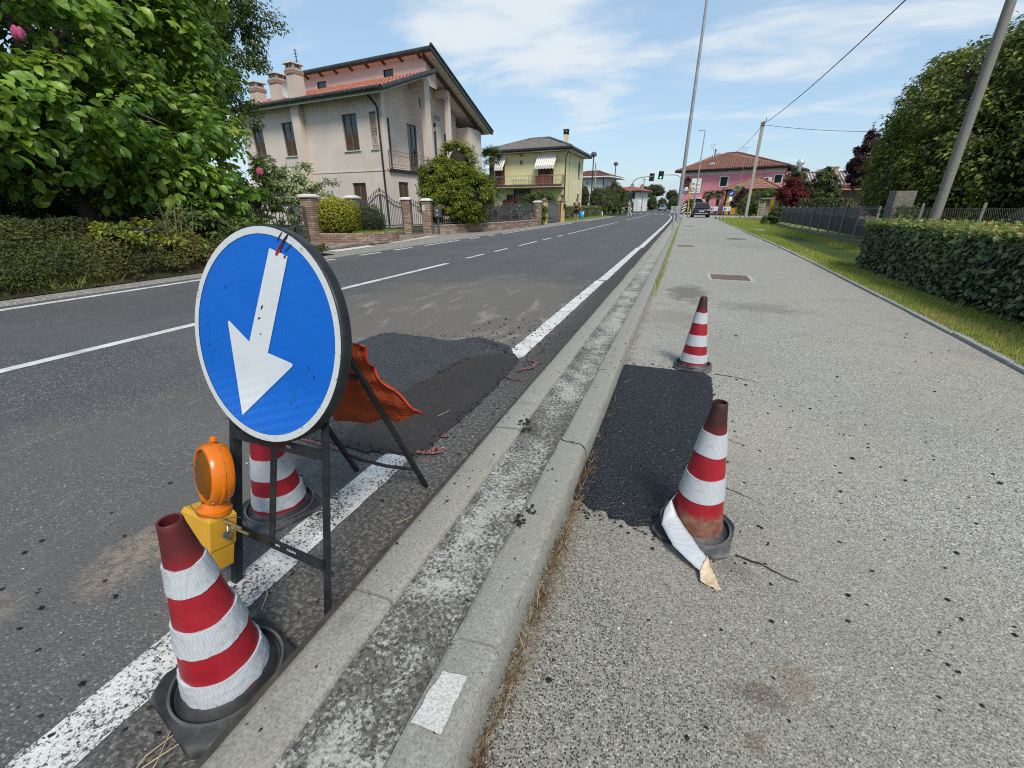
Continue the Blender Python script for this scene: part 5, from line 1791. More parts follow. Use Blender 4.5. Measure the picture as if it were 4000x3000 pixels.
# gable part of the recessed wall under the upper roof
def zroof(b):
 return 9.90 - (b - 4.75) * 0.352
def zlow(b):
 return 6.75 + (b + 0.7) * 0.349
mb.add([(1.19, 0.16, 6.86), (1.19, 11, 6.86), (1.19, 11, zroof(11) - .2), (1.19, 5.3, zroof(5.3) - .2), (1.19, 5.2, zlow(5.2) - 0.05), (1.19, 0.16, zlow(0.16) - 0.05)], [(0, 1, 2, 3, 4, 5)])
mb.box(0.0, 1.185, 11.0, 13.2, 3.05, 6.7)
fix_normals(mb.build('side_wall', beige, H1, xf=hx))
mb = MB()
mb.box(0.28, 12.5, 5.2, 5.4, 8.3, 9.72)
ao = MB()
wall_holes(ao, 0.0, 12.5, 8.4, 9.72, [(2.62, 3.45, 8.95, 9.36), (8.8, 9.72, 8.92, 9.34)], 0.12, lambda a, z, d: (a, 5.06 + d, z))
ao.add([(0, 5.06, 8.2), (0, 5.06, 9.72), (0, 6.3, 9.35), (0, 6.3, 8.2)], [(0, 1, 2, 3)])
fix_normals(ao.build('attic_wall', pinkw, H1, xf=hx))
mb = MB()
mb.box(0.1, 12.4, 5.19, 5.3, 8.3, 9.6)
mb.build('attic_core', pinkw, H1, xf=hx)
PA = lambda a, z, d: (a, 5.06 + d, z)
for a0, a1, z0, z1 in ((2.62, 3.45, 8.95, 9.36), (8.8, 9.72, 8.92, 9.34)):
 window(H1, a0, a1, z0, z1, 0.12, PA, hx, gut_b, 'one', None, 0.04)
for k, h in enumerate(Hf):
 if k == 2:
  continue
 window(H1, *h, 0.15, PF, hx, olive, 'two', stonew, 0.065, lower=0.42 if k in (0, 1) else (0.97 if k in (3, 5) else 0.5))
# niche with iron tracery
mb = MB()
mb.box(0.475, 0.945, 0.155, 0.17, 4.2, 6.0)
mb.build('niche_back', beige, H1, xf=hx)
mb = MB()
mb.box(0.40, 1.02, -0.07, 0.12, 4.13, 4.19)
mb.build('niche_sill', stonew, H1, xf=hx)
mb = MB()
def trac(pts):
 mb.tube([(a, 0.06, z) for a, z in pts], 0.011, 5)
for a in (0.50, 0.92):
 trac([(a, 4.2), (a, 6.0)])
for z in (4.22, 4.36, 5.05, 5.2, 5.84, 5.98):
 trac([(0.50, z), (0.92, z)])
for z0, z1 in ((4.36, 5.05), (5.2, 5.84)):
 for k in (0.0, 0.5, 1.0):
  a = 0.55 + 0.32 * k
  trac([(a, z0), (0.71 + (a - 0.71) * 0.25, (z0 + z1) / 2), (a, z1)])
for z in (4.29, 5.125, 5.91):
 trac([(0.55, z), (0.71, z + 0.06), (0.87, z), (0.71, z - 0.06), (0.55, z)])
mb.build('niche_grille', ironr, H1, xf=hx)
# belt course, pilaster, drainpipe
mb = MB()
mb.box(0.05, 6.2, -0.03, 0.0, 3.06, 3.12)
mb.box(6.86, 12.5, -0.03, 0.0, 3.06, 3.12)
mb.build('belt_course', beige_g, H1, xf=hx)
mb = MB()
mb.box(6.2, 6.86, -0.42, 0.0, 0, 6.72)
mb.build('pilaster', pilm, H1, xf=hx, bevel=0.01)
mb = MB()
mb.tube([(0.50, -0.55, 6.72), (0.42, -0.40, 6.55), (0.28, -0.14, 6.30), (0.22, -0.10, 6.1), (0.20, -0.10, 3.0), (0.18, -0.10, 0.1)], 0.055, 10)
mb.build('drainpipe', gut_b, H1, xf=hx, smooth=True)
# lower roof
zt = lambda b: 6.80 + (b + 0.72) * 0.349
mb = MB()
v = [(-0.65, -0.72), (13, -0.72), (13, 5.1), (-0.65, 5.1)]
mb.add([(a, b, zt(b) - 0.16) for a, b in v] + [(a, b, zt(b)) for a, b in v], [(0, 3, 2, 1), (4, 5, 6, 7), (0, 1, 5, 4), (1, 2, 6, 5), (2, 3, 7, 6), (3, 0, 4, 7)])
rl = mb.build('roof', white_s, H1, xf=hx)
tiled_slope(H1, hx((-0.62, -0.62, zt(-0.62))), hx((12.6, -0.62, zt(-0.62))), hx((-0.62, 5.0, zt(5.0))), hx((12.6, 5.0, zt(5.0))), 0.27, 0.42, tile_red, 3)
mb = MB()
mb.tube([hx((-0.72, -0.80, 6.86)), hx((13, -0.80, 6.86))], 0.125, 12)
mb.build('gutter', gut_d, H1, smooth=True)
mb = MB()
mb.tube([hx((-0.74, -0.85, 6.80)), hx((-0.74, 2, 6.80 + 2.85 * 0.349)), hx((-0.74, 4.95, 6.78 + 5.8 * 0.349))], 0.135, 12)
mb.build('verge', gut_d, H1, smooth=True)
# upper roof
zu = lambda b: 9.98 - (b - 4.75) * 0.352
mb = MB()
v = [(-0.66, 4.72), (13, 4.72), (13, 13.9), (-0.66, 13.9)]
mb.add([(a, b, zu(b) - 0.2) for a, b in v] + [(a, b, zu(b)) for a, b in v], [(0, 3, 2, 1), (4, 5, 6, 7), (0, 1, 5, 4), (1, 2, 6, 5), (2, 3, 7, 6), (3, 0, 4, 7)])
mb.build('roof', white_s, H1, xf=hx)
mb = MB()
mb.tube([hx((-0.72, 4.66, 9.88)), hx((13.2, 4.66, 9.88))], 0.155, 12)
mb.build('gutter', gut_d, H1, smooth=True)
mb = MB()
mb.bar(hx((-0.72, 4.6, zu(4.6) - 0.07)), hx((-0.72, 14.0, zu(14.0) - 0.07)), 0.30, 0.10, (1, 0, 0))
mb.tube([hx((-0.75, 4.6, zu(4.6) + 0.05)), hx((-0.75, 14.0, zu(14.0) + 0.05))], 0.085, 10)
mb.build('verge', gut_d, H1)
for k in range(9):
 mb = MB()
 a = 0.35 + k * 1.45
 mb.bar((a, 4.74, zu(4.74) - 0.25), (a, 5.05, zu(5.05) - 0.25), 0.10, 0.13, (1, 0, 0))
 mb.build('rafter', woodb, H1, xf=hx)
mb = MB()
mb.bar((0.0, 4.8, zu(4.8) - 0.32), (0.0, 13.4, zu(13.4) - 0.32), 0.24, 0.14, (1, 0, 0))
mb.build('brown_beam', woodb, H1, xf=hx)
mb = MB()
mb.box(0.0, 1.15, 7.8, 8.1, 8.1, 8.48)
mb.box(0.0, 1.15, 4.7, 5.3, 8.0, 8.5)
mb.build('cross_beam', beige, H1, xf=hx)
for b0, b1, z0, z1, a1 in ((0.004, 0.36, 3.15, 7.0, 0.30), (4.68, 5.34, 3.15, 8.6, 0.34), (7.78, 8.1, 3.15, 8.42, 0.32), (12.86, 13.205, 3.15, 6.75, 0.3)):
 mb = MB()
 mb.box(-0.012, a1, b0, b1, z0, z1)
 mb.build('pillar', pilm, H1, xf=hx, bevel=0.01)
# balcony
mb = MB()
mb.box(-0.10, 1.2, 0.12, 11.0, 3.08, 3.17)
mb.build('balcony_slab', beige, H1, xf=hx)
mb = MB()
mb.box(-0.14, -0.10, 0.10, 11.0, 3.03, 3.18)
mb.build('slab_edge', gut_b, H1, xf=hx)
for b0, b1 in ((0.2, 4.66), (5.36, 7.76), (8.12, 11.0)):
 mb = MB()
 for z in (3.26, 3.42, 3.90, 4.12):
  mb.bar((-0.05, b0, z), (-0.05, b1, z), 0.022, 0.03 if z > 4 else 0.016, (1, 0, 0))
 n = int((b1 - b0) / 1.55)
 for k in range(n + 1):
  b = b0 + 0.02 + (b1 - b0 - 0.04) * k / max(1, n)
  mb.bar((-0.05, b, 3.17), (-0.05, b, 4.12), 0.03, 0.03)
 rl_ = mb.build('balcony_railing', ironr, H1, xf=hx)
 mb = MB()
 m = int((b1 - b0) / 0.16)
 for k in range(m):
  b = b0 + (k + 0.5) * (b1 - b0) / m
  s = 0.045 if k % 2 else -0.045
  mb.tube([(-0.05, b, 3.42), (-0.05, b + s, 3.56), (-0.05, b - s, 3.76), (-0.05, b, 3.90)], 0.007, 4)
 m = int((b1 - b0) / 0.32)
 for k in range(m):
  b = b0 + (k + 0.5) * (b1 - b0) / m
  for zc, r_ in ((4.0, 0.075), (3.34, 0.06)):
   mb.tube([(-0.05, b + r_ * 1.35 * math.cos(t * PI / 5), zc + r_ * math.sin(t * PI / 5)) for t in range(11)], 0.007, 4, cap=False)
 mb.build('railing_scrolls', ironr, rl_, xf=hx)
PR = lambda b, z, d: (1.19 + d, b, z)
window(H1, 4.1, 5.2, 3.2, 6.08, 0.11, PR, hx, olive, 'two', None, 0.07)
window(H1, 2.0, 2.2, 3.25, 6.07, 0.11, PR, hx, olive, 'one', None, 0.04)
window(H1, 6.31, 6.62, 3.2, 6.07, 0.11, PR, hx, olive, 'one', None, 0.05)
window(H1, 7.5, 7.9, 4.4, 6.09, 0.11, PR, hx, olive, 'one', None, 0.05)
window(H1, 9.0, 9.5, 4.4, 6.1, 0.11, PR, hx, olive, 'one', None, 0.05)
PG = lambda b, z, d: (d - 0.002, b, z)
window(H1, 1.0, 2.07, 1.1, 2.53, 0.13, PG, hx, olive, 'two', None, 0.075, lower=0.97)
window(H1, 4.2, 5.2, 1.1, 2.5, 0.13, PG, hx, olive, 'two', None, 0.075, lower=0.97)
mb = MB()
mb.prism([(5.8, 7.72), (6.14, 7.72), (6.16, 7.4), (6.08, 7.26), (5.97, 7.18), (5.86, 7.26), (5.78, 7.4)], lambda p: (1.185, p[0], p[1]), lambda p: (1.12, p[0], p[1]))
pq = mb.build('shield_plaque', plain('plaque_stone', (0.26, 0.23, 0.21), 0.8, 0.3, 20), H1, xf=hx)
mb = MB()
mb.prism([(5.97, 7.64), (6.08, 7.64), (6.08, 7.4), (5.97, 7.28)], lambda p: (1.12, p[0], p[1]), lambda p: (1.108, p[0], p[1]))
mb.build('shield_field', stonew, pq, xf=hx)
mb = MB()
mb.obox((1.1, 7.57, 6.45), (0.14, 0.14, 0.22), taper=0.7)
mb.tube([(1.19, 7.57, 6.62), (1.1, 7.57, 6.66), (1.1, 7.57, 6.56)], 0.015, 5)
mb.build('wall_lantern', gut_b, H1, xf=hx)
mb = MB()
for b in np.linspace(7.45, 8.15, 8):
 mb.tube([(1.0, float(b), 6.78), (1.0, float(b), 7.02)], 0.009, 4)
for z in (6.78, 6.9, 7.02):
 mb.tube([(1.0, 7.4, z), (1.0, 8.2, z)], 0.01, 4)
mb.build('flower_rail', gut_b, H1, xf=hx)
chim = stucco('stucco_chimney', (0.52, 0.46, 0.40), 0.5, (0.26, 0.21, 0.16))
capm = plain('cap_stone', (0.44, 0.42, 0.385), 0.85, 0.25, 8, bump=0.3)
for a, b, w, z0, z1 in ((6.93, 0.1, 0.74, 6.6, 8.76), (9.62, 1.0, 0.84, 7.1, 8.74), (11.75, 1.0, 0.8, 7.1, 8.5)):
 c = MB()
 c.obox(hx((a, b + 0.35, (z0 + z1) / 2)), (w, 0.75, z1 - z0), (0, 0, -0.13), taper=0.9)
 ch = c.build('chimney', chim, H1)
 c = MB()
 c.obox(hx((a, b + 0.35, z1 - 0.20)), (w * 1.0, 0.80, 0.20), (0, 0, -0.13))
 c.build('chimney_band', plain('band_brick', (0.25, 0.18, 0.14), 0.85, 0.25, 14), ch)
 c = MB()
 for dx in (-1, 0, 1):
  c.obox(hx((a + dx * w * 0.36, b + 0.08, z1 + 0.09)), (0.12, 0.12, 0.20), (0, 0, -0.13))
  c.obox(hx((a + dx * w * 0.36, b + 0.6, z1 + 0.09)), (0.12, 0.12, 0.20), (0, 0, -0.13))
 c.obox(hx((a, b + 0.35, z1 + 0.09)), (w * 0.5, 0.4, 0.18), (0, 0, -0.13))
 c.build('chimney_posts', chim, ch)
 c = MB()
 c.obox(hx((a, b + 0.35, z1 + 0.235)), (w * 1.18, 0.95, 0.08), (0, 0, -0.13), taper=0.9)
 c.build('chimney_cap', capm, ch)
c = MB()
dpts = []
for j in range(6):
 for k in range(20):
  a = 2 * PI * k / 20
  r_ = 0.42 * j / 5
  dpts.append((7.75 + r_ * math.cos(a), 0.35 + 0.10 * (j / 5) ** 2 * 0 + (-0.10) * (j / 5) ** 2 + 0.1, 7.75 + r_ * math.sin(a) * 0.95))
c.add(dpts, [(j * 20 + k, j * 20 + (k + 1) % 20, (j + 1) * 20 + (k + 1) % 20, (j + 1) * 20 + k) for j in range(5) for k in range(20)])
c.build('satellite_dish', plain('dish_grey', (0.45, 0.45, 0.44), 0.6, 0.1), H1, xf=hx, smooth=True)
c = MB()
c.tube([hx((7.35, 1.2, 7.3)), hx((7.35, 1.2, 10.0))], 0.022, 5)
for z, L in ((9.9, 0.28), (9.75, 0.34), (9.6, 0.26), (9.35, 0.42), (9.2, 0.3)):
 c.tube([hx((7.35 - L / 2, 1.2, z)), hx((7.35 + L / 2, 1.2, z + 0.03))], 0.012, 4)
c.tube([hx((7.3, 1.2, 9.1)), hx((7.1, 1.0, 9.95))], 0.012, 4)
c.build('roof_antenna', ironk, H1)
# ------------------------------------------------------------------ the yellow house
k_ = 46 / 42.5
C1 = (-11.57, 46.0)
yx = frame_xf(C1, F_, S_)
H2 = thing('yellow_house', 'two-storey pale yellow house with grey hipped roof, balcony and striped awnings', 'house', (C1[0], C1[1], 0))
Z = lambda z: 1.2 + (z - 1.2) * k_
yel = stucco('stucco_yellow', (0.66, 0.61, 0.35), 0.10, (0.5, 0.45, 0.25))
yel2 = stucco('stucco_yellow_side', (0.70, 0.66, 0.41), 0.06, (0.5, 0.45, 0.25))
brownd = plain('shutter_brown', (0.13, 0.042, 0.032), 0.6, 0.2, 3)
PFy = lambda a, z, d: (a, d, z)
hol = [(1.22, 2.88, Z(2.98), Z(5.3)), (5.72, 6.54, Z(0.9), Z(2.22)), (3.7, 5.70, 0.2, Z(2.67)), (6.75, 7.9, Z(2.98), Z(5.3))]
mb = MB()
wall_holes(mb, 0, 8.3, 0, Z(5.72), hol, 0.16, PFy)
mb.box(0.165, 8.3, 0.17, 8.3, 0, Z(5.70))
fix_normals(mb.build('wall', yel, H2, xf=yx))
mb = MB()
wall_holes(mb, 0, 8.35, 0, Z(5.72), [(5.85, 6.75, Z(3.85), Z(5.27)), (6.0, 6.9, 1.2, Z(2.32))], 0.12, lambda b, z, d: (d - 0.004, b, z))
fix_normals(mb.build('side_wall', yel2, H2, xf=yx))
PSy = lambda b, z, d: (d - 0.004, b, z)
window(H2, 5.85, 6.75, Z(3.85), Z(5.27), 0.11, PSy, yx, plain('frame_tan', (0.30, 0.19, 0.12), 0.7), 'two', stonew, 0.06, lower=0.97)
window(H2, 6.0, 6.9, 1.2, Z(2.32), 0.11, PSy, yx, plain('frame_tan2', (0.13, 0.10, 0.08), 0.7), 'two', None, 0.06, lower=0.5)
window(H2, 1.22, 2.88, Z(2.98), Z(5.3), 0.14, PFy, yx, brownd, 'two', None, 0.08, lower=0.97, shm=brownd)
window(H2, 6.75, 7.9, Z(2.98), Z(5.3), 0.14, PFy, yx, brownd, 'two', None, 0.08, lower=0.97, shm=brownd)
window(H2, 5.72, 6.54, Z(0.9), Z(2.22), 0.14, PFy, yx, gut_b, 'one', None, 0.06)
window(H2, 3.7, 5.70, 0.2, Z(2.67), 0.15, PFy, yx, gut_b, 'two', None, 0.08)
mb = MB()
for a in np.linspace(3.8, 5.5, 14):
 mb.tube([(float(a), 0.06, 0.25), (float(a) + 0.02, 0.06, Z(2.3))], 0.05, 5)
mb.build('door_curtain', plain('curtain_rose', (0.30, 0.20, 0.16), 0.9, 0.3, 20), H2, xf=yx)
mb = MB()
mb.box(0.0, 7.4, -1.05, 0.0, Z(2.78), Z(2.98))
mb.build('balcony_slab', plain('slab_pale', (0.45, 0.42, 0.33), 0.85, 0.2), H2, xf=yx)
mb = MB()
mb.box(0.0, 7.42, -1.09, -1.05, Z(2.90), Z(3.02))
mb.build('slab_edge', plain('edge_rust', (0.10, 0.055, 0.045), 0.8, 0.3), H2, xf=yx)
mb = MB()
for z in (Z(3.06), Z(3.72), Z(3.80)):
 mb.bar((0.03, -1.0, z), (7.35, -1.0, z), 0.03, 0.025)
 mb.bar((0.03, -1.0, z), (0.03, -0.02, z), 0.03, 0.025)
for a in (0.03, 0.65, 1.2, 2.05, 2.9, 3.6, 5.0, 6.3, 7.35):
 mb.bar((a, -1.0, Z(2.98)), (a, -1.0, Z(3.80)), 0.03, 0.03)
rr = mb.build('balcony_railing', plain('rail_grey', (0.24, 0.23, 0.19), 0.6, 0.2), H2, xf=yx)
mb = MB()
for a in np.arange(0.2, 7.3, 0.24):
 if 1.2 < a < 2.9:
  continue
 a = float(a)
 mb.tube([(a, -1.0, Z(3.06)), (a, -1.0, Z(3.72))], 0.009, 4)
 mb.tube([(a + 0.06 + 0.05 * math.cos(t), -1.0, Z(3.34) + 0.09 * math.sin(t)) for t in np.linspace(0, 6.28, 9)], 0.008, 4, cap=False)
for b in np.arange(-0.9, 0, 0.12):
 mb.tube([(0.03, float(b), Z(3.06)), (0.03, float(b), Z(3.72))], 0.012, 4)
mb.build('railing_scrolls', plain('scroll_olive', (0.22, 0.20, 0.12), 0.7), rr, xf=yx)
mb = MB()
mb.box(1.28, 2.86, -0.985, -0.97, Z(3.04), Z(3.72))
mb.build('railing_panel', plain('panel_brown', (0.16, 0.06, 0.045), 0.6, 0.15), H2, xf=yx)
mb = MB()
mb.box(4.0, 5.6, -0.9, -0.3, Z(3.45), Z(3.49))
for a in (4.05, 5.55):
 for b in (-0.85, -0.35):
  mb.box(a - 0.02, a + 0.02, b - 0.02, b + 0.02, Z(2.98), Z(3.45))
mb.build('balcony_table', plain('table_pale', (0.55, 0.54, 0.5), 0.6), H2, xf=yx)
awn = NT('awning_stripe', 0.85, 0.2)
_o = awn.xyz()
_s = awn.math('SINE', awn.math('MULTIPLY', _o[0], 27.0))
awn.color(awn.mix(awn.rng(_s, 0.55, 0.8), (0.72, 0.71, 0.66), (0.40, 0.37, 0.32)))
for a0, a1, s0, s1 in ((0.85, 2.95, 0.25, 0.62), (6.5, 8.4, 0.0, 0.35)):
 mb = MB()
 ab, ac = a0 + 0.02, a1 + 0.05
 mb.grid(lambda u, v: (a0 + (a1 - a0) * u, -0.03 - 1.05 * v, Z(5.57) - v * (Z(5.57) - Z(4.56)) - 0.03 * math.sin(PI * v)), 12, 6)
 mb.grid(lambda u, v: (a0 + (a1 - a0) * u, -1.085, Z(4.56) - 0.28 * v + (0.03 * math.cos(u * 40) if v == 1 else 0)), 40, 1)
 o = mb.build('awning', awn.m, H2, xf=yx)
 o.modifiers.new('thick', 'SOLIDIFY').thickness = 0.012
mb = MB()
mb.obox(yx((4.8, -0.06, Z(5.0))), (0.16, 0.14, 0.3), taper=0.6)
mb.build('wall_lantern', gut_b, H2)
mb = MB()
mb.obox(yx((4.75, -0.04, Z(5.55))), (0.28, 0.10, 0.18))
mb.build('alarm_box', plain('box_rust', (0.35, 0.15, 0.07), 0.7), H2)
mb = MB()
mb.tube([(-0.45, -0.45, Z(5.68)), (-0.25, -0.25, Z(5.5)), (-0.07, -0.06, Z(5.3)), (-0.05, -0.05, 0.1)], 0.05, 8)
mb.build('drainpipe', plain('pipe_brown', (0.045, 0.035, 0.03), 0.5), H2, xf=yx, smooth=True)
mb = MB()
mb.tube([(-0.03, 1.75, Z(5.6)), (-0.03, 1.75, 0.4)], 0.045, 8)
mb.build('side_pipe', plain('pipe_gold', (0.45, 0.36, 0.16), 0.6), H2, xf=yx, smooth=True)
hipped(H2, yx, -0.75, 9.0, -0.75, 9.1, Z(6.0), Z(7.35), 3.0, 5.2, 4.2, tile_grey, white_s, gut_b, 0.26, 0.24)
mb = MB()
mb.box(0.15, 0.55, 1.0, 1.4, Z(5.9), Z(7.15))
chy = mb.build('chimney', yel, H2, xf=yx)
mb = MB()
for a in (0.12, 0.5):
 for b in (0.97, 1.35):
  mb.box(a, a + 0.08, b, b + 0.08, Z(7.15), Z(7.5))
mb.box(0.2, 0.5, 1.05, 1.35, Z(7.15), Z(7.4))
mb.box(0.08, 0.62, 0.93, 1.47, Z(7.5), Z(7.56))
mb.build('chimney_cap', gut_b, chy, xf=yx)
# ------------------------------------------------------------------ the pink inn and its yellow annexe
k2 = 84 / 76
Zp = lambda z: 1.2 + (z - 1.2) * k2
CP = (-1.16, 84.0)
PX = (0.9193, -0.3936)
PY = (0.3936, 0.9193)
px = frame_xf(CP, PX, PY)
H3 = thing('pink_inn', 'pink two-storey building with brown tiled hipped roof, arched passage and emblem', 'building', (CP[0], CP[1], 0))
pink = stucco('stucco_pink', (0.84, 0.31, 0.37), 0.2, (0.62, 0.2, 0.24))
creamb = plain('band_cream', (0.62, 0.58, 0.52), 0.85, 0.1)
w_ = 13.72 * k2
PFp = lambda a, z, d: (a, d, z)
hp = [(6.2, 7.25, Zp(3.78), Zp(4.95)), (13.83, 14.75, Zp(4.0), Zp(4.93)), (1.75, 4.1, 0, Zp(1.75))]
mb = MB()
wall_holes(mb, -0.1, w_, 0, Zp(5.42), hp, 0.3, PFp)
# rounded head of the passage
n = 10
arc = [(2.925 + 1.175 * math.cos(PI * i / n), Zp(1.75) + 0.62 * math.sin(PI * i / n)) for i in range(n + 1)]
mb.box(-0.1, 1.7, 0.31, 10, 0, Zp(5.4))
mb.box(4.15, w_, 0.31, 10, 0, Zp(5.4))
mb.box(1.7, 4.15, 0.31, 10, Zp(1.75), Zp(5.4))
fix_normals(mb.build('wall', pink, H3, xf=px))
mb = MB()
for i in range(n):
 (x0, z0), (x1, z1) = arc[i], arc[i + 1]
 mb.bar((x0, -0.05, z0), (x1, -0.05, z1), 0.10, 0.22, (0, 0, 1))
mb.build('arch_surround', plain('arch_white', (0.70, 0.62, 0.60), 0.8, 0.1), H3, xf=px)
mb = MB()
mb.add([(x, -0.02, z) for x, z in arc], [tuple(range(n + 1))])
mb.box(1.76, 4.09, 0.25, 0.29, 0, Zp(1.75))
mb.build('passage_gate', plain('passage_dark', (0.03, 0.028, 0.026), 0.8), H3, xf=px)
mb = MB()
mb.box(-0.16, w_ + 0.05, -0.06, 0.05, Zp(5.30), Zp(5.38))
mb.build('string_course', plain('string_white', (0.72, 0.68, 0.66), 0.8, 0.05), H3, xf=px)
mb = MB()
mb.box(-0.13, w_ + 0.03, -0.03, 0.06, Zp(5.385), Zp(5.74))
mb.build('cornice_band', creamb, H3, xf=px)
wf = plain('surround_white', (0.74, 0.71, 0.69), 0.75, 0.06)
shg = plain('shutter_green', (0.012, 0.035, 0.026), 0.6, 0.2)
for a0, a1, z0, z1 in hp[:2]:
 w = window(H3, a0, a1, z0, z1, 0.12, PFp, px, shg, 'two', None, 0.07, lower=0.97, shm=shg)
 mb = MB()
 for x0, x1, y0, y1 in ((a0 - 0.14, a0, z0 - 0.12, z1 + 0.14), (a1, a1 + 0.14, z0 - 0.12, z1 + 0.14), (a0, a1, z1, z1 + 0.14), (a0, a1, z0 - 0.12, z0)):
  mb.box(x0, x1, -0.05, 0.01, y0, y1)
 mb.build('window_surround', wf, H3, xf=px)
hipped(H3, px, -1.0, w_ + 0.5, -0.8, 11, Zp(5.98), Zp(8.35), 4.7, 6.4, 5.0, tile_old, gut_b, gut_b, 0.26, 0.34)
mb = MB()
mb.tube([(w_ + 0.35, -0.7, Zp(5.75)), (w_ + 0.02, -0.15, Zp(5.2)), (w_ + 0.02, -0.1, 1.0)], 0.06, 7)
mb.build('drainpipe', plain('pipe_dark', (0.05, 0.045, 0.05), 0.5), H3, xf=px)
mb = MB()
mb.obox(px((13.05, -0.3, Zp(4.38))), (1.0, 0.4, 0.72), (0, 0, -0.404))
acu = mb.build('air_conditioner', plain('ac_white', (0.66, 0.65, 0.62), 0.5, 0.05), H3, bevel=0.03)
mb = MB()
mb.tube([px((12.9, -0.51, Zp(4.38))), px((12.9, -0.53, Zp(4.38)))], 0.27, 16)
mb.build('fan_grille', gut_b, acu)
mb = MB()
mb.obox(px((4.2, 0.9, Zp(6.8))), (0.75, 0.06, 0.5), (-1.05, 0, -0.404))
mb.build('skylight', plain('skylight_grey', (0.34, 0.35, 0.36), 0.3), H3)
# round emblem in relief: arch over a wheel of petals
em = plain('emblem_dark', (0.085, 0.022, 0.024), 0.8, 0.3, 9)
mb = MB()
ec = (0.95, Zp(4.28))
for k in range(6):
 a = k * PI / 3 + 0.3
 mb.tube([(ec[0] + 0.10 * math.cos(a), -0.05, ec[1] - 0.15 + 0.10 * math.sin(a)), (ec[0] + 0.42 * math.cos(a), -0.05, ec[1] - 0.15 + 0.36 * math.sin(a))], [0.05, 0.13], 6)
mb.tube([(ec[0] + 0.58 * math.cos(t), -0.05, ec[1] - 0.15 + 0.48 * math.sin(t)) for t in np.linspace(0, 6.28, 21)], 0.055, 5, cap=False)
mb.prism([(ec[0] - 0.6, ec[1] + 0.42), (ec[0], ec[1] + 1.0), (ec[0] + 0.6, ec[1] + 0.42), (ec[0] + 0.48, ec[1] + 0.3), (ec[0], ec[1] + 0.45), (ec[0] - 0.48, ec[1] + 0.3)], lambda p: (p[0], -0.01, p[1]), lambda p: (p[0], -0.06, p[1]))
mb.build('wall_emblem', em, H3, xf=px)
# ivy-dark streak over the emblem
H4 = thing('yellow_annexe', 'low ochre annexe with brown tiled hipped roof in front of the pink building', 'building', (CP[0], CP[1], 0))
och = stucco('stucco_ochre', (0.70, 0.34, 0.035), 0.1, (0.5, 0.25, 0.05))
mb = MB()
mb.box(8.7, 15.6, -4.0, -0.4, 0, 3.3)
mb.build('wall', och, H4, xf=px)
hipped(H4, px, 8.25, 16.0, -4.4, 0.0, 3.42, 4.92, 11.5, 12.6, -2.2, tile_old, gut_b, gut_b, 0.2, 0.30)
mb = MB()
mb.box(8.75, 8.95, -4.06, -4.0, 0, 3.2)
mb.box(9.6, 9.8, -4.06, -4.0, 0, 3.2)
mb.build('dark_posts', gut_b, H4, xf=px)
mb = MB()
mb.box(9.0, 14.0, -4.05, -4.0, 1.66, 1.84)
mb.build('white_rail', wf, H4, xf=px)
# ------------------------------------------------------------------ white houses farther along, and the house with solar panels
H5 = thing('white_house', 'white house with red tiled hipped roof rising behind the tall hedge', 'house', (-13.5, 73, 0))
whs = stucco('stucco_white', (0.66, 0.67, 0.67), 0.08, (0.5, 0.5, 0.5))
wx = frame_xf((-12.2, 73.0), (-0.985, 0.17), (0.17, 0.985))
mb = MB()
mb.box(0, 3.4, 0, 6, 0, 5.25)
mb.box(3.4, 6, 1.6, 6, 0, 5.45)
mb.build('wall', whs, H5, xf=wx)
hipped(H5, wx, -1.0, 6.6, -0.7, 7, 5.35, 6.25, 2.0, 4.0, 3.2, tile_old, whs, whs, 0.2, 0.3)
mb = MB()
mb.tube([(0.1, -0.5, 5.2), (0.05, -0.08, 4.8), (0.05, -0.08, 1)], 0.06, 6)
mb.build('drainpipe', gut_b, H5, xf=wx)
H6 = thing('white_house', 'small white house with bright red roof and yellow-framed windows far along the road', 'house', (-11.5, 111, 0))
vx = frame_xf((-10.3, 110), (-0.985, 0.17), (0.17, 0.985))
mb = MB()
mb.box(0, 6, 0, 8, 0, 4.3)
mb.build('wall', whs, H6, xf=vx)
hipped(H6, vx, -0.9, 6.9, -0.9, 8.9, 4.35, 5.3, 2.6, 3.4, 4, tile_red, whs, gut_b, 0.2, 0.34)
PV = lambda a, z, d: (a, d - 0.05, z)
window(H6, 0.9, 1.7, 2.7, 4.0, 0.05, PV, vx, gut_b, 'two', None, 0.07, lower=0.97)
window(H6, 1.0, 1.9, 0.1, 1.9, 0.05, PV, vx, shg, 'two', None, 0.07, lower=0.97, shm=shg)
for a, b in ((2.3, 2.5), (0.6, 5.0)):
 mb = MB()
 mb.box(a, a + 0.5, b, b + 0.5, 4.6, 5.75)
 cc = mb.build('chimney', plain('far_chimney', (0.34, 0.22, 0.17), 0.9), H6, xf=vx)
 mb = MB()
 mb.box(a - 0.1, a + 0.6, b - 0.1, b + 0.6, 5.75, 5.83)
 mb.build('chimney_cap', tile_red, cc, xf=vx)
mb = MB()
for z in (2.8, 3.3, 3.8):
 mb.box(-0.08, -0.02, 0.4, 1.6, z, z + 0.12)
mb.box(-0.08, -0.02, 0.95, 1.07, 2.6, 4.1)
mb.build('yellow_trellis', plain('trellis_yellow', (0.62, 0.42, 0.10), 0.7), H6, xf=vx)
H7 = thing('solar_house', 'low house with brown tiled roof carrying solar panels behind the round evergreens', 'house', (15, 67, 0))
sx = frame_xf((12.2, 66), (1, 0), (0, 1))
mb = MB()
mb.box(0, 9, 0.4, 9, 0, 3.3)
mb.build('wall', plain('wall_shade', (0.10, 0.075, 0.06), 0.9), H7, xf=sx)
mb = MB()
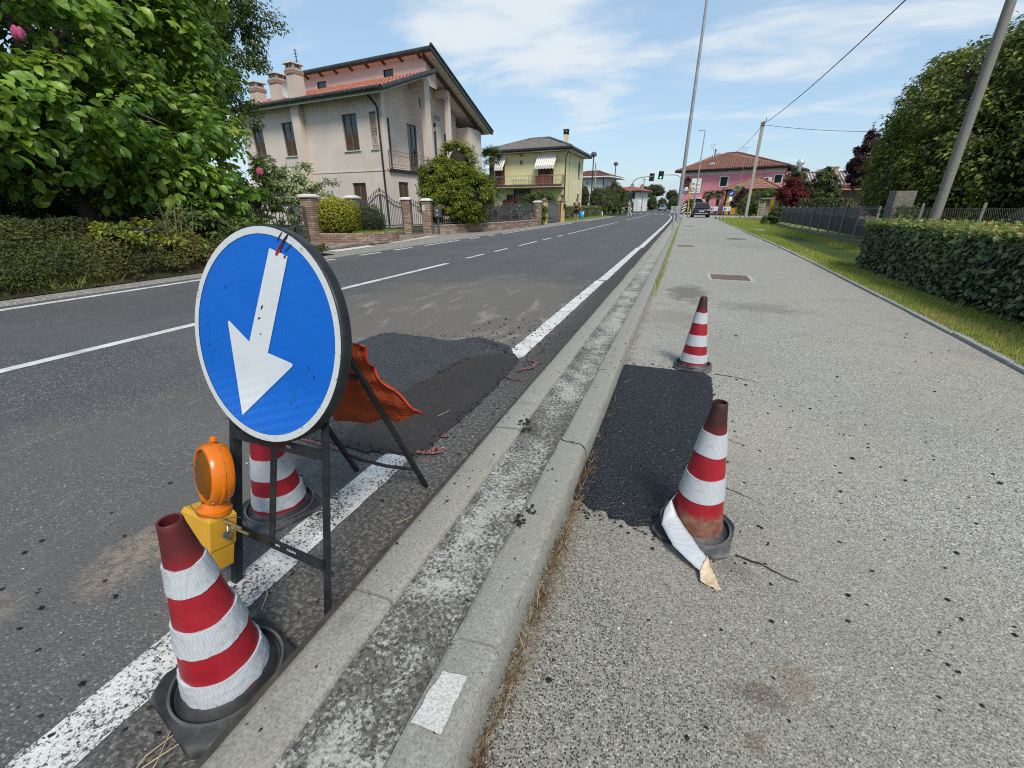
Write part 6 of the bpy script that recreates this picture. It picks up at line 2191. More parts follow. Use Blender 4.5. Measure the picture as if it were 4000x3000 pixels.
v = [(-0.5, -0.6, 3.1), (10, -0.6, 3.1), (10, 4.2, 5.05), (-0.5, 4.2, 5.05)]
mb.add([(a, b, z - 0.2) for a, b, z in v] + v, [(0, 3, 2, 1), (4, 5, 6, 7), (0, 1, 5, 4), (1, 2, 6, 5), (2, 3, 7, 6), (3, 0, 4, 7)])
mb.build('roof', tile_old, H7, xf=sx)
tiled_slope(H7, sx((-0.5, -0.6, 3.12)), sx((10, -0.6, 3.12)), sx((-0.5, 4.2, 5.07)), sx((10, 4.2, 5.07)), 0.34, 0.45, tile_old, 8, limit=0)
pvm = NT('solar_cells', 0.25, 0.5)
pvm.color(pvm.mix(pvm.rng(pvm.noise(3, 2), 0.3, 0.7), (0.30, 0.33, 0.37), (0.40, 0.43, 0.47)))
alu = plain('alu', (0.62, 0.63, 0.64), 0.4, 0.05)
for i in range(5):
 for j in range(2):
  a, v0, v1 = 0.4 + i * 1.15, 0.16 + j * 0.38, 0.16 + j * 0.38 + 0.35
  c = [(a, -0.6 + 4.8 * v0, 3.1 + 1.95 * v0 + 0.16), (a + 1.1, -0.6 + 4.8 * v0, 3.1 + 1.95 * v0 + 0.16), (a + 1.1, -0.6 + 4.8 * v1, 3.1 + 1.95 * v1 + 0.16), (a, -0.6 + 4.8 * v1, 3.1 + 1.95 * v1 + 0.16)]
  mb = MB()
  mb.add([(x, y, z - 0.04) for x, y, z in c] + c, [(0, 3, 2, 1), (4, 5, 6, 7), (0, 1, 5, 4), (1, 2, 6, 5), (2, 3, 7, 6), (3, 0, 4, 7)])
  fr = mb.build('solar_panel', alu, H7, xf=sx)
  ins = [Vector(p) for p in c]
  m_ = sum(ins, Vector()) / 4
  mb = MB()
  mb.add([p + (m_ - p) * 0.07 + Vector((0, 0, 0.006)) for p in ins], [(0, 1, 2, 3)])
  mb.build('panel_glass', pvm.m, fr, xf=sx)
mb = MB()
mb.box(4.0, 4.5, 2.4, 2.9, 4.4, 5.5)
mb.box(3.9, 4.6, 2.3, 3.0, 5.5, 5.6)
mb.build('chimney', plain('solar_chimney', (0.42, 0.28, 0.2), 0.9), H7, xf=sx)
H8 = thing('steel_flue', 'shiny steel flue with conical cap rising above the round evergreen', 'chimney', (12.1, 66, 0))
mb = MB()
mb.tube([(12.1, 66, 1), (12.1, 66, 5.6)], 0.2, 12)
mb.build('flue_pipe', galv, H8, smooth=True)
mb = MB()
mb.tube([(12.1, 66, 5.55), (12.1, 66, 5.85), (12.1, 66, 6.1), (12.1, 66, 6.3)], [0.24, 0.42, 0.42, 0.25], 14)
mb.build('flue_cap', plain('flue_bright', (0.68, 0.68, 0.68), 0.3, 0.1, metal=0.7), H8, smooth=True)
# ------------------------------------------------------------------ brick pillars, gates and fence before the beige house
brick_ms = [plain('brick_%s' % n, c, 0.9, 0.25, 16, bump=0.4) for n, c in (('tan', (0.27, 0.19, 0.14)), ('rose', (0.25, 0.155, 0.12)), ('dull', (0.20, 0.155, 0.125)), ('pale', (0.33, 0.25, 0.19)))]
mortar = plain('mortar', (0.19, 0.17, 0.15), 0.95, 0.2, 12)
capw = plain('cap_white', (0.60, 0.59, 0.56), 0.7, 0.12, 8)
brick_me = {}
def brick_mesh(sz, i):
 k = (sz, i)
 if k not in brick_me:
  mb = MB()
  mb.obox((0, 0, 0), sz)
  o = mb.build('brick', brick_ms[i], None)
  brick_me[k] = o.data
  bpy.data.objects.remove(o)
 return brick_me[k]
def brick_pillar(label, x, y, w, h, rot, seed, group='brick gate pillars'):
 t = thing('brick_pillar', label, 'pillar', (x, y, 0), group)
 R = Matrix.Rotation(rot, 3, 'Z')
 mb = MB()
 mb.obox((x, y, h / 2), (w - 0.024, w - 0.024, h), (0, 0, rot))
 mb.build('mortar_core', mortar, t)
 rd = random.Random(seed)
 ch = 0.068
 L = w - 0.11
 for j in range(int(h / ch)):
  z = 0.034 + j * ch
  for k in range(4):
   a = rot + k * PI / 2
   s = 0.5 if j % 2 else -0.5
   off = R @ Matrix.Rotation(k * PI / 2, 3, 'Z') @ Vector((s * 0.11, -(w / 2 - 0.055), 0))
   inst(brick_mesh((round(L, 3), 0.11, 0.057), rd.randrange(4)), 'brick', t, (x + off.x, y + off.y, z), (0, 0, a), (1, 1 + rd.uniform(-.03, .03), 1))
 mb = MB()
 mb.obox((x, y, h + 0.03), (w + 0.10, w + 0.10, 0.06), (0, 0, rot))
 mb.obox((x, y, h + 0.085), (w + 0.06, w + 0.06, 0.05), (0, 0, rot), taper=0.6)
 mb.build('cap', capw, t, bevel=0.008)
 return t
rp = 0.12
brick_pillar('brick pillar with white cap between the open sliding gate and the round yellow-green bush', -12.02, 12.55, 0.42, 1.46, rp, 1)
p2 = brick_pillar('brick pillar with white cap and house number, left end of the arched double gate', -12.12, 14.85, 0.40, 1.46, rp, 2)
brick_pillar('brick pillar with white cap between the double gate and the small gate', -11.50, 17.62, 0.38, 1.44, 0.3, 3)
p4 = brick_pillar('brick pillar with white cap and intercom plate, beside the letter box', -10.85, 18.25, 0.38, 1.40, 0.3, 4)
text('209', 0.13, (-12.05, 14.635, 1.30), (PI / 2, 0, rp), ink, p2)
mb = MB()
mb.obox((-10.90, 18.045, 1.12), (0.12, 0.03, 0.24), (0, 0, 0.3))
mb.build('intercom_plate', plain('intercom', (0.42, 0.42, 0.40), 0.5), p4)
def iron_gate(name, label, p, q, ztop, nbar, cat='gate', spikes=True, zb=0.08, group=None):
 """wrought gate from p to q: bars, curved top rail, low rails"""
 p, q = Vector((p[0], p[1], 0)), Vector((q[0], q[1], 0))
 t = thing(name, label, cat, tuple((p + q) / 2), group)
 at = lambda u, z: p.lerp(q, u) + Vector((0, 0, z))
 mb = MB()
 n = 26
 for k in range(n):
  mb.bar(at(k / n, ztop(k / n)), at((k + 1) / n, ztop((k + 1) / n)), 0.04, 0.045)
 mb.build('top_rail', ironk, t)
 for z in (zb, zb + 0.34):
  mb = MB()
  mb.bar(at(0, z), at(1, z), 0.035, 0.045)
  mb.build('rail', ironk, t)
 for u in (0.006, 0.49, 0.51, 0.994) if nbar > 12 and spikes else (0.01, 0.99):
  mb = MB()
  mb.bar(at(u, 0.03), at(u, ztop(u) + 0.02), 0.045, 0.045)
  mb.build('stile', ironk, t)
 for k in range(nbar):
  u = (k + 0.5) / nbar
  zt_ = ztop(u)
  mb = MB()
  top = zt_ + (0.14 if spikes else 0)
  mb.tube([at(u, zb), at(u, top)], 0.0125, 5)
  if spikes:
   mb.tube([at(u, top - 0.02), at(u, top + 0.03), at(u, top + 0.11)], [0.012, 0.026, 0.002], 5)
   mb.tube([at(u, zb + 0.17), at(u, zb + 0.21), at(u, zb + 0.25)], [0.004, 0.02, 0.004], 5)
   mb.tube([at(u, zt_ - 0.10), at(u, zt_ - 0.07)], 0.02, 5)
  mb.build('bar', ironk, t)
 if spikes and nbar > 12:
  mb = MB()
  u = 0.5
  z = ztop(u) + 0.1
  mb.tube([at(u, z), at(u, z + 0.32)], [0.02, 0.003], 6)
  mb.tube([at(u - 0.025, z + 0.14), at(u + 0.025, z + 0.14)], 0.014, 5)
  mb.build('finial', ironk, t)
 return t
iron_gate('driveway_gate', 'grey wrought iron double gate with arched spiked top, between two brick pillars', (-12.06, 15.06), (-11.58, 17.42), lambda u: 1.12 + 0.50 * math.exp(-((u - 0.5) / 0.24) ** 2), 26)
iron_gate('garden_gate', 'narrow grey wrought iron gate with spikes, beside the intercom pillar', (-11.36, 17.75), (-10.99, 18.11), lambda u: 1.10 + 0.24 * (1 - u) ** 2.0, 6)
iron_gate('sliding_gate', 'grey iron gate with down-curving top, partly hidden by the magnolia', (-12.1, 8.6), (-12.03, 12.3), lambda u: 1.15 + 0.55 * (1 - u) ** 1.4, 26, spikes=False, zb=0.25)
# planter with curved brick front
PLT = thing('planter', 'low curved brick planter at the roadside in front of the gates', 'planter', (-11.2, 13.9, 0))
arc = []
for k in range(17):
 t_ = k / 16
 c0, c1, c2, c3 = Vector((-11.85, 12.42)), Vector((-10.2, 12.55)), Vector((-9.35, 13.6)), Vector((-10.35, 15.0))
 arc.append(c0 * (1 - t_) ** 3 + 3 * c1 * t_ * (1 - t_) ** 2 + 3 * c2 * t_ ** 2 * (1 - t_) + c3 * t_ ** 3)
mb = MB()
for z0, z1, s in ((0, 0.335, 0.0),):
 for k in range(16):
  p, q = arc[k], arc[k + 1]
  mb.bar((p.x, p.y, 0.165), (q.x, q.y, 0.165), 0.18, 0.33)
mb.build('mortar_core', mortar, PLT)
rd = random.Random(8)
Ls = [0.0]
for k in range(16):
 Ls.append(Ls[-1] + (arc[k + 1] - arc[k]).length)
for j in range(5):
 s = 0.12 * (j % 2)
 while s + 0.22 < Ls[-1]:
  m = s + 0.115
  k = max(i for i in range(17) if Ls[i] <= m)
  k = min(k, 15)
  d = arc[k + 1] - arc[k]
  c = arc[k] + d * ((m - Ls[k]) / d.length)
  nrm = Vector((d.y, -d.x)).normalized()
  c = c + nrm * 0.045
  inst(brick_mesh((0.225, 0.11, 0.058), rd.randrange(4)), 'brick', PLT, (c.x, c.y, 0.035 + j * 0.068), (0, 0, math.atan2(d.y, d.x)), (1, 1 + rd.uniform(-.06, .06), 1))
  s += 0.238
mb = MB()
mb.add([(p.x, p.y, 0.27) for p in arc] + [(-12.0, 15.0, 0.27), (-12.2, 13.8, 0.27)], [tuple(range(19))])
fix_up(mb.build('soil', M['bank_soil'], PLT))
# leaves
L_box = leafy('leaf_box_yellow', (0.045, 0.070, 0.008), (0.17, 0.19, 0.012), (0.42, 0.40, 0.03), 0.3, 0.5)
L_dark = leafy('leaf_dark_shrub', (0.015, 0.028, 0.010), (0.035, 0.058, 0.018), (0.075, 0.10, 0.03), 0.25, 0.55)
L_arb = leafy('leaf_arborvitae', (0.022, 0.040, 0.005), (0.085, 0.125, 0.010), (0.27, 0.28, 0.022), 0.3, 0.6)
L_magn = leafy('leaf_magnolia', (0.032, 0.085, 0.009), (0.105, 0.205, 0.022), (0.26, 0.38, 0.048), 0.35, 0.42, 0.45, odd=(0.27, 0.30, 0.05))
L_deep = leafy('leaf_deep_green', (0.018, 0.038, 0.008), (0.048, 0.088, 0.016), (0.12, 0.165, 0.034), 0.28, 0.5)
L_varieg = leafy('leaf_variegated', (0.10, 0.15, 0.045), (0.24, 0.29, 0.13), (0.56, 0.56, 0.36), 0.3, 0.55)
L_cover = leafy('leaf_ground_cover', (0.018, 0.026, 0.007), (0.052, 0.062, 0.013), (0.145, 0.145, 0.030), 0.2, 0.6, odd=(0.14, 0.06, 0.025))
L_hedge = leafy('leaf_laurel_hedge', (0.018, 0.040, 0.014), (0.050, 0.092, 0.025), (0.15, 0.20, 0.065), 0.22, 0.38, 0.5)
L_htop = leafy('leaf_hedge_top', (0.05, 0.085, 0.018), (0.14, 0.18, 0.03), (0.36, 0.36, 0.10), 0.3, 0.45, odd=(0.40, 0.22, 0.07))
L_horn = leafy('leaf_hornbeam', (0.014, 0.026, 0.006), (0.046, 0.070, 0.012), (0.26, 0.29, 0.04), 0.28, 0.5, odd=(0.30, 0.33, 0.05))
L_redm = leafy('leaf_red_maple', (0.040, 0.006, 0.008), (0.110, 0.012, 0.018), (0.20, 0.028, 0.032), 0.3, 0.55, tcol=(0.4, 0.03, 0.03))
L_purp = leafy('leaf_purple_beech', (0.016, 0.008, 0.011), (0.040, 0.018, 0.024), (0.09, 0.035, 0.04), 0.25, 0.5, tcol=(0.25, 0.04, 0.06))
L_mid = leafy('leaf_mid_green', (0.025, 0.050, 0.010), (0.065, 0.115, 0.018), (0.14, 0.20, 0.035), 0.3, 0.55)
L_far = leafy('leaf_far_green', (0.022, 0.040, 0.012), (0.048, 0.075, 0.022), (0.10, 0.13, 0.04), 0.2, 0.6)
L_brown = leafy('leaf_brownish', (0.030, 0.034, 0.010), (0.080, 0.075, 0.020), (0.17, 0.12, 0.035), 0.25, 0.6)
L_ever = leafy('leaf_evergreen', (0.018, 0.030, 0.008), (0.050, 0.070, 0.014), (0.14, 0.15, 0.03), 0.2, 0.4, 0.5)
L_hy = leafy('leaf_pale_hedge', (0.06, 0.085, 0.025), (0.14, 0.17, 0.06), (0.30, 0.31, 0.15), 0.25, 0.6)
L_palm = leafy('leaf_palm', (0.020, 0.040, 0.012), (0.045, 0.075, 0.020), (0.12, 0.14, 0.04), 0.2, 0.45)
def ball_bush(name, label, cat, c, r, mat, n, size, seed, templ=LEAF4, power=2.0, group=None, base_z=None, squash=0.0, jit=0.05):
 """clipped or loose rounded bush round a solid dark core"""
 rng = np.random.default_rng(seed)
 t = thing(name, label, cat, (c[0], c[1], c[2] - r[2] if base_z is None else base_z), group)
 d = rsphere(n, rng)
 if power != 2.0:
  k = (np.abs(d) ** power).sum(1) ** (-1 / power)
  q = d * k[:, None]
 else:
  q = d
 bump_ = 1 + jit * np.sin(d[:, 0] * 7 + seed) * np.sin(d[:, 1] * 6 + 2 * seed) * 1.6 + rng.normal(0, jit * 0.8, n)
 P = np.array(c) + q * np.array(r) * bump_[:, None]
 ok = P[:, 2] > (0.02 if base_z is None else base_z)
 P, d = P[ok], d[ok]
 m = len(P)
 Nn = unit(d * 0.8 + np.array([0, 0, 0.4]) + rng.normal(0, 0.5, (m, 3)))
 D = unit(d * 0.5 + rng.normal(0, 0.6, (m, 3)))
 tone = 0.45 + 0.3 * d[:, 2] + rng.normal(0, 0.2, m)
 leaves('foliage', P, Nn, D, size * rng.uniform(0.65, 1.25, m), templ, mat, t, np.clip(tone, 0, 1))
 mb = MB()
 mb.ball(c, (r[0] * 0.87, r[1] * 0.87, r[2] * 0.87), 16, 12, 0.04, seed)  # solid dark ball added behind the leaves as the bush's shaded inside
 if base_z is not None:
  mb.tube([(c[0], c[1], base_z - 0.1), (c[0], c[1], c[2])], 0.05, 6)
 mb.build('dark_core', M['twig'], t, smooth=True)
 return t
ball_bush('topiary_bush', 'clipped round yellow-green bush in the brick planter', 'bush', (-11.82, 13.42, 0.76), (0.80, 0.80, 0.66), L_box, 13000, 0.062, 3, LEAF4, 2.8, base_z=0.25)
ball_bush('dark_bush', 'dull dark round bush between the yellow-green topiary and the double gate', 'bush', (-11.15, 14.45, 0.66), (0.58, 0.58, 0.56), L_dark, 6000, 0.05, 4, LEAF2, 2.0, base_z=0.25, jit=0.08)
grass('planter_grass', 1500, lambda u, Y: -11.3 + u * 1.45, 13.3, 15.0, 0.06, 0.16, 0.05, lambda X, Y: 0.4 + 0 * X, 41, 1, zf=lambda x, y: 0.27)
ARB = [(-10.45, 20.35, 2.05, 1.30, 1.30, 1.15), (-10.75, 20.1, 1.35, 1.45, 1.3, 1.05), (-10.35, 20.6, 3.0, 0.85, 0.85, 1.0), (-9.55, 20.35, 1.75, 0.95, 0.95, 1.25), (-11.35, 20.1, 2.35, 0.75, 0.75, 0.95)]
tree('golden_arborvitae', 'large rounded golden-green arborvitae overhanging the low wall by the small gate', 'tree', (-10.5, 20.4, 0), ARB, L_arb, M['bark'], 520, 62000, 0.26, 0.095, LEAF4, 0.12, None, 12, 6, None, (0.78, 1.0), 0.1, 0.8, core=0.58, core_mat=M['twig'], zmin=0.3)
# low wall with iron fence up to the yellow house's drive
WP = [Vector((-10.70, 18.45)), Vector((-9.95, 20.2)), Vector((-9.36, 22.6)), Vector((-9.02, 25.5)), Vector((-8.98, 28.7))]
LW = thing('garden_wall', 'low brick garden wall curving along the road towards the yellow house', 'wall', (-9.6, 23, 0))
mb = MB()
for p, q in zip(WP, WP[1:]):
 mb.bar((p.x, p.y, 0.16), (q.x, q.y, 0.16), 0.20, 0.38)
mb.build('mortar_core', mortar, LW)
Lw = [0.0]
for p, q in zip(WP, WP[1:]):
 Lw.append(Lw[-1] + (q - p).length)
def on_wall(s):
 k = max(i for i in range(len(WP)) if Lw[i] <= s)
 k = min(k, len(WP) - 2)
 d = (WP[k + 1] - WP[k])
 return WP[k] + d * ((s - Lw[k]) / d.length), d.normalized()
rd = random.Random(18)
for j in range(4):
 s = 0.15 * (j % 2)
 while s + 0.30 < Lw[-1]:
  c, d = on_wall(s + 0.15)
  nrm = Vector((d.y, -d.x))
  c = c + nrm * 0.062
  inst(brick_mesh((0.292, 0.10, 0.083), rd.randrange(4)), 'brick', LW, (c.x, c.y, 0.045 + j * 0.092), (0, 0, math.atan2(d.y, d.x)), (1, 1 + rd.uniform(-.15, .15), 1))
  s += 0.302
mb = MB()
for p, q in zip(WP, WP[1:]):
 mb.bar((p.x, p.y, 0.375), (q.x, q.y, 0.375), 0.26, 0.04)
mb.build('coping', plain('coping', (0.33, 0.28, 0.24), 0.9, 0.25, 8), LW)
FN = thing('iron_fence', 'grey iron bar fence standing on the low brick wall', 'fence', (-9.6, 23, 0.4))
s = 0.25
k = 0
while s < Lw[-1] - 0.1:
 c, d = on_wall(s)
 mb = MB()
 if k % 13 == 0:
  mb.bar((c.x, c.y, 0.39), (c.x, c.y, 1.33), 0.05, 0.05)
  mb.build('post', ironk, FN)
 else:
  mb.tube([(c.x, c.y, 0.42), (c.x, c.y, 1.30), (c.x, c.y, 1.36)], [0.010, 0.010, 0.002], 4)
  mb.build('bar', ironk, FN)
 s += 0.115
 k += 1
for z in (0.47, 1.16):
 mb = MB()
 for k in range(40):
  a, _ = on_wall(Lw[-1] * k / 40)
  b, _ = on_wall(Lw[-1] * (k + 1) / 40)
  mb.bar((a.x, a.y, z), (b.x, b.y, z), 0.02, 0.035)
 mb.build('rail', ironk, FN)
bx = thing('letter_box', 'dark grey arched letter box on a post beside the brick pillar', 'letter box', (-10.45, 18.55, 0))
mb = MB()
mb.prism([(-0.15, 0.72), (0.15, 0.72), (0.15, 1.08), (0.11, 1.14), (0.0, 1.18), (-0.11, 1.14), (-0.15, 1.08)], lambda p: (-10.45 + p[0], 18.42, p[1]), lambda p: (-10.45 + p[0], 18.58, p[1]))
mb.build('box', plain('box_slate', (0.075, 0.08, 0.085), 0.5, 0.2, 12), bx, bevel=0.01)
mb = MB()
mb.tube([(-10.45, 18.5, 0), (-10.45, 18.5, 0.74)], 0.04, 8)
mb.build('post', ironk, bx)
mb = MB()
mb.tube([(-10.45, 18.415, 1.0), (-10.45, 18.41, 1.0)], 0.07, 12)
mb.obox((-10.45, 18.413, 0.83), (0.12, 0.012, 0.09))
mb.build('emblem', plain('box_silver', (0.25, 0.26, 0.27), 0.5), bx)
# gate of the yellow house
brick_pillar('rose brick pillar with pale cap where the iron fence ends before the yellow house', -8.99, 28.95, 0.42, 1.40, 0.05, 6, 'gate pillars of the yellow house')
gcol = plain('column_ochre', (0.55, 0.38, 0.17), 0.85, 0.25, 5, bump=0.2)
urnm = plain('urn_stone', (0.15, 0.125, 0.10), 0.85, 0.3, 12)
for x, y, lab in ((-9.48, 32.1, 'ochre gate column with stone urn, left of the drive gate'), (-9.26, 36.3, 'ochre gate column with stone urn, right of the drive gate beside the pale hedge')):
 t = thing('gate_column', lab, 'pillar', (x, y, 0), 'gate pillars of the yellow house')
 mb = MB()
 mb.box(x - 0.2, x + 0.2, y - 0.2, y + 0.2, 0, 1.5)
 mb.build('shaft', gcol, t)
 mb = MB()
 mb.box(x - 0.25, x + 0.25, y - 0.25, y + 0.25, 1.5, 1.57)
 mb.obox((x, y, 1.64), (0.34, 0.34, 0.14), taper=0.5)
 mb.build('cap', urnm, t)
 mb = MB()
 mb.lathe([(0.06, 1.70), (0.09, 1.73), (0.05, 1.78), (0.13, 1.86), (0.16, 1.95), (0.14, 1.99), (0.18, 2.02), (0.15, 2.02), (0.0005, 1.97)], 14, (x, y, 0))
 mb.build('urn', urnm, t, smooth=True)
iron_gate('drive_gate', 'tall grey barred drive gate between the two urn columns', (-9.46, 32.35), (-9.28, 36.05), lambda u: 1.52, 16, spikes=False)
mb = MB()
mb.box(-9.50, -9.46, 32.4, 36.0, 0.1, 1.45)
mbx = mb.build('gate_sheet', plain('gate_sheet', (0.17, 0.18, 0.165), 0.7, 0.2, 2), None)
mbx.parent = [o for o in COL.objects if o.name == 'drive_gate'][0]
mbx.location = -wloc(mbx.parent)
lb = thing('letter_box', 'small dark letter box on the right urn column of the yellow house', 'letter box', (-9.03, 36.2, 1.0))
mb = MB()
mb.box(-9.055, -8.95, 36.05, 36.35, 1.0, 1.36)
mb.build('box', gut_b, lb, bevel=0.01)
mb = MB()
mb.box(-8.95, -8.945, 36.1, 36.3, 1.26, 1.30)
mb.build('slot', ironk, lb)
# ------------------------------------------------------------------ plants behind the left fences
def ell_bush(name, label, cat, ells, mat, n, size, seed, templ=LEAF4, crad=0.22, nclump=60, group=None, core=0.75, base=None, trunk=0.05, shell=(0.75, 1.0), zmin=0.05):
 b = base or (ells[0][0], ells[0][1], 0)
 return tree(name, label, cat, b, ells, mat, M['bark'], nclump, n, crad, size, templ, trunk, None, seed, 6, group, shell, 0.2, 0.7, core, M['twig'], 'foliage', zmin)
tree('variegated_shrub', 'loose pale variegated shrub behind the sliding gate, one branch reaching right', 'shrub', (-15.0, 14.6, 0),
  [(-15.4, 14.6, 1.5, 1.3, 1.1, 1.1), (-14.6, 14.9, 1.9, 0.9, 0.8, 0.9), (-13.55, 15.2, 1.95, 0.75, 0.45, 0.35), (-15.6, 14.4, 2.4, 0.7, 0.7, 0.6), (-14.3, 14.4, 1.0, 1.0, 0.7, 0.8)], L_varieg, M['bark'], 190, 12000, 0.22, 0.12, LEAF2, 0.07, (-15.0, 14.7, 1.7), 21, 22, None, (0.5, 1.0), 0.5, 0.6)
ell_bush('garden_bush', 'rounded bright green garden bush in front of the yellow house porch', 'bush', [(-11.9, 38, 1.5, 1.1, 0.9, 0.85), (-11.0, 38, 1.6, 0.7, 0.8, 0.65), (-12.6, 38.1, 1.35, 0.7, 0.7, 0.7)], L_mid, 9000, 0.13, 22, LEAF2, 0.25, 90)
ell_bush('red_shrub', 'dark red leafed shrub behind the iron fence before the yellow house', 'shrub', [(-12.5, 33, 1.2, 0.75, 0.5, 0.42)], L_redm, 2500, 0.11, 23, LEAF2, 0.16, 40)
ell_bush('gate_shrub', 'glossy green shrub between the rose brick pillar and the urn column', 'shrub', [(-9.35, 30.6, 0.75, 0.42, 0.75, 0.75)], L_mid, 3500, 0.10, 24, LEAF2, 0.16, 50)
L_fl1 = leafy('leaf_with_red_flowers', (0.02, 0.035, 0.012), (0.05, 0.075, 0.02), (0.09, 0.12, 0.04), 0.2, 0.6, odd=(0.42, 0.05, 0.11))
L_fl2 = leafy('leaf_with_white_flowers', (0.02, 0.030, 0.014), (0.045, 0.065, 0.025), (0.10, 0.12, 0.05), 0.2, 0.6, odd=(0.75, 0.74, 0.70))
def flower_bush(label, ells, mat, seed):
 t = ell_bush('flowering_shrub', label, 'shrub', ells, mat, 3500, 0.10, seed, LEAF2, 0.2, 45)
 at = [c for c in t.children if c.name.startswith('foliage')][0].data.attributes['rnd']
 m = len(at.data)
 v = np.zeros(m, dtype=np.float32)
 at.data.foreach_get('value', v)
 rng = np.random.default_rng(seed)
 pick = np.repeat(rng.random(m // 4) < 0.22, 4)
 v = np.minimum(v, 0.9)
 v[:len(pick)][pick] = 0.99
 at.data.foreach_set('value', v)
flower_bush('shrub with crimson flowers behind the left bays of the iron fence', [(-11.0, 25.6, 0.75, 0.75, 0.6, 0.5), (-10.4, 27.0, 0.6, 0.5, 0.6, 0.4)], L_fl1, 25)
flower_bush('shrub with white flowers behind the right bays of the iron fence', [(-9.9, 28.0, 0.65, 0.7, 0.9, 0.42), (-10.6, 29.0, 0.8, 0.6, 0.6, 0.45)], L_fl2, 26)
ell_bush('lawn_shrub', 'dark green shrub filling the bed behind the iron fence', 'shrub', [(-11.4, 28.6, 0.6, 1.2, 1.4, 0.55), (-10.8, 24, 0.55, 0.5, 1.0, 0.45)], L_dark, 5000, 0.12, 27, LEAF2, 0.25, 60)
def palm(label, base, h, n, L, seed, lean=(0, 0), group=None, tr=0.14, fan=False):
 rng = np.random.default_rng(seed)
 t = thing('palm', label, 'palm tree', base, group)
 top = Vector((base[0] + lean[0], base[1] + lean[1], h))
 mb = MB()
 b = Vector(base)
 mb.tube([b, b.lerp(top, 0.5), top, top + Vector((0, 0, 0.1))], [tr, tr * 0.95, tr * 1.25, tr * 0.6], 9)
 mb.build('trunk', plain('palm_trunk', (0.085, 0.065, 0.045), 0.95, 0.4, 14, bump=0.8), t, smooth=True)
 P, Nn, D, S = [], [], [], []
 for i in range(n):
  az = i * 2.399 + rng.normal(0, 0.2)
  el = rng.uniform(-0.7, 1.15)
  d = Vector((math.cos(az) * math.cos(el), math.sin(az) * math.cos(el), math.sin(el)))
  stem = top + d * (L * 0.5)
  for k in range(22):
   a = (k / 21 - 0.5) * 3.6
   u = d.cross(Vector((0, 0, 1)))
   u = u.normalized() if u.length > 0.05 else Vector((1, 0, 0))
   w = u.cross(d).normalized()
   dd = (d * math.cos(a) + u * math.sin(a)).normalized()
   P.append(stem)
   D.append(dd + Vector((0, 0, -0.28)))
   Nn.append(w + Vector(rng.normal(0, 0.2, 3)))
   S.append(L * 0.62 * rng.uniform(0.8, 1.1))
  mbs = None
 tp = (np.array([(-0.028, 0, 0), (0.028, 0, 0), (0.04, 0.55, 0), (-0.04, 0.55, 0), (0, 1, -0.22)]), np.array([(0, 1, 2), (0, 2, 3), (3, 2, 4)]))
 leaves('fronds', np.array([p[:] for p in P]), np.array([p[:] for p in Nn]), np.array([p[:] for p in D]), np.array(S), tp, L_palm, t)
 mb = MB()
 rng = np.random.default_rng(seed)
 for i in range(n):
  az = i * 2.399 + rng.normal(0, 0.2)
  el = rng.uniform(-0.7, 1.15)
  d = Vector((math.cos(az) * math.cos(el), math.sin(az) * math.cos(el), math.sin(el)))
  mb.tube([top, top + d * (L * 0.5)], [0.018, 0.012], 4)
  rng.normal(0, 1, 22 * 4)
 mb.build('leaf_stalks', plain('palm_stalk', (0.12, 0.13, 0.04), 0.7), t)
 return t
palm('tall fan palm with shaggy crown between the beige and the yellow house', (-14.35, 34, 0), 4.55, 26, 1.0, 3, (0.05, 0), 'palms', 0.16)
palm('short fan palm below the tall one, behind the iron fence', (-14.0, 32.5, 0), 2.3, 24, 1.15, 4, (0, 0), 'palms')
palm('left one of the two palms before the pink building', (2.75, 72, 0), 2.5, 24, 1.0, 5, (0, 0), 'palms', 0.2)
palm('right one of the two palms before the pink building, by the ochre annexe', (4.15, 73, 0), 2.6, 24, 1.05, 6, (0, 0), 'palms', 0.2)
# ------------------------------------------------------------------ bank and magnolia on the left
mb = MB()
def bankz(x, y):
 top = np.interp(y, [-6, 2, 4, 5.5, 7, 8.3, 9.4], [1.05, 0.98, 0.84, 0.62, 0.42, 0.25, 0.03])
 return float(top * min(1, max(0, (-8.62 - x) / 1.25)) ** 0.75) + 0.01
nx, ny = 14, 30
mb.grid(lambda u, v: (-8.6 - 5.2 * u ** 1.2, -6 + 15.6 * v, bankz(-8.6 - 5.2 * u ** 1.2, -6 + 15.6 * v)), nx, ny)
structure(fix_up(mb.build('bank', M['bank_soil'], smooth=True)))
rng = np.random.default_rng(40)
n = 62000
X = -8.62 - 2.6 * rng.random(n) ** 1.1
Y = rng.uniform(1.2, 9.4, n)
lump = 0.16 * np.sin(X * 3.1 + Y * 1.7) * np.sin(Y * 2.3) + 0.08 * np.sin(Y * 5.1 + X * 4)
ZZ = np.array([bankz(a, b) for a, b in zip(X, Y)]) + np.abs(lump) + rng.random(n) ** 0.7 * 0.16
P = np.stack([X + rng.normal(0, .02, n), Y, ZZ], 1)
Nn = rng.normal(0, 0.5, (n, 3)) + np.array([0.45, -0.1, 0.8])
D = rng.normal(0, 0.6, (n, 3)) + np.array([0.5, 0, 0.1])
tone = np.clip(0.42 + 1.2 * lump + rng.normal(0, 0.2, n) + 0.12 * np.sin(Y * 1.1 + 1), 0, 1)
o = leaves('ground_cover', P, Nn, D, rng.uniform(0.03, 0.075, n), LEAF2, L_cover, None, tone)
o['kind'] = 'stuff'
grass('bank_grass', 5000, lambda u, Y: -8.62 - 0.9 * u, 1.0, 4.6, 0.08, 0.26, 0.02, lambda X, Y: 0.45 + 0 * X, 42, 1, zf=bankz)
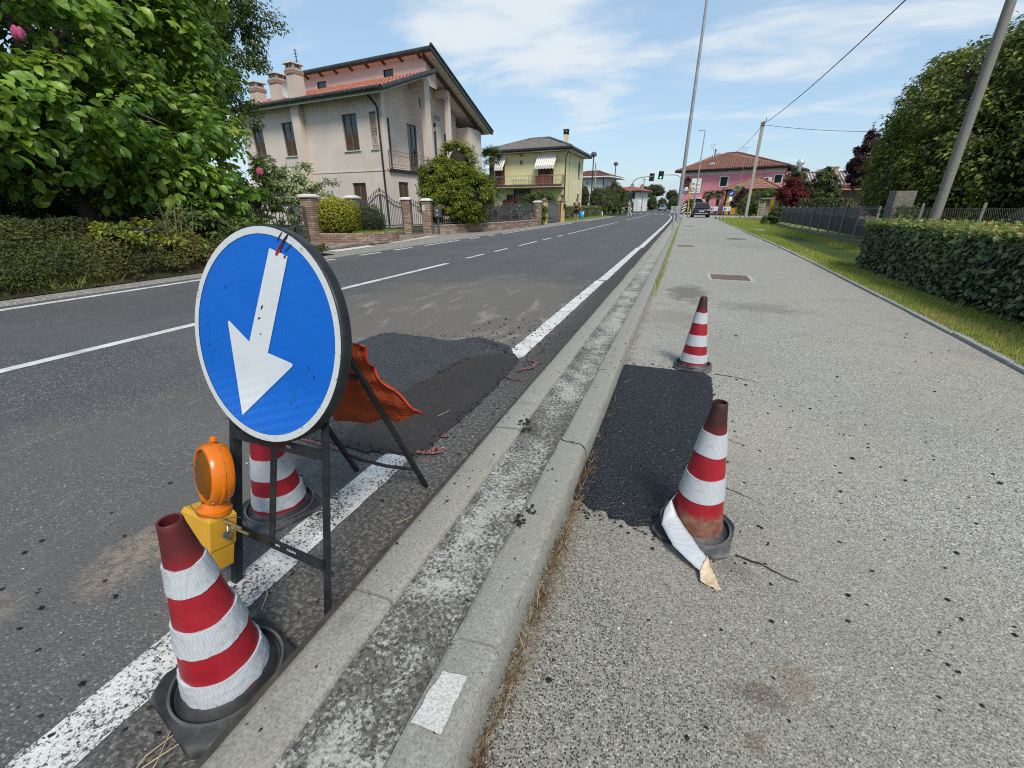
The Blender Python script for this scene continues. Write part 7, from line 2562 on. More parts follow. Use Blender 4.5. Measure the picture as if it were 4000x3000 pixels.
grass('bank_grass', 3500, lambda u, Y: -8.6 - 0.8 * u, 6.8, 9.0, 0.10, 0.30, 0.02, lambda X, Y: 0.30 + 0 * X, 43, 1, zf=bankz)
ell_bush('yellow_green_shrub', 'low yellow-green shrub at the foot of the bank under the magnolia', 'shrub', [(-9.3, 5.3, 0.72, 0.42, 0.62, 0.28), (-9.15, 6.0, 0.5, 0.35, 0.5, 0.25)], leafy('leaf_lime', (0.05, 0.09, 0.012), (0.15, 0.19, 0.02), (0.34, 0.32, 0.04), 0.3, 0.5, odd=(0.45, 0.22, 0.08)), 1600, 0.085, 44, LEAF4, 0.16, 34, core=0.5, base=(-9.3, 5.4, 0.3))
ell_bush('fern_shrub', 'dark ferny shrub at the right end of the bank', 'shrub', [(-9.3, 7.7, 0.55, 0.6, 0.8, 0.4), (-9.9, 7.0, 0.9, 0.5, 0.6, 0.4)], L_mid, 3000, 0.11, 45, LEAF2, 0.18, 50, core=0.6, base=(-9.4, 7.6, 0.1))
# bare twiggy weed
rng = np.random.default_rng(46)
tw = thing('dry_weed', 'dry branching weed stalks in front of the magnolia', 'weed', (-9.2, 6.1, 0.3))
mb = MB()
P, D, Nn = [], [], []
for i in range(15):
 b = Vector((-9.2 + rng.normal(0, 0.1), 6.1 + rng.normal(0, 0.16), 0.3))
 d = Vector((rng.normal(0.1, 0.25), rng.normal(0, 0.3), 1.0))
 L = rng.uniform(0.6, 1.05)
 q = b + d * L
 mb.tube([b, b.lerp(q, 0.5) + Vector((0.03, 0, 0)), q], [0.006, 0.005, 0.002], 4)
 for k in range(6):
  s = b.lerp(q, rng.uniform(0.35, 1))
  e = s + Vector((rng.normal(0, 0.14), rng.normal(0, 0.14), rng.uniform(0.02, 0.2)))
  mb.tube([s, e], [0.003, 0.0015], 3)
  for _ in range(3):
   P.append(e[:])
   D.append(rng.normal(0, 1, 3))
   Nn.append(rng.normal(0, 1, 3))
mb.build('stalks', plain('stalk_dry', (0.17, 0.15, 0.08), 0.8), tw)
leaves('small_leaves', np.array(P), np.array(Nn), np.array(D), rng.uniform(0.02, 0.04, len(P)), LEAF2, L_mid, tw)
ME_ = [(-11.1, 4.9, 2.55, 1.75, 2.5, 1.05), (-11.4, 7.4, 2.35, 1.75, 2.0, 1.45), (-12.2, 5.6, 4.6, 2.3, 3.0, 1.9), (-12.4, 8.0, 4.2, 1.7, 1.9, 2.2), (-11.3, 3.4, 3.4, 1.6, 1.6, 1.3), (-10.6, 7.6, 1.45, 0.9, 1.5, 0.65), (-12.6, 6, 6.8, 2.0, 3.4, 1.4), (-12.7, 9.3, 4.4, 1.4, 1.5, 2.4), (-12.4, 9.0, 6.6, 1.5, 1.6, 1.4)]
mrng = np.random.default_rng(50)
MAG = thing('magnolia_tree', 'spreading magnolia with large fresh green leaves and a few pink blooms over the bank', 'tree', (-12.0, 6.2, 0.8))
mb = MB()
limbs(mb, (-12.0, 6.2, 0.6), (-12.0, 6.0, 4.6), 0.14, ME_, 34, mrng, 0.012)
mb.build('trunk', M['bark'], MAG, smooth=True)
P, Nn, D, rnd = clump_cloud(ME_, 1000, 32000, 0.38, mrng, (0.62, 1.02), 0.35, 0.8)
S = 0.215 * mrng.uniform(0.55, 1.25, len(P))
cp = np.array([0, 0, 1.2])
size_px = S / np.linalg.norm(P - cp, axis=1) * (P[:, 0] > -11.6 + 0.0)
# facing the road and nothing of the crown before it: the outermost leaves show largest
front = P[:, 0] * 0.9 - P[:, 1] * 0.25
score = size_px + 0.004 * (front - front.mean())
top = np.argsort(-score)[:300]
mask = np.zeros(len(P), bool)
mask[top] = True
o = leaves('foliage', P[~mask], Nn[~mask], D[~mask], S[~mask], MAGN, L_magn, MAG, rnd[~mask])
o['kind'] = 'stuff'
o = None
lm = []
for k in range(8):
 ob = leaves('leaf', np.zeros((1, 3)), np.array([[0, 0, 1.0]]), np.array([[0, 1.0, 0]]), np.ones(1), MAGN, L_magn, None, np.array([(k + 0.5) / 8]))
 lm.append(ob.data)
 bpy.data.objects.remove(ob)
nn_, dd_ = unit(Nn), unit(D)
for i in top:
 nv = Vector(nn_[i])
 dv = Vector(dd_[i])
 dv = (dv - nv * dv.dot(nv)).normalized()
 xv = dv.cross(nv)
 R = Matrix((xv, dv, nv)).transposed().to_4x4()
 ob = bpy.data.objects.new('leaf', lm[min(7, int(rnd[i] * 8))])
 COL.objects.link(ob)
 ob.parent = MAG
 ob.matrix_local = Matrix.Translation(Vector(P[i]) - wloc(MAG)) @ R @ Matrix.Scale(float(S[i]), 4)
blm = plain('bloom_pink', (0.35, 0.06, 0.14), 0.6, 0.35, 30)
for c in ((-9.55, 4.35, 4.0), (-9.6, 4.85, 3.55), (-9.75, 8.75, 1.95)):
 mb = MB()
 for k in range(6):
  a = k * 1.05
  mb.ball((c[0] + 0.035 * math.cos(a), c[1] + 0.035 * math.sin(a), c[2] + 0.02 * (k % 2)), (0.045, 0.045, 0.085), 8, 6)
 mb.build('bloom', blm, MAG, smooth=True)
hull_hedge('backdrop_hedge', 'tall dark backdrop hedge added behind the magnolia to close the sky gaps', 'hedge', -17.5, -16.6, -3, 11.5, 0, 3.6, L_dark, M['twig'], 16000, 0.17, 49, LEAF2)  # added backdrop, blocks the bright sky between the magnolia leaves
tree('dark_tree', 'tall dark fine-leaved tree behind the magnolia, branches reaching over the beige house chimneys', 'tree', (-17.5, 12.5, 0),
  [(-18.0, 12.0, 6.0, 3.2, 2.6, 3.0), (-15.9, 13.2, 6.6, 2.0, 1.6, 1.9), (-14.9, 13.8, 7.4, 1.2, 1.2, 1.1), (-16.2, 13.4, 4.5, 1.3, 1.2, 1.6), (-18, 12, 9.5, 3.5, 3, 2.0)], L_deep, M['bark'], 600, 70000, 0.42, 0.12, LEAF2, 0.22, (-17.5, 12.5, 6), 51, 26, None, (0.55, 1.03), 0.6, 0.5)
ell_bush('shade_shrub', 'dark evergreen shrub in deep shade under the magnolia', 'shrub', [(-12.6, 3.6, 1.6, 1.2, 2.6, 0.9), (-13.0, 8.0, 1.4, 1.2, 2.2, 0.9)], L_dark, 16000, 0.14, 52, LEAF2, 0.3, 90, base=(-12.7, 5, 0.8), core=0.0)
ell_bush('yellowish_shrub', 'yellowish young foliage hanging by the sliding gate right of the magnolia', 'shrub', [(-11.9, 10.3, 1.35, 0.42, 0.75, 0.75), (-11.9, 10.9, 2.0, 0.35, 0.4, 0.4)], L_mid, 1800, 0.12, 53, LEAF4, 0.2, 30, core=0.3)
# ------------------------------------------------------------------ right side: hedge, fences, trees
NH = hull_hedge('clipped_hedge', 'long clipped dark green hedge beside the mown grass, nearest the camera', 'hedge', 3.38, 4.45, 3.4, 10.95, 0.02, 0.90, L_hedge, M['twig'], 20000, 0.072, 60, LEAF4, None, 0.045)
rng = np.random.default_rng(61)
n = 5200
P = np.stack([rng.uniform(3.33, 4.5, n), rng.uniform(3.4, 11.0, n), 0.90 + rng.normal(0.01, 0.03, n) + 0.02 * np.sin(np.arange(n))], 1)
leaves('young_shoots', P, rng.normal(0, 0.45, (n, 3)) + np.array([0, 0, 1]), rng.normal(0, 1, (n, 3)) * np.array([1, 1, .35]), rng.uniform(0.045, 0.085, n), LEAF4, L_htop, NH, np.clip(rng.normal(0.5, 0.28, n), 0, 1))
# the leaves that show largest on the near face, each on its own
lm2 = []
for k in range(6):
 ob = leaves('leaf', np.zeros((1, 3)), np.array([[0, 0, 1.0]]), np.array([[0, 1.0, 0]]), np.ones(1), LEAF4, L_hedge, None, np.array([0.35 + 0.11 * k]))
 lm2.append(ob.data)
 bpy.data.objects.remove(ob)
for i in range(300):
 p = Vector((3.335 + rng.normal(0, 0.012), 5.0 + 4.6 * rng.random() ** 1.4, 0.06 + 0.86 * rng.random()))
 nv = Vector((-0.8 + rng.normal(0, .35), rng.normal(-0.1, .45), 0.45 + rng.normal(0, .3))).normalized()
 dv = Vector((-0.3, rng.normal(-0.3, .8), rng.normal(-.1, .5)))
 dv = (dv - nv * dv.dot(nv)).normalized()
 R = Matrix((dv.cross(nv), dv, nv)).transposed().to_4x4()
 ob = bpy.data.objects.new('leaf', lm2[rng.integers(0, 6)])
 COL.objects.link(ob)
 ob.parent = NH
 ob.matrix_local = Matrix.Translation(p - wloc(NH)) @ R @ Matrix.Scale(float(rng.uniform(0.07, 0.105)), 4)
cp_m = mat_concrete('pole_concrete', (0.20, 0.193, 0.175), lichen=0.12, grain=60)
upole = thing('utility_pole', 'thick leaning grey concrete utility pole behind the clipped hedge', 'utility pole', (5.32, 13.1, 0))
mb = MB()
mb.tube([(5.32, 13.2, 0), (5.33, 13.2, 2), (5.34, 13.2, 4.8), (5.36, 13.2, 8.6)], [0.098, 0.094, 0.086, 0.075], 20)
mb.build('pole_shaft', cp_m, upole, smooth=True)
cb = thing('concrete_pillar', 'rough concrete fence pillar with ivy, taller than the fences it joins', 'pillar', (5.62, 16.15, 0))
mb = MB()
mb.obox((5.62, 16.15, 0.79), (0.50, 0.36, 1.58), (0, 0.0, 0.15))
mb.build('shaft', mat_gravel('pillar_aggregate', 60, (0.50, 0.48, 0.45)), cb, bevel=0.015)
rng = np.random.default_rng(62)
n = 500
P = np.stack([rng.normal(5.75, 0.13, n), rng.normal(15.93, 0.06, n), 0.75 + rng.random(n) * 0.45], 1)
leaves('ivy', P, rng.normal(0, 0.5, (n, 3)) + np.array([0, -1, 0.4]), rng.normal(0, 1, (n, 3)), rng.uniform(0.04, 0.08, n), LEAF4, L_dark, cb)
# wire mesh fence
wf_ = thing('wire_fence', 'diamond wire mesh fence with thin posts behind the clipped hedge', 'fence', (5.5, 11.5, 0))
mb = MB()
y0, y1, z0, z1 = 5.0, 15.9, 0.25, 1.16
p = 0.07
h = z1 - z0
k = y0 - h
while k < y1:
 for sg in (1, -1):
  a0, b0 = (k, z0) if sg > 0 else (k + h, z0)
  a1, b1 = (k + h, z1) if sg > 0 else (k, z1)
  # clip to the panel
  if min(a0, a1) < y0 or max(a0, a1) > y1:
   continue
  mb.tube([(5.5, a0, b0), (5.5, a1, b1)], 0.0017, 3, cap=False)
 k += p
o = mb.build('wire_mesh', plain('wire_grey', (0.20, 0.19, 0.15), 0.6, 0.2, 8), wf_)
o['kind'] = 'stuff'
for y in (6.6, 9.2, 11.85, 14.4):
 mb = MB()
 mb.tube([(5.5, y, 0), (5.5, y, 1.26)], 0.024, 6)
 mb.build('post', plain('mesh_post', (0.26, 0.25, 0.22), 0.7), wf_)
for z in (0.3, 0.72, 1.15):
 mb = MB()
 mb.tube([(5.5, 5.0, z), (5.5, 15.9, z)], 0.004, 4)
 mb.build('tension_wire', ironk, wf_)
ell_bush('pale_shrub', 'pale yellow-green shrub pressing against the wire mesh fence', 'shrub', [(6.7, 12.0, 0.72, 0.8, 1.3, 0.66), (6.7, 10.3, 0.75, 0.9, 1.6, 0.68)], L_htop, 9000, 0.085, 63, LEAF4, 0.22, 110, core=0.82)
# panel fence on a low wall
pf = thing('panel_fence', 'dark grey panel fence with pale posts beside the lush grass', 'fence', (5.55, 23, 0.15))
panm = NT('panel_dark', 0.7, 0.25)
panm.color(panm.mix(panm.rng(panm.noise(1.0, 5, 0.65, vec=panm.scaled((1, 2.2, 0.6))), 0.4, 0.7), (0.034, 0.035, 0.036), (0.062, 0.063, 0.062)))
panl = plain('panel_band', (0.095, 0.095, 0.09), 0.75, 0.25, 3)
postm = plain('fence_post_grey', (0.20, 0.205, 0.205), 0.6, 0.15, 6)
ys_ = [17.0, 18.65, 20.3, 22.0, 23.6, 25.2, 26.85, 28.45, 30.1, 31.7, 33.3]
fx = lambda y: 5.5 + max(0, y - 18) * 0.018
for k, y in enumerate(ys_):
 mb = MB()
 mb.bar((fx(y) - 0.03, y, 0.1), (fx(y) - 0.03, y, 1.19), 0.05, 0.05)
 mb.build('post', postm, pf)
 if k + 1 < len(ys_):
  z1_ = 0.80 if k == 0 else 1.15
  a, b = (fx(y), y + 0.03), (fx(ys_[k + 1]), ys_[k + 1] - 0.03)
  for z0_, zt_, m_, off in ((0.27, z1_ * 0.72, panm.m, 0.0), (z1_ * 0.72 + 0.004, z1_, panl, 0.006)):
   mb = MB()
   mb.bar((a[0] + off, a[1], (z0_ + zt_) / 2), (b[0] + off, b[1], (z0_ + zt_) / 2), 0.012, zt_ - z0_)
   mb.build('panel', m_, pf)
for k in range(15):
 mb = MB()
 y = 17.06 + k * 0.107
 mb.tube([(5.52, y, 0.3), (5.52, y, 1.2)], 0.008, 4)
 mb.build('bar', ironk, pf)
mb = MB()
mb.bar((5.52, 16.9, 1.12), (5.52, 18.6, 1.12), 0.02, 0.03)
mb.build('rail', ironk, pf)
lwm = mat_concrete('low_wall_concrete', (0.15, 0.145, 0.125), lichen=0.25, grain=30)
lw2 = thing('low_wall', 'low mossy concrete block wall under the panel fence', 'wall', (5.4, 25, 0))
rd = random.Random(2)
y = 16.6
while y < 34:
 mb = MB()
 L = 0.98
 mb.box(fx(y) - 0.16, fx(y) + 0.1, y + 0.008, y + L - 0.008, -0.35, 0.14 + rd.uniform(-.02, .02))
 mb.build('block', lwm, lw2, bevel=0.01)
 y += L
HB = [(9.9, 19.6, 3.1, 4.0, 4.2, 3.3), (9.4, 18.2, 2.2, 3.4, 3.6, 2.0), (12.2, 13.6, 3.0, 4.3, 3.8, 3.2), (9.0, 21.3, 2.4, 2.7, 3.0, 2.4), (11.0, 17.5, 4.4, 3.6, 3.6, 2.5), (8.9, 22.3, 3.9, 2.1, 2.2, 2.3)]
tree('hornbeam_tree', 'huge dense dark green clipped hornbeam with pale shoots behind the wire fence', 'tree', (10.3, 18, 0), HB, L_horn, M['bark'], 3600, 185000, 0.40, 0.135, LEAF4, 0.25, None, 64, 12, None, (0.90, 1.02), 0.15, 0.7, core=0.70, core_mat=M['twig'], zmin=0.6)
tree('purple_beech', 'slim dark purple-leaved tree peeping out left of the hornbeam', 'tree', (9.95, 37, 0), [(10.35, 36.8, 4.3, 0.7, 0.8, 1.2), (10.35, 37, 3.2, 0.8, 0.8, 1.1), (9.95, 36.8, 3.7, 0.45, 0.5, 0.35)], L_purp, M['bark'], 160, 20000, 0.24, 0.14, LEAF2, 0.08, None, 65, 8, None, (0.5, 1.05))
ell_bush('evergreen_tree', 'round-topped evergreen right of the pink building, beside the red maple', 'tree', [(8.85, 48, 2.5, 1.15, 1.1, 1.3), (8.7, 48, 3.4, 0.75, 0.8, 0.85), (9.2, 48, 1.7, 1.0, 1.0, 1.0)], L_ever, 16000, 0.15, 66, LEAF2, 0.25, 120)
ell_bush('evergreen_tree', 'round evergreen with a small top tuft in front of the solar panels', 'tree', [(10.65, 46, 2.6, 1.1, 1.0, 1.15), (10.35, 46, 3.6, 0.5, 0.5, 0.55), (10.8, 46, 2.0, 1.05, 1.0, 0.8)], L_ever, 16000, 0.15, 67, LEAF2, 0.25, 120)
tree('red_maple', 'dark red Japanese maple behind the panel fence', 'tree', (7.7, 42, 0), [(7.35, 42, 2.1, 0.85, 0.8, 0.6), (7.9, 42, 1.9, 0.75, 0.7, 0.75), (7.55, 42, 2.85, 0.45, 0.5, 0.4)], L_redm, M['bark'], 160, 15000, 0.22, 0.14, LEAF2, 0.06, None, 68, 10, None, (0.45, 1.0), 0.4, 0.7, core=0.6, core_mat=M['twig'])
hull_hedge('garden_hedge', 'clipped hedge running behind the panel fence right of the red maple', 'hedge', 7.9, 11.2, 40.0, 40.8, 0, 1.70, L_ever, M['twig'], 6000, 0.10, 69, LEAF2, None, 0.05)
ell_bush('round_shrub', 'dark green rounded shrub at the end of the panel fence', 'shrub', [(5.57, 34.3, 0.62, 0.44, 0.44, 0.62)], L_deep, 4000, 0.075, 70, LEAF2, 0.12, 60)
ell_bush('round_shrub', 'small dark shrub at the left foot of the bigger rounded shrub', 'shrub', [(5.22, 36, 0.3, 0.24, 0.24, 0.28)], L_deep, 1500, 0.06, 71, LEAF2, 0.08, 30)
ell_bush('drooping_hedge', 'loose drooping green hedge by the concrete shelter', 'hedge', [(5.5, 54, 1.0, 0.55, 0.5, 0.75), (6.3, 54, 1.05, 0.55, 0.5, 0.75), (6.85, 53.6, 1.0, 0.4, 0.5, 0.75)], L_mid, 6000, 0.10, 72, LEAF2, 0.2, 90)
ell_bush('garden_shrubs', 'green shrub showing above the drooping hedge', 'shrub', [(7.2, 57.5, 2.0, 1.1, 0.8, 0.75), (6.4, 57.5, 1.7, 0.6, 0.6, 0.5), (8.3, 57.5, 2.4, 0.7, 0.7, 0.7)], L_mid, 5000, 0.13, 73, LEAF2, 0.28, 70)
tree('purple_shrub', 'dark purple small tree between the blue sign and the concrete pole', 'tree', (6.1, 64, 0), [(6.0, 64, 2.1, 0.7, 0.6, 0.9), (6.4, 64, 2.8, 0.5, 0.5, 0.6), (5.6, 64, 1.4, 0.5, 0.5, 0.6)], L_purp, M['bark'], 70, 4500, 0.2, 0.13, LEAF2, 0.06, None, 74, 8, None, (0.4, 1.0), core=0.6, core_mat=M['twig'])
tree('grey_tree', 'greyish loose tree top in front of the annexe roof', 'tree', (6.2, 67, 0), [(6.0, 67, 3.3, 0.7, 0.6, 0.5)], L_varieg, M['bark'], 40, 1400, 0.22, 0.10, LEAF2, 0.06, None, 75, 8, None, (0.4, 1.0))
cs = thing('concrete_shelter', 'grey concrete post with notches and flat slab roof between hedge and shrub', 'shelter', (6.8, 48, 0))
cgm = mat_concrete('shelter_concrete', (0.30, 0.30, 0.285), grain=20)
mb = MB()
mb.box(6.22, 6.28, 47.9, 48.1, 0, 1.67)
mb.box(6.62, 6.72, 47.9, 48.1, 0, 1.67)
for k in range(8):
 mb.box(6.285, 6.615, 47.92, 48.08, 0.1 + k * 0.2, 0.2 + k * 0.2)
mb.build('notched_panel', cgm, cs)
mb = MB()
mb.box(6.35, 7.95, 47.7, 48.9, 1.75, 1.88)
mb.build('slab_roof', mat_concrete('slab_mossy', (0.20, 0.20, 0.185), lichen=0.2, grain=20), cs)
for x in (7.0, 7.7):
 mb = MB()
 mb.box(x - 0.16, x + 0.16, 48.2, 48.35, 0, 1.75)
 mb.build('post', cgm, cs)
mb = MB()
mb.box(5.2, 7.2, 47.3, 47.6, 0, 0.16)
mb.build('low_kerb', lwm, cs)
# row of conifers and trees along the left beyond the yellow house
hx0 = lambda p: (p[0] + (p[1] - 41.0) * 0.079, p[1], p[2])
hull_hedge('pale_hedge', 'clipped pale green hedge along the verge beside the yellow house', 'hedge', -11.1, -10.3, 40.6, 54.8, 0, 1.17, L_hy, M['twig'], 11000, 0.085, 80, LEAF2, None, 0.05, xf=hx0)
grass('verge_grass', 9000, lambda u, Y: np.interp(Y, [37, 55], [-9.9, -9.2]) + u * np.interp(Y, [37, 55], [1.1, 0.55]), 37.2, 56, 0.08, 0.2, 0.06, lambda X, Y: 0.4 + 0 * X, 81, 1)
kinds = ('bright green clipped conifer, first of the tall row past the pale hedge', 'second tall clipped conifer of the row past the pale hedge', 'third tall clipped conifer in the roadside row', 'fourth tall clipped conifer in the roadside row', 'fifth tall conifer in the row, behind the cyclist', 'last tall conifer of the row, by the left traffic signal')
for k, y in enumerate((57.5, 60.5, 64, 68.5, 74, 81)):
 x = -10.25 + 0.04 * (y - 57)
 ell_bush('tall_conifer', kinds[k], 'conifer', [(x, y, 1.5, 0.85, 1.4 + 0.15 * k, 1.5), (x, y, 2.4, 0.65, 1.2, 0.95)], L_mid, 5000, 0.11, 82 + k, LEAF2, 0.22, 80, 'tall conifers beside the road')
ell_bush('brownish_tree', 'brownish green tree rising behind the conifer row', 'tree', [(-10.5, 72, 3.3, 1.0, 1.1, 1.3), (-9.7, 72.5, 3.0, 0.9, 0.9, 1.0), (-11.4, 72, 2.9, 1.0, 1.0, 1.1)], L_brown, 8000, 0.16, 90, LEAF2, 0.35, 110)
ell_bush('dark_conifer', 'dark conifer at the far corner of the yellow house', 'conifer', [(-13.2, 64, 2.2, 0.8, 0.8, 2.0), (-12.2, 66, 2.0, 0.9, 0.9, 1.7), (-14.2, 65, 2.0, 0.9, 0.8, 2.0)], L_deep, 7000, 0.11, 91, LEAF2, 0.25, 100)
for k, (x, y, r, h, L, lab) in enumerate(((-13.5, 160, 2.6, 7.3, L_far, 'dark umbrella-shaped pine, left one at the far end of the road'), (-10.3, 162, 2.9, 7.8, L_far, 'broad umbrella-shaped pine, right one at the far end of the road'), (-5.6, 190, 2.1, 6.9, L_far, 'lone round dark tree at the very end of the road'))):
 ell_bush('far_pine', lab, 'tree', [(x, y, h - 1.6, r, r, 1.6), (x + 0.4 * r, y, h - 2.4, r * 0.8, r * 0.8, 1.5), (x - 0.3 * r, y, h - 2.6, r * 0.7, r * 0.7, 1.3)], L, 5000, 0.24, 92 + k, LEAF2, 0.5, 80, 'far trees at the end of the road', 0.85)
for k, (x, y, r, h, L, lab) in enumerate(((-10.9, 128, 1.3, 4.0, L_brown, 'yellowish bush behind the far stone wall, beside the white house'), (-8.9, 134, 1.5, 4.0, L_mid, 'green bush behind the far stone wall'), (-6.9, 150, 1.5, 3.6, L_far, 'far green bush beyond the stone wall by the oncoming car'), (-4.2, 150, 1.2, 3.6, L_far, 'far bush right of the oncoming car'), (-2.0, 120, 1.3, 3.0, L_deep, 'dark bush left of the tall steel pole foot'), (-1.2, 96, 1.1, 2.6, L_deep, 'dark shrub by the arched passage of the pink building'), (0.6, 82.5, 0.7, 2.2, L_deep, 'dark shrub at the corner of the pink building'))):
 ell_bush('far_bush', lab, 'bush', [(x, y, h * 0.5, r, r, h * 0.5)], L, 2500, 0.2, 100 + k, LEAF2, 0.4, 50, 'far bushes', 0.85)
# far wood: one mass
rng = np.random.default_rng(110)
n = 26000
X = rng.uniform(-160, 190, n)
Y = 215 + rng.normal(0, 6, n) + 0.0006 * X ** 2 * -10
hh = 3.0 + 1.6 * np.sin(X * 0.11) + 1.0 * np.sin(X * 0.43 + 1) + 0.6 * np.sin(X * 1.3)
P = np.stack([X, Y, hh * rng.random(n) ** 0.6], 1)
P[np.abs(P[:, 0] + 9) < 5, 2] *= 0.6
o = leaves('far_wood', P, rng.normal(0, 0.6, (n, 3)) + np.array([0, -0.5, 0.6]), rng.normal(0, 1, (n, 3)), rng.uniform(0.7, 1.5, n), LEAF2, L_far, None, np.clip(rng.normal(0.4, 0.2, n), 0, 1))
o['kind'] = 'stuff'
# gardens left and right in the middle distance
for k, (x, y, r, h, lab) in enumerate(((-26, 32, 4.5, 5.5, 'tree in the garden behind the beige house'), (-24, 52, 4, 5, 'tree behind the yellow house'), (19, 34, 4.5, 5.5, 'tree in the garden behind the hornbeam'), (20, 58, 3.5, 4.0, 'tree right of the solar roof'))):
 ell_bush('garden_tree', lab, 'tree', [(x, y, h * 0.55, r, r, h * 0.48)], L_deep, 4500, 0.24, 120 + k, LEAF2, 0.7, 70, None, 0.86)
# ------------------------------------------------------------------ lamp posts, poles, wires
for x, y, h, lab in ((-10.95, 57, 7.05, 'black mushroom-headed lamp post behind the pale hedge, nearer one'), (-10.92, 75, 7.4, 'black mushroom-headed lamp post above the brownish tree, farther one')):
 t = thing('lamp_post', lab, 'lamp post', (x, y, 0), 'mushroom lamp posts')
 mb = MB()
 mb.tube([(x, y, 0), (x, y, 1.2), (x, y, 1.25), (x, y, h - 0.5)], [0.11, 0.11, 0.075, 0.06], 10)
 mb.build('post', gut_b, t, smooth=True)
 mb = MB()
 mb.lathe([(0.05, h - 0.55), (0.30, h - 0.45), (0.36, h - 0.3), (0.30, h - 0.12), (0.15, h), (0.0005, h + 0.03)], 16, (x, y, 0))
 mb.build('lamp_head', plain('lamp_dark', (0.06, 0.07, 0.085), 0.4), t, smooth=True)
t = thing('wooden_pole', 'plain grey wooden pole right of the nearer mushroom lamp', 'pole', (-10.75, 58, 0))
mb = MB()
mb.tube([(-10.6, 58, 0), (-10.86, 58, 5.97)], [0.10, 0.07], 10)
mb.build('pole_shaft', plain('pole_wood', (0.30, 0.28, 0.25), 0.85, 0.25, 6), t, smooth=True)
for x, y, h, lab in ((-11.2, 130, 7.9, 'dark pole right of the far white house'), (-9.3, 120, 4.2, 'thin dark pole above the conifer row')):
 t = thing('far_pole', lab, 'pole', (x, y, 0), 'far poles')
 mb = MB()
 mb.tube([(x, y, 0), (x, y, h)], [0.14, 0.08], 8)
 mb.build('pole_shaft', plain('pole_far', (0.10, 0.09, 0.08), 0.8), t)
 mb = MB()
 mb.box(x - 0.5, x + 0.5, y - 0.05, y + 0.05, h - 0.4, h - 0.3)
 mb.build('crossarm', plain('pole_far_arm', (0.12, 0.11, 0.10), 0.8), t)
t = thing('street_lamp', 'tall slim street lamp with short arm before the pink building', 'street lamp', (0.84, 58, 0))
mb = MB()
mb.tube([(0.84, 58, 0), (0.84, 58, 4), (0.87, 58, 8.78)], [0.09, 0.075, 0.045], 10)
mb.build('post', galv, t, smooth=True)
mb = MB()
mb.tube([(0.90, 58, 8.78), (0.25, 57.9, 8.82)], 0.04, 6)
mb.obox((0.45, 57.9, 8.80), (0.6, 0.24, 0.10), taper=0.8)
mb.build('lamp_head', plain('lamp_grey', (0.32, 0.33, 0.34), 0.4), t)
fp = thing('utility_pole', 'pale square concrete pole carrying the overhead cable in front of the pink building', 'utility pole', (5.76, 52, 0))
mb = MB()
mb.bar((5.77, 52, 0), (5.73, 52, 8.5), 0.30, 0.26, (1, 0, 0))
mb.build('pole_shaft', mat_concrete('pole_weathered', (0.34, 0.32, 0.29), lichen=0.15, grain=20), fp, bevel=0.03)
mb = MB()
for dz in (8.15, 8.35):
 mb.tube([(5.73 + 0.2 * math.cos(a), 52 + 0.17 * math.sin(a), dz) for a in np.linspace(0, 6.28, 13)], 0.025, 5, cap=False)
mb.tube([(5.73, 51.8, 8.3), (5.95, 51.75, 8.55), (5.9, 51.8, 8.75)], 0.03, 5)
mb.build('insulator_bracket', gut_b, fp)
def cable(label, a, b, sag, r, name='overhead_cable', n=40):
 t = thing(name, label, 'cable', tuple(a), 'overhead cables')
 a, b = Vector(a), Vector(b)
 pts = [a.lerp(b, k / n) + Vector((0, 0, -4 * sag * (k / n) * (1 - k / n))) for k in range(n + 1)]
 mb = MB()
 mb.tube(pts, r, 6)
 mb.build('strand', plain('cable_black', (0.03, 0.03, 0.032), 0.7), t, smooth=True)
 return pts, t
cable('black overhead cable sagging from the concrete pole up towards the upper right', (5.75, 51.8, 8.25), (6.3, 9.0, 8.2), 0.55, 0.022)
cable('thin cable from the concrete pole to the right into the hornbeam', (5.75, 51.8, 8.2), (15.0, 47, 6.6), 0.2, 0.018)
cable('thin cable from the concrete pole to the short pole on the pink building', (5.7, 52, 8.2), (3.3, 85.6, 9.6), 1.6, 0.02)
t = thing('roof_pole', 'short dark pole standing behind the pink building roof', 'pole', (3.3, 93, 0))
mb = MB()
mb.tube([(3.42, 86.5, 4.0), (3.32, 86.5, 9.75)], [0.13, 0.10], 8)
mb.build('pole_shaft', plain('pole_roof', (0.16, 0.15, 0.14), 0.8), t)
mb = MB()
mb.box(3.2, 3.45, 86.3, 86.6, 9.55, 9.68)
mb.build('pole_head', gut_b, t)
for x, y, z0, z1, w, lab in ((3.05, 88, 6, 10.6, 0.75, 'thin television aerial on the left of the pink building roof'), (6.72, 74, 2.6, 8.6, 0.9, 'tall television aerial on a mast before the ochre annexe')):
 t = thing('television_aerial', lab, 'aerial', (x, y, z0), 'television aerials')
 mb = MB()
 mb.tube([(x + 0.05, y, z0), (x, y, z1)], [0.035, 0.02], 6)
 mb.build('mast', plain('aerial_grey', (0.22, 0.22, 0.22), 0.6), t)
 mb = MB()
 mb.tube([(x - w * 0.75, y, z1 - 0.03), (x + w * 0.5, y, z1 + 0.02)], 0.02, 5)
 for k in range(7):
  xx = x - w * 0.7 + k * w * 0.18
  mb.tube([(xx, y - 0.22, z1), (xx, y + 0.22, z1)], 0.01, 4)
 for k in range(3):
  mb.tube([(x - w * 0.55, y, z1 - 0.25 - 0.18 * k), (x - 0.02, y, z1 - 0.25 - 0.18 * k)], 0.014, 4)
 mb.tube([(x - w * 0.55, y, z1 - 0.03), (x - w * 0.55, y, z1 - 0.65)], 0.012, 4)
 mb.build('aerial_rods', plain('aerial_rod', (0.30, 0.30, 0.30), 0.5), t)
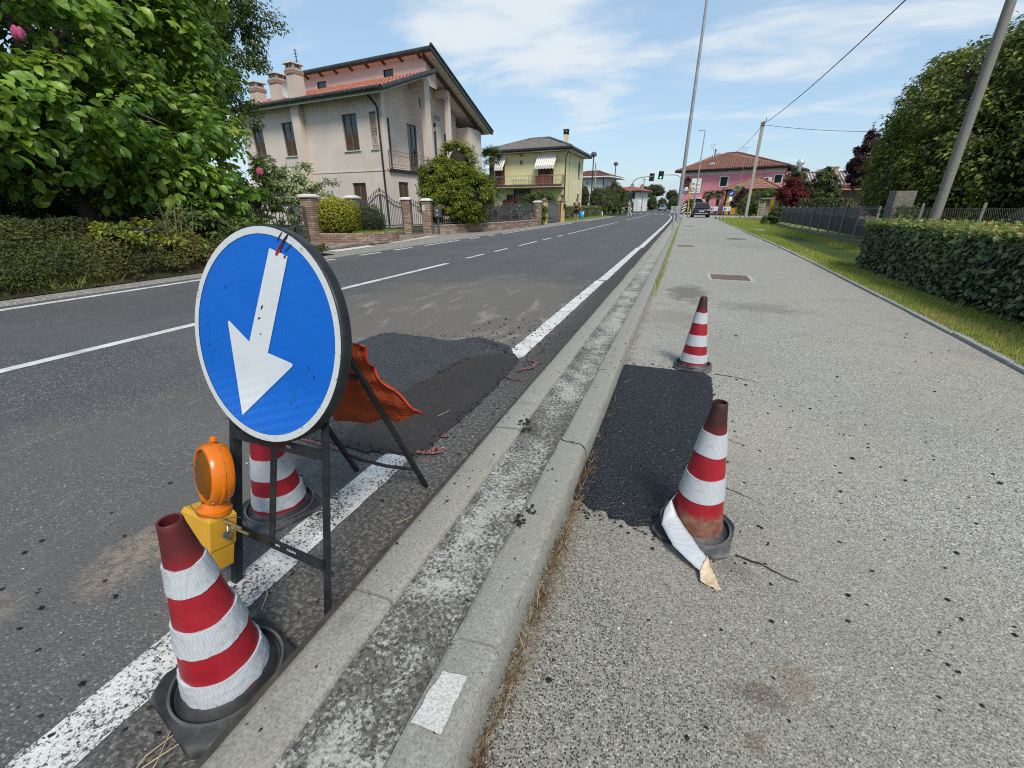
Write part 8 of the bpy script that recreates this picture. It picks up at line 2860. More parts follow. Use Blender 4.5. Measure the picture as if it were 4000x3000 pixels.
# ------------------------------------------------------------------ traffic signals
sig_b = plain('signal_black', (0.012, 0.017, 0.016), 0.5, 0.3, 10)
grn = NT('signal_green_lit', 0.3, 0.4)
grn.color((0.05, 0.7, 0.45))
grn.b.inputs['Emission Color'].default_value = (0.15, 1.0, 0.62, 1)
grn.b.inputs['Emission Strength'].default_value = 1.6
offl = plain('signal_lens_off', (0.03, 0.025, 0.022), 0.2, 0.3, 30)
def sig_head(t, x, y, z, lit, front=-1):
 mb = MB()
 mb.obox((x, y, z), (0.62, 0.05, 0.92), (0, 0.05, 0))
 bk = mb.build('backboard', sig_b, t, bevel=0.02)
 mb = MB()
 mb.obox((x, y + 0.10 * front, z), (0.30, 0.18, 0.82), (0, 0.05, 0))
 mb.build('housing', sig_b, bk, bevel=0.02)
 for k, dz in enumerate((0.25, 0, -0.25)):
  mb = MB()
  yy = y + 0.195 * front
  mb.tube([(x - dz * -0.05, yy, z + dz), (x - dz * -0.05, yy + 0.012 * front, z + dz)], 0.105, 14)
  mb.build('lens', grn.m if (lit and k == 2) else offl, bk)
  mb = MB()
  mb.tube([(x + 0.115 * math.cos(a), yy + 0.06 * front, z + dz + 0.115 * math.sin(a)) for a in np.linspace(0, PI, 9)], 0.012, 4)
  mb.build('visor', sig_b, bk)
t = thing('traffic_signal', 'traffic signal seen from behind on a curved arm over the left lane', 'traffic signal', (-7.15, 64, 0), 'traffic signals')
mb = MB()
mb.tube([(-7.15, 64, 0), (-7.15, 64, 1.9)], 0.10, 10)
mb.build('white_base', plain('signal_base', (0.55, 0.55, 0.53), 0.6), t, smooth=True)
mb = MB()
mb.tube([(-7.15, 64, 1.9), (-7.14, 64, 3.0), (-7.06, 64, 3.7), (-6.8, 64, 4.25), (-6.3, 64, 4.55), (-5.5, 64, 4.66), (-4.4, 64, 4.72)], [0.08, 0.075, 0.07, 0.065, 0.06, 0.055, 0.045], 10)
mb.build('curved_mast', galv, t, smooth=True)
mb = MB()
mb.obox((-7.05, 63.8, 2.4), (0.42, 0.12, 0.9))
mb.build('side_signal', plain('signal_teal', (0.012, 0.045, 0.055), 0.5), t, bevel=0.03)
sig_head(t, -4.62, 64, 4.60, False, 1)
t = thing('traffic_signal', 'traffic signal showing green on the arm left of the steel pole', 'traffic signal', (-1.0, 62, 0), 'traffic signals')
mb = MB()
mb.tube([(-1.0, 62, 0), (-1.0, 62, 4.1), (-1.12, 62, 4.5), (-1.6, 62, 4.70), (-3.1, 62, 4.73)], [0.09, 0.075, 0.065, 0.06, 0.045], 10)
mb.build('curved_mast', galv, t, smooth=True)
sig_head(t, -3.40, 62, 4.70, True, -1)
# ------------------------------------------------------------------ signs at the junction
t = thing('hazard_marker', 'black and white striped hazard board at the end of the kerb divider', 'sign', (-0.25, 57, 0))
mb = MB()
mb.tube([(-0.32, 57.05, 0), (-0.27, 57.05, 1.1)], 0.04, 8)
mb.build('post', galv, t)
wht = plain('sign_white_plain', (0.70, 0.70, 0.69), 0.5, 0.06, 6)
blk = plain('sign_black_plain', (0.02, 0.02, 0.022), 0.5, 0.1, 6)
mb = MB()
mb.obox((-0.20, 57.0, 0.98), (0.42, 0.02, 0.86), (0, 0.12, 0))
bd = mb.build('board', blk, t, bevel=0.02)
for k in range(3):
 mb = MB()
 z = 0.62 + k * 0.30
 x = -0.24 + k * 0.036
 mb.add([(x - 0.17, 56.985, z - 0.10), (x + 0.23, 56.985, z + 0.14), (x + 0.23, 56.985, z + 0.27), (x - 0.17, 56.985, z + 0.03)], [(0, 1, 2, 3)])
 mb.build('white_stripe', wht, bd)
t = thing('yellow_post', 'tall yellow steel post with bracing beside the hazard board', 'post', (0.25, 58, 0))
yel_s = plain('post_yellow', (0.45, 0.36, 0.06), 0.6, 0.3, 6)
mb = MB()
mb.tube([(0.30, 58, 0), (0.10, 58, 3.6)], [0.07, 0.06], 8)
mb.build('post', yel_s, t)
mb = MB()
mb.bar((0.50, 58, 0), (0.24, 58, 1.6), 0.05, 0.05)
mb.bar((0.32, 58, 0.8), (0.46, 58, 0.75), 0.04, 0.04)
mb.build('brace', yel_s, t)
t = thing('information_board', 'white information board with text lines and red ring emblem above the dark car', 'sign board', (0.8, 60, 0))
mb = MB()
mb.tube([(0.78, 60.06, 0), (0.81, 60.06, 2.7)], 0.07, 10)
mb.build('post', galv, t, smooth=True)
mb = MB()
mb.box(0.20, 1.36, 60.03, 60.07, 2.52, 4.22)
mb.build('rear_frame', plain('board_frame', (0.10, 0.10, 0.10), 0.5), t)
for z0, z1 in ((3.37, 4.15), (2.58, 3.33)):
 mb = MB()
 mb.box(0.25, 1.30, 60.0, 60.025, z0, z1)
 mb.build('panel', wht, t, bevel=0.01)
prt = plain('print_grey', (0.30, 0.30, 0.31), 0.6, 0.2, 9)
prr = plain('print_red', (0.42, 0.16, 0.15), 0.6, 0.1, 9)
mb = MB()
for z, x0, x1 in ((4.0, 0.75, 1.22), (3.9, 0.36, 0.62), (3.88, 0.78, 1.2), (3.76, 0.8, 1.15), (3.52, 0.72, 1.2), (3.46, 0.75, 1.1)):
 mb.box(x0, x1, 59.992, 59.998, z, z + 0.045)
mb.obox((0.48, 59.996, 3.6), (0.34, 0.008, 0.26))
mb.build('print_lines', prt, t)
mb = MB()
for z, x0, x1 in ((3.05, 0.78, 1.25), (2.99, 0.82, 1.2), (2.78, 0.78, 1.22), (2.72, 0.8, 1.15)):
 mb.box(x0, x1, 59.992, 59.998, z, z + 0.04)
mb.build('print_lines', prr, t)
mb = MB()
mb.tube([(0.47 + 0.21 * math.cos(a), 59.99, 2.97 + 0.21 * math.sin(a)) for a in np.linspace(0, 2 * PI, 25)], 0.035, 6, cap=False)
mb.box(0.36, 0.58, 59.985, 59.995, 2.93, 3.0)
mb.build('ring_emblem', plain('print_dark', (0.10, 0.05, 0.06), 0.6), t)
t = thing('traffic_mirror', 'round convex traffic mirror on a thin post left of the information board', 'mirror', (-0.22, 59, 0))
mb = MB()
mb.tube([(-0.17, 59.1, 0), (-0.26, 59.1, 2.9)], 0.035, 8)
mb.build('post', galv, t)
mb = MB()
vs = []
for j in range(6):
 for k in range(24):
  a = 2 * PI * k / 24
  r_ = 0.36 * j / 5
  vs.append((-0.28 + r_ * math.cos(a) * 0.85, 58.96 + 0.10 * (j / 5) ** 2, 2.82 + r_ * math.sin(a) * 1.1))
mb.add(vs, [(j * 24 + k, (j + 1) * 24 + k, (j + 1) * 24 + (k + 1) % 24, j * 24 + (k + 1) % 24) for j in range(5) for k in range(24)])
mir = plain('mirror_silver', (0.8, 0.8, 0.8), 0.03, 0.02, 2, metal=1.0)
fix_normals(mb.build('mirror_face', mir, t, smooth=True))
mb = MB()
mb.tube([(-0.28 + 0.36 * 0.85 * math.cos(a), 59.06, 2.82 + 0.36 * 1.1 * math.sin(a)) for a in np.linspace(0, 2 * PI, 29)], 0.03, 6, cap=False)
mb.build('rim', plain('mirror_rim', (0.20, 0.03, 0.03), 0.5), t)
bl = plain('sign_blue_plain', (0.012, 0.07, 0.30), 0.5, 0.1, 6)
for x, y, lab in ((3.26, 62, 'white parking barrier with blue round sign, just right of the dark car'), (4.52, 60, 'white parking barrier with blue round sign, right one in front of the ochre annexe')):
 t = thing('sign_barrier', lab, 'barrier', (x, y, 0), 'white sign barriers')
 for dx in (-0.42, 0.42):
  mb = MB()
  mb.tube([(x + dx, y, 0), (x + dx, y, 1.13)], 0.03, 8)
  mb.build('leg', galv, t)
 mb = MB()
 mb.tube([(x - 0.42, y, 1.12), (x + 0.42, y, 1.12)], 0.03, 8)
 mb.build('top_bar', galv, t)
 mb = MB()
 mb.box(x - 0.40, x + 0.40, y - 0.03, y - 0.01, 0.64, 1.08)
 pn = mb.build('panel', plain('panel_white_blue', (0.58, 0.64, 0.68), 0.5, 0.06, 5), t)
 mb = MB()
 mb.tube([(x - 0.2, y - 0.034, 0.86), (x - 0.2, y - 0.046, 0.86)], 0.155, 18)
 mb.build('blue_disc', bl, pn)
 mb = MB()
 mb.tube([(x - 0.2, y - 0.05, 0.78), (x - 0.2, y - 0.05, 0.90)], 0.035, 6)
 mb.ball((x - 0.2, y - 0.05, 0.945), 0.035, 8, 6)
 mb.build('figure', wht, pn)
 mb = MB()
 mb.box(x + 0.06, x + 0.32, y - 0.036, y - 0.031, 0.92, 0.96)
 mb.box(x + 0.16, x + 0.34, y - 0.036, y - 0.031, 0.74, 0.79)
 mb.build('print_lines', prt, pn)
t = thing('round_sign', 'round blue sign with white arrow on a post before the ochre annexe', 'road sign', (4.83, 61, 0))
mb = MB()
mb.tube([(4.78, 61.05, 0), (4.83, 61.05, 2.4)], 0.035, 8)
mb.build('post', galv, t)
mb = MB()
mb.tube([(4.83, 61.0, 2.57), (4.83, 61.02, 2.57)], 0.30, 24)
fc = mb.build('sign_disc', plain('sign_blue_far', (0.01, 0.05, 0.36), 0.45, 0.1, 6), t)
mb = MB()
mb.prism([(-0.17, -0.10), (-0.06, -0.19), (-0.04, -0.10), (0.14, 0.06), (0.09, 0.13), (-0.09, -0.04), (-0.14, 0.0)], lambda p: (4.83 + p[0], 60.975, 2.57 + p[1] * 1.1), lambda p: (4.83 + p[0], 60.985, 2.57 + p[1] * 1.1))
mb.build('arrow', wht, fc)
mb = MB()
mb.box(4.62, 4.98, 60.98, 61.02, 1.75, 2.2)
mb.build('lower_plate', wht, t)
t = thing('round_road_sign', 'dark back of a round sign on a grey post beside the conifer row', 'road sign', (-10.0, 60, 0))
mb = MB()
mb.tube([(-9.95, 60, 0), (-10.08, 60, 2.8)], 0.05, 8)
mb.build('post', galv, t)
mb = MB()
mb.tube([(-10.08, 59.95, 2.35), (-10.08, 59.93, 2.35)], 0.36, 20)
mb.build('sign_disc', plain('sign_backside', (0.07, 0.08, 0.10), 0.5), t)
mb = MB()
mb.tube([(-9.97, 60, 0), (-9.98, 60, 0.7)], 0.09, 10)
mb.build('white_sleeve', wht, t)
t = thing('white_signs', 'white sign plates on a post by the small white house along the road', 'sign', (-9.3, 108, 0))
mb = MB()
mb.tube([(-9.3, 108, 0), (-9.3, 108, 3.4)], 0.08, 6)
mb.build('post', plain('post_dark', (0.08, 0.075, 0.07), 0.8), t)
mb = MB()
mb.box(-10.1, -9.4, 107.9, 107.95, 1.9, 2.5)
mb.box(-9.9, -9.4, 107.9, 107.95, 1.2, 1.75)
mb.build('plate', wht, t)
t = thing('stone_wall', 'pale stone garden wall far along the left side of the road', 'wall', (-10, 130, 0))
sm = mat_concrete('stone_pale', (0.38, 0.36, 0.32), grain=4)
for k in range(10):
 mb = MB()
 y = 118 + k * 3.2
 x = -10.6 + bend(y) + k * 0.12
 mb.box(x - 0.2, x + 0.2, y, y + 3.1, 0, 1.15 + 0.1 * (k % 2))
 mb.build('wall_section', sm, t)
t = thing('black_white_kerb', 'short kerb block painted in black and white stripes at the grass corner', 'kerb', (3.1, 50.5, 0))
mb = MB()
mb.box(2.85, 3.95, 50.1, 50.45, 0, 0.16)
mb.build('kerb_block', blk, t)
for k in range(3):
 mb = MB()
 x = 2.95 + k * 0.33
 mb.add([(x, 50.095, 0.0), (x + 0.15, 50.095, 0.0), (x + 0.23, 50.095, 0.16), (x + 0.08, 50.095, 0.16)], [(0, 1, 2, 3)])
 mb.add([(x + 0.08, 50.09, 0.164), (x + 0.23, 50.09, 0.164), (x + 0.30, 50.46, 0.164), (x + 0.15, 50.46, 0.164)], [(0, 1, 2, 3)])
 mb.build('white_stripe', wht, t)
t = thing('railing', 'white pipe railing behind the yellow post at the junction', 'railing', (0, 61.5, 0))
for z in (0.45, 0.95):
 mb = MB()
 mb.tube([(-0.8, 61.5, z), (0.6, 61.5, z)], 0.035, 6)
 mb.build('rail', wht, t)
for x in (-0.8, -0.1, 0.6):
 mb = MB()
 mb.tube([(x, 61.5, 0), (x, 61.5, 1.0)], 0.035, 6)
 mb.build('post', wht, t)
# ------------------------------------------------------------------ cars
def car(name, label, cat, loc, rotz, body_c, L, W, H, suv=True, group=None):
 """heading +y locally; body lofted from cross-sections along the length"""
 t = thing(name, label, cat, loc, group)
 t.rotation_euler = (0, 0, rotz)
 paint = plain('car_paint_' + name, body_c, 0.22, 0.12, 3, spec=0.6)
 gls = plain('car_glass', (0.012, 0.014, 0.016), 0.08, 0.1, 2, spec=0.7)
 blackp = plain('car_black_trim', (0.015, 0.015, 0.016), 0.6)
 def lb(mb, nm, m, par=None, **k):
  o = mb.build(nm, m, None, **k)
  o.parent = par or t
  return o
 w = W / 2
 gc = 0.22 if suv else 0.17
 belt = H * 0.60
 # side profile stations: (y, z_bottom, z_top, half width bottom, half width top)
 st = [(-L * 0.5, 0.50, belt * 0.78, w * 0.80, w * 0.82), (-L * 0.485, 0.34, belt * 0.92, w * 0.93, w * 0.90), (-L * 0.43, gc, belt, w * 0.99, w * 0.92), (-L * 0.25, gc, belt, w, w * 0.93),
   (0, gc, belt * 0.97, w, w * 0.93), (L * 0.18, gc, belt * 0.95, w, w * 0.92), (L * 0.30, gc, belt * 0.90, w * 0.99, w * 0.88), (L * 0.42, gc + 0.03, belt * 0.80, w * 0.95, w * 0.80), (L * 0.48, 0.30, belt * 0.68, w * 0.85, w * 0.68), (L * 0.5, 0.40, belt * 0.58, w * 0.70, w * 0.60)]
 mb = MB()
 vs = []
 for y, zb, zt, wb, wt_ in st:
  zm = zb + (zt - zb) * 0.6
  prof = [(-wb * 0.92, zb), (-wb, zb + 0.10), (-max(wb, wt_), zm), (-wt_ * 0.97, zt - 0.03), (-wt_ * 0.85, zt), (wt_ * 0.85, zt), (wt_ * 0.97, zt - 0.03), (max(wb, wt_), zm), (wb, zb + 0.10), (wb * 0.92, zb)]
  vs += [(x, y, z) for x, z in prof]
 n = 10
 fs = [(i * n + k, i * n + (k + 1) % n, (i + 1) * n + (k + 1) % n, (i + 1) * n + k) for i in range(len(st) - 1) for k in range(n)]
 fs += [tuple(range(n)), tuple((len(st) - 1) * n + n - 1 - k for k in range(n))]
 mb.add(vs, fs)
 body = fix_normals(lb(mb, 'body', paint, smooth=True, angle=35))
 # cabin
 cb_ = [(-L * 0.455, belt * 0.97, belt * 1.0, w * 0.86), (-L * 0.36, belt, H * 0.94, w * 0.72), (-L * 0.28, belt, H * 0.985, w * 0.70), (-L * 0.05, belt, H, w * 0.70), (L * 0.10, belt * 0.97, H * 0.96, w * 0.69), (L * 0.30, belt * 0.9, belt * 0.93, w * 0.80)]
 mb = MB()
 vs = []
 for y, zb, zt, wt_ in cb_:
  vs += [(-w * 0.90, y, zb - 0.04), (-wt_, y, zt - 0.05), (-wt_ * 0.86, y, zt), (wt_ * 0.86, y, zt), (wt_, y, zt - 0.05), (w * 0.90, y, zb - 0.04)]
 n = 6
 mb.add(vs, [(i * n + k, i * n + k + 1, (i + 1) * n + k + 1, (i + 1) * n + k) for i in range(len(cb_) - 1) for k in range(n - 1)])
 fix_normals(lb(mb, 'cabin', paint, smooth=True, angle=30))
 # glazing laid a little proud of the cabin
 def quad(nm, pts, m, par=body):
  mb = MB()
  mb.add(pts, [tuple(range(len(pts)))])
  o = lb(mb, nm, m, par)
  s_ = o.modifiers.new('thick', 'SOLIDIFY')
  s_.thickness = 0.012
  s_.offset = 0
  return o
 quad('rear_window', [(-w * 0.74, -L * 0.450, belt * 1.03), (w * 0.74, -L * 0.450, belt * 1.03), (w * 0.61, -L * 0.372, H * 0.915), (-w * 0.61, -L * 0.372, H * 0.915)], gls)
 quad('windscreen', [(-w * 0.74, L * 0.285, belt * 0.97), (w * 0.74, L * 0.285, belt * 0.97), (w * 0.62, L * 0.115, H * 0.935), (-w * 0.62, L * 0.115, H * 0.935)], gls)
 for s in (-1, 1):
  quad('side_window', [(s * w * 0.885, -L * 0.36, belt * 1.03), (s * w * 0.885, L * 0.20, belt * 0.99), (s * w * 0.735, L * 0.09, H * 0.925), (s * w * 0.735, -L * 0.30, H * 0.93)], gls)
 # rear end
 red = plain('tail_red', (0.20, 0.008, 0.012), 0.2, 0.2, 20)
 for s in (-1, 1):
  mb = MB()
  mb.prism([(s * w * 0.93, belt * 0.93), (s * w * 0.60, belt * 0.90), (s * w * 0.52, belt * 0.80), (s * w * 0.94, belt * 0.77)], lambda p: (p[0], -L * 0.489, p[1]), lambda p: (p[0], -L * 0.43, p[1]))
  fix_normals(lb(mb, 'tail_light', red))
 mb = MB()
 mb.obox((0, -L * 0.503, belt * 0.70), (0.52, 0.02, 0.12))
 pl_ = lb(mb, 'number_plate', plain('plate_white', (0.62, 0.63, 0.64), 0.4, 0.05))
 mb = MB()
 mb.obox((0, -L * 0.503 - 0.012, belt * 0.70), (0.36, 0.004, 0.06))
 lb(mb, 'plate_print', plain('plate_ink', (0.22, 0.22, 0.24), 0.5, 0.5, 60), pl_)
 mb = MB()
 mb.prism([(-w * 0.94, 0.26), (w * 0.94, 0.26), (w * 0.90, 0.52), (-w * 0.90, 0.52)], lambda p: (p[0], -L * 0.508, p[1]), lambda p: (p[0], -L * 0.43, p[1]))
 fix_normals(lb(mb, 'rear_bumper', blackp, bevel=0.03))
 slv = plain('bumper_silver', (0.50, 0.51, 0.52), 0.35, 0.05, metal=0.5)
 mb = MB()
 mb.prism([(-w * 0.72, 0.36), (-w * 0.45, 0.40), (w * 0.45, 0.40), (w * 0.72, 0.36), (w * 0.66, 0.46), (-w * 0.66, 0.46)], lambda p: (p[0], -L * 0.516, p[1]), lambda p: (p[0], -L * 0.50, p[1]))
 fix_normals(lb(mb, 'skid_trim', slv))
 for s in (-1, 1):
  mb = MB()
  mb.ball((s * (w + 0.07), L * 0.15, belt * 1.02), (0.10, 0.06, 0.07), 10, 8)
  lb(mb, 'mirror', blackp, smooth=True)
  mb = MB()
  mb.tube([(s * w * 0.66, -L * 0.28, H * 0.985), (s * w * 0.66, -L * 0.22, H + 0.02), (s * w * 0.66, L * 0.02, H + 0.025), (s * w * 0.66, L * 0.08, H * 0.985)], 0.018, 6)
  lb(mb, 'roof_rail', blackp, smooth=True)
  # front lamps
  mb = MB()
  mb.prism([(s * w * 0.62, belt * 0.72), (s * w * 0.40, belt * 0.66), (s * w * 0.44, belt * 0.58), (s * w * 0.70, belt * 0.60)], lambda p: (p[0], L * 0.485, p[1]), lambda p: (p[0], L * 0.42, p[1]))
  fix_normals(lb(mb, 'headlight', plain('lamp_clear', (0.62, 0.66, 0.70), 0.1, 0.1, 20)))
 mb = MB()
 mb.obox((0, L * 0.495, belt * 0.52), (w * 0.9, 0.03, 0.14))
 lb(mb, 'grille', blackp, bevel=0.02)
 tyre = plain('tyre_black', (0.016, 0.016, 0.017), 0.85, 0.25, 20)
 rim = plain('rim_grey', (0.22, 0.22, 0.23), 0.35, 0.1, metal=0.6)
 r = 0.335 if suv else 0.31
 for y in (-L * 0.31, L * 0.31):
  for s in (-1, 1):
   mb = MB()
   x0, x1 = s * (w - 0.22), s * (w + 0.01)
   prof = [(r * 0.62, x0), (r * 0.94, x0), (r, x0 + s * 0.03), (r, x1 - s * 0.03), (r * 0.94, x1), (r * 0.62, x1)]
   vs, k_ = [], 24
   for rr_, x in prof:
    vs += [(x, y + rr_ * math.cos(2 * PI * k / k_), r + rr_ * math.sin(2 * PI * k / k_)) for k in range(k_)]
   mb.add(vs, [(i * k_ + k, i * k_ + (k + 1) % k_, (i + 1) * k_ + (k + 1) % k_, (i + 1) * k_ + k) for i in range(5) for k in range(k_)])
   wh = fix_normals(lb(mb, 'wheel', tyre, smooth=True, angle=40))
   mb = MB()
   for k in range(5):
    a = 2 * PI * k / 5
    mb.bar((x1 - s * 0.02, y, r), (x1 - s * 0.02, y + r * 0.62 * math.cos(a), r + r * 0.62 * math.sin(a)), 0.05, 0.03, (1, 0, 0))
   mb.tube([(x1 - s * 0.05, y, r), (x1 - s * 0.04, y, r)], r * 0.62, 20)
   lb(mb, 'rim', rim, wh)
 return t
car('parked_car', 'black compact crossover standing on the sidewalk end, seen from behind', 'car', (1.60, 57.2, 0), math.radians(2), (0.008, 0.008, 0.011), 4.4, 1.86, 1.56)
car('silver_car', 'silver blue car coming along the road far away', 'car', (-5.65, 127, 0), PI - 0.05, (0.20, 0.23, 0.27), 4.1, 1.72, 1.46, False)
# ------------------------------------------------------------------ people
def skin_body(name, joints, edges, mat, parent=None, root=0, sub=2):
 me = bpy.data.meshes.new(name)
 me.from_pydata([j[0] for j in joints], edges, [])
 o = bpy.data.objects.new(name, me)
 COL.objects.link(o)
 m = o.modifiers.new('skin', 'SKIN')
 m.use_smooth_shade = True
 if not me.skin_vertices:
  me.update()
 sv = me.skin_vertices[0].data
 for i, j in enumerate(joints):
  r = j[1]
  sv[i].radius = r if isinstance(r, tuple) else (r, r)
  sv[i].use_root = (i == root)
 s = o.modifiers.new('sub', 'SUBSURF')
 s.levels = sub
 s.render_levels = sub
 me.materials.append(mat)
 if parent is not None:
  o.parent = parent
 return o
def person(label, loc, rotz, pose, skin, top, bottom, hairc, long_sleeve=False, long_legs=False, shoe=None):
 t = thing('person', label, 'person', loc)
 t.rotation_euler = (0, 0, rotz)
 J = pose
 names = list(J)
 edges = [('pelvis', 'waist'), ('waist', 'chest'), ('chest', 'neck'), ('neck', 'head0'), ('head0', 'head1'), ('head1', 'head2'), ('chest', 'shL'), ('shL', 'elL'), ('elL', 'wrL'), ('wrL', 'haL'), ('chest', 'shR'), ('shR', 'elR'), ('elR', 'wrR'), ('wrR', 'haR'),
    ('pelvis', 'hipL'), ('hipL', 'knL'), ('knL', 'anL'), ('anL', 'toL'), ('pelvis', 'hipR'), ('hipR', 'knR'), ('knR', 'anR'), ('anR', 'toR')]
 R = dict(pelvis=(0.15, 0.11), waist=(0.135, 0.10), chest=(0.155, 0.11), neck=0.055, head0=0.07, head1=(0.082, 0.095), head2=0.06, shL=0.062, elL=0.043, wrL=0.030, haL=(0.034, 0.022), shR=0.062, elR=0.043, wrR=0.030, haR=(0.034, 0.022),
    hipL=0.088, knL=0.058, anL=0.042, toL=(0.045, 0.032), hipR=0.088, knR=0.058, anR=0.042, toR=(0.045, 0.032))
 idx = {k: i for i, k in enumerate(names)}
 skin_body('body', [(J[k], R[k]) for k in names], [(idx[a], idx[b]) for a, b in edges], skin, t, idx['pelvis'])
 def cloth(nm, ks, es, mat, grow, trims=None):
  JJ = []
  for k in ks:
   p = J[k]
   r = R[k]
   r = tuple(x + grow for x in r) if isinstance(r, tuple) else r + grow
   if trims and k in trims:
    a, b, f = trims[k]
    p = tuple(Vector(J[a]).lerp(Vector(J[b]), f))
    ra = R[a] if not isinstance(R[a], tuple) else R[a][0]
    r = ra * (1 - f * 0.2) + grow
   JJ.append((p, r))
  ii = {k: i for i, k in enumerate(ks)}
  skin_body(nm, JJ, [(ii[a], ii[b]) for a, b in es], mat, t, 0)
 f = 0.95 if long_sleeve else 0.6
 cloth('shirt', ['waist', 'pelvis', 'chest', 'shL', 'elL', 'shR', 'elR'], [('waist', 'pelvis'), ('waist', 'chest'), ('chest', 'shL'), ('shL', 'elL'), ('chest', 'shR'), ('shR', 'elR')], top, 0.016, {'elL': ('shL', 'elL', f), 'elR': ('shR', 'elR', f)})
 if long_legs:
  cloth('trousers', ['pelvis', 'hipL', 'knL', 'anL', 'hipR', 'knR', 'anR'], [('pelvis', 'hipL'), ('hipL', 'knL'), ('knL', 'anL'), ('pelvis', 'hipR'), ('hipR', 'knR'), ('knR', 'anR')], bottom, 0.018)
 else:
  cloth('shorts', ['pelvis', 'hipL', 'knL', 'hipR', 'knR'], [('pelvis', 'hipL'), ('hipL', 'knL'), ('pelvis', 'hipR'), ('hipR', 'knR')], bottom, 0.022, {'knL': ('hipL', 'knL', 0.8), 'knR': ('hipR', 'knR', 0.8)})
 h = Vector(J['head1'])
 for nm, m, c, r in (('hair', hairc, h + Vector((0, -0.015, 0.045)), (0.088, 0.10, 0.085)),):
  mb = MB()
  mb.ball(c, r, 14, 10, 0.03, 3)
  o = mb.build(nm, m, None, smooth=True)
  o.parent = t
 mb = MB()
 mb.ball(h + Vector((0, 0.098, -0.02)), (0.014, 0.022, 0.02), 8, 6)
 for s in (-1, 1):
  mb.ball(h + Vector((s * 0.084, -0.005, -0.01)), (0.014, 0.022, 0.032), 8, 6)
 o = mb.build('ears_and_nose', skin, None, smooth=True)
 o.parent = t
 mb = MB()
 for s in (-1, 1):
  mb.ball(h + Vector((s * 0.032, 0.086, 0.005)), (0.012, 0.008, 0.007), 8, 6)
 o = mb.build('eyes', ink, None, smooth=True)
 o.parent = t
 # fingers
 mb = MB()
 for s_ in ('L', 'R'):
  a, b = Vector(J['wr' + s_]), Vector(J['ha' + s_])
  d = (b - a).normalized()
  u = d.cross(Vector((1, 0, 0.1))).normalized()
  for k, ln in enumerate((0.055, 0.065, 0.06, 0.045)):
   q = b + u * (k - 1.5) * 0.019
   mb.tube([q, q + d * ln * 0.5 + Vector((0, 0.006, 0)), q + d * ln * 0.85 + Vector((0, 0.022, 0))], [0.009, 0.008, 0.006], 5)
  q = a.lerp(b, 0.5) - u * 0.03
  mb.tube([q, q + d * 0.035 - u * 0.02, q + d * 0.06 - u * 0.018], [0.011, 0.009, 0.007], 5)
 o = mb.build('fingers', skin, None, smooth=True)
 o.parent = t
 if shoe:
  for s_ in ('L', 'R'):
   a, b = Vector(J['an' + s_]), Vector(J['to' + s_])
   mb = MB()
   c = a.lerp(b, 0.55)
   mb.ball((c.x, c.y, 0.045), (0.05, 0.135, 0.05), 12, 8)
   o = mb.build('shoe', shoe, None, smooth=True)
   o.parent = t
 return t
skin_m = plain('skin_tan', (0.38, 0.22, 0.155), 0.6, 0.12, 9)
pose1 = dict(pelvis=(0, 0, 0.92), waist=(0, 0.0, 1.08), chest=(0, 0.0, 1.32), neck=(0, 0.0, 1.50), head0=(0, 0.015, 1.56), head1=(0, 0.02, 1.65), head2=(0, 0.015, 1.72), shL=(-0.19, 0, 1.42), elL=(-0.27, -0.02, 1.15), wrL=(-0.26, 0.10, 0.93), haL=(-0.25, 0.15, 0.86),
    shR=(0.19, 0, 1.42), elR=(0.30, 0.0, 1.16), wrR=(0.45, 0.03, 0.95), haR=(0.50, 0.04, 0.885), hipL=(-0.10, 0, 0.86), knL=(-0.11, 0.02, 0.48), anL=(-0.11, -0.02, 0.09), toL=(-0.13, 0.13, 0.04), hipR=(0.10, 0, 0.86), knR=(0.11, 0.04, 0.48), anR=(0.10, 0.0, 0.09), toR=(0.12, 0.15, 0.04))
person('man in black t-shirt and shorts by the pale hedge, carrying a blue bag', (-8.68, 39.0, 0.0), math.radians(8), pose1, skin_m, plain('cloth_black', (0.012, 0.012, 0.014), 0.85, 0.3, 12), plain('cloth_black_shorts', (0.014, 0.014, 0.017), 0.85, 0.3, 12), plain('hair_grey', (0.16, 0.13, 0.11), 0.8, 0.3, 40), shoe=plain('shoe_pale', (0.45, 0.44, 0.42), 0.7))
bg = thing('blue_bag', 'bright blue bag hanging from the hand of the man in black', 'bag', (-8.2, 39.0, 0.2))
mb = MB()
rng = np.random.default_rng(7)
mb.ball((-8.20, 38.98, 0.47), (0.20, 0.13, 0.27), 14, 10, 0.12, 5)
mb.tube([(-8.28, 38.98, 0.68), (-8.20, 39.0, 0.90), (-8.12, 38.98, 0.70)], 0.012, 5)
mb.build('bag_body', plain('bag_blue', (0.02, 0.30, 0.66), 0.45, 0.2, 9), bg, smooth=True)
mb = MB()
mb.obox((-8.06, 38.95, 0.62), (0.14, 0.12, 0.26), (0, 0.1, 0))
mb.build('bag_pale_side', plain('bag_pale', (0.55, 0.66, 0.60), 0.6, 0.1), bg, bevel=0.03)
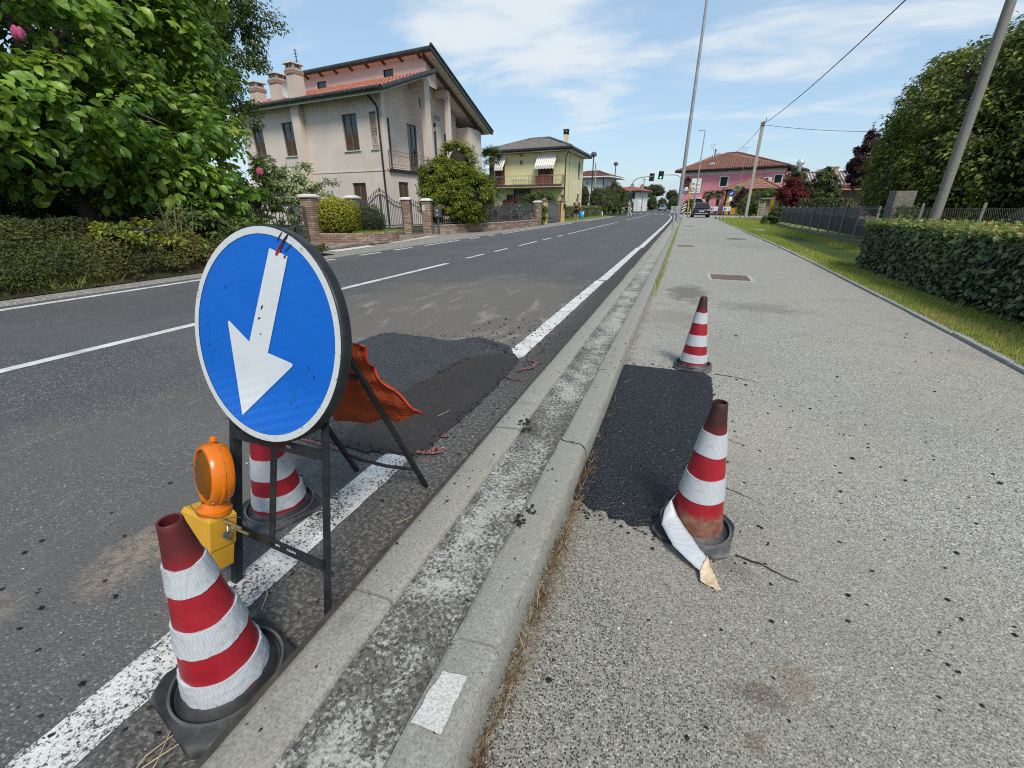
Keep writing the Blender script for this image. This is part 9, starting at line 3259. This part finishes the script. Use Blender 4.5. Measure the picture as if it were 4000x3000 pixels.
pose2 = dict(pelvis=(0, 0, 0.92), waist=(0, 0.02, 1.08), chest=(0, 0.05, 1.30), neck=(0, 0.07, 1.48), head0=(0, 0.09, 1.54), head1=(0, 0.10, 1.63), head2=(0, 0.09, 1.70), shL=(-0.18, 0.05, 1.40), elL=(-0.22, 0.20, 1.18), wrL=(-0.20, 0.42, 1.08), haL=(-0.19, 0.50, 1.05),
    shR=(0.18, 0.05, 1.40), elR=(0.24, 0.16, 1.15), wrR=(0.22, 0.38, 1.04), haR=(0.21, 0.46, 1.02), hipL=(-0.10, 0, 0.86), knL=(-0.10, 0.14, 0.49), anL=(-0.10, 0.12, 0.09), toL=(-0.11, 0.27, 0.04), hipR=(0.10, 0, 0.86), knR=(0.10, -0.02, 0.48), anR=(0.11, -0.18, 0.10), toR=(0.12, -0.03, 0.05))
person('person in grey-brown top and white trousers wheeling a bicycle across the road', (-6.75, 62.3, 0.0), math.radians(80), pose2, skin_m, plain('cloth_taupe', (0.20, 0.175, 0.15), 0.85, 0.2, 12), plain('cloth_white', (0.66, 0.66, 0.67), 0.8, 0.1, 9), plain('hair_brown', (0.10, 0.065, 0.04), 0.7, 0.3, 40), long_sleeve=True, long_legs=True, shoe=plain('shoe_white', (0.62, 0.61, 0.6), 0.7))
bk = thing('bicycle', 'dark city bicycle with front basket pushed across the road', 'bicycle', (-7.05, 61.9, 0))
bfm = plain('bike_frame', (0.10, 0.10, 0.105), 0.4, 0.1, 9)
for x in (-7.60, -6.52):
 mb = MB()
 mb.tube([(x + 0.34 * math.cos(a), 61.9, 0.35 + 0.34 * math.sin(a)) for a in np.linspace(0, 2 * PI, 33)], 0.020, 6, cap=False)
 wh = mb.build('wheel', plain('bike_tyre', (0.05, 0.05, 0.052), 0.8), bk, smooth=True)
 mb = MB()
 for k in range(12):
  a = PI * k / 6
  mb.tube([(x, 61.9, 0.35), (x + 0.33 * math.cos(a), 61.9, 0.35 + 0.33 * math.sin(a))], 0.003, 3)
 mb.build('spokes', galv, wh)
mb = MB()
A_, B_, Cc, Dd_, Ee = (-7.60, 61.9, 0.35), (-6.52, 61.9, 0.35), (-7.02, 61.9, 0.30), (-6.86, 61.9, 0.82), (-7.42, 61.9, 0.85)
for p, q in ((Cc, Dd_), (Cc, B_), (Dd_, B_), (Ee, Cc), (Ee, A_), ((-7.40, 61.9, 0.75), (-6.93, 61.9, 0.58))):
 mb.tube([p, q], 0.017, 6)
mb.tube([Ee, (-7.38, 61.9, 1.04)], 0.014, 6)
mb.build('frame', bfm, bk, smooth=True)
mb = MB()
mb.tube([(-7.25, 62.15, 1.02), (-7.38, 62.05, 1.06), (-7.38, 61.75, 1.06), (-7.25, 61.65, 1.02)], 0.014, 6)
mb.build('handlebar', galv, bk, smooth=True)
mb = MB()
mb.ball((-6.82, 61.9, 0.90), (0.14, 0.08, 0.035), 12, 8)
mb.build('saddle', blk, bk, smooth=True)
mb = MB()
mb.obox((-7.62, 61.9, 0.92), (0.28, 0.34, 0.24), taper=1.15)
mb.build('basket', plain('basket_cane', (0.32, 0.25, 0.16), 0.8, 0.3, 30), bk)
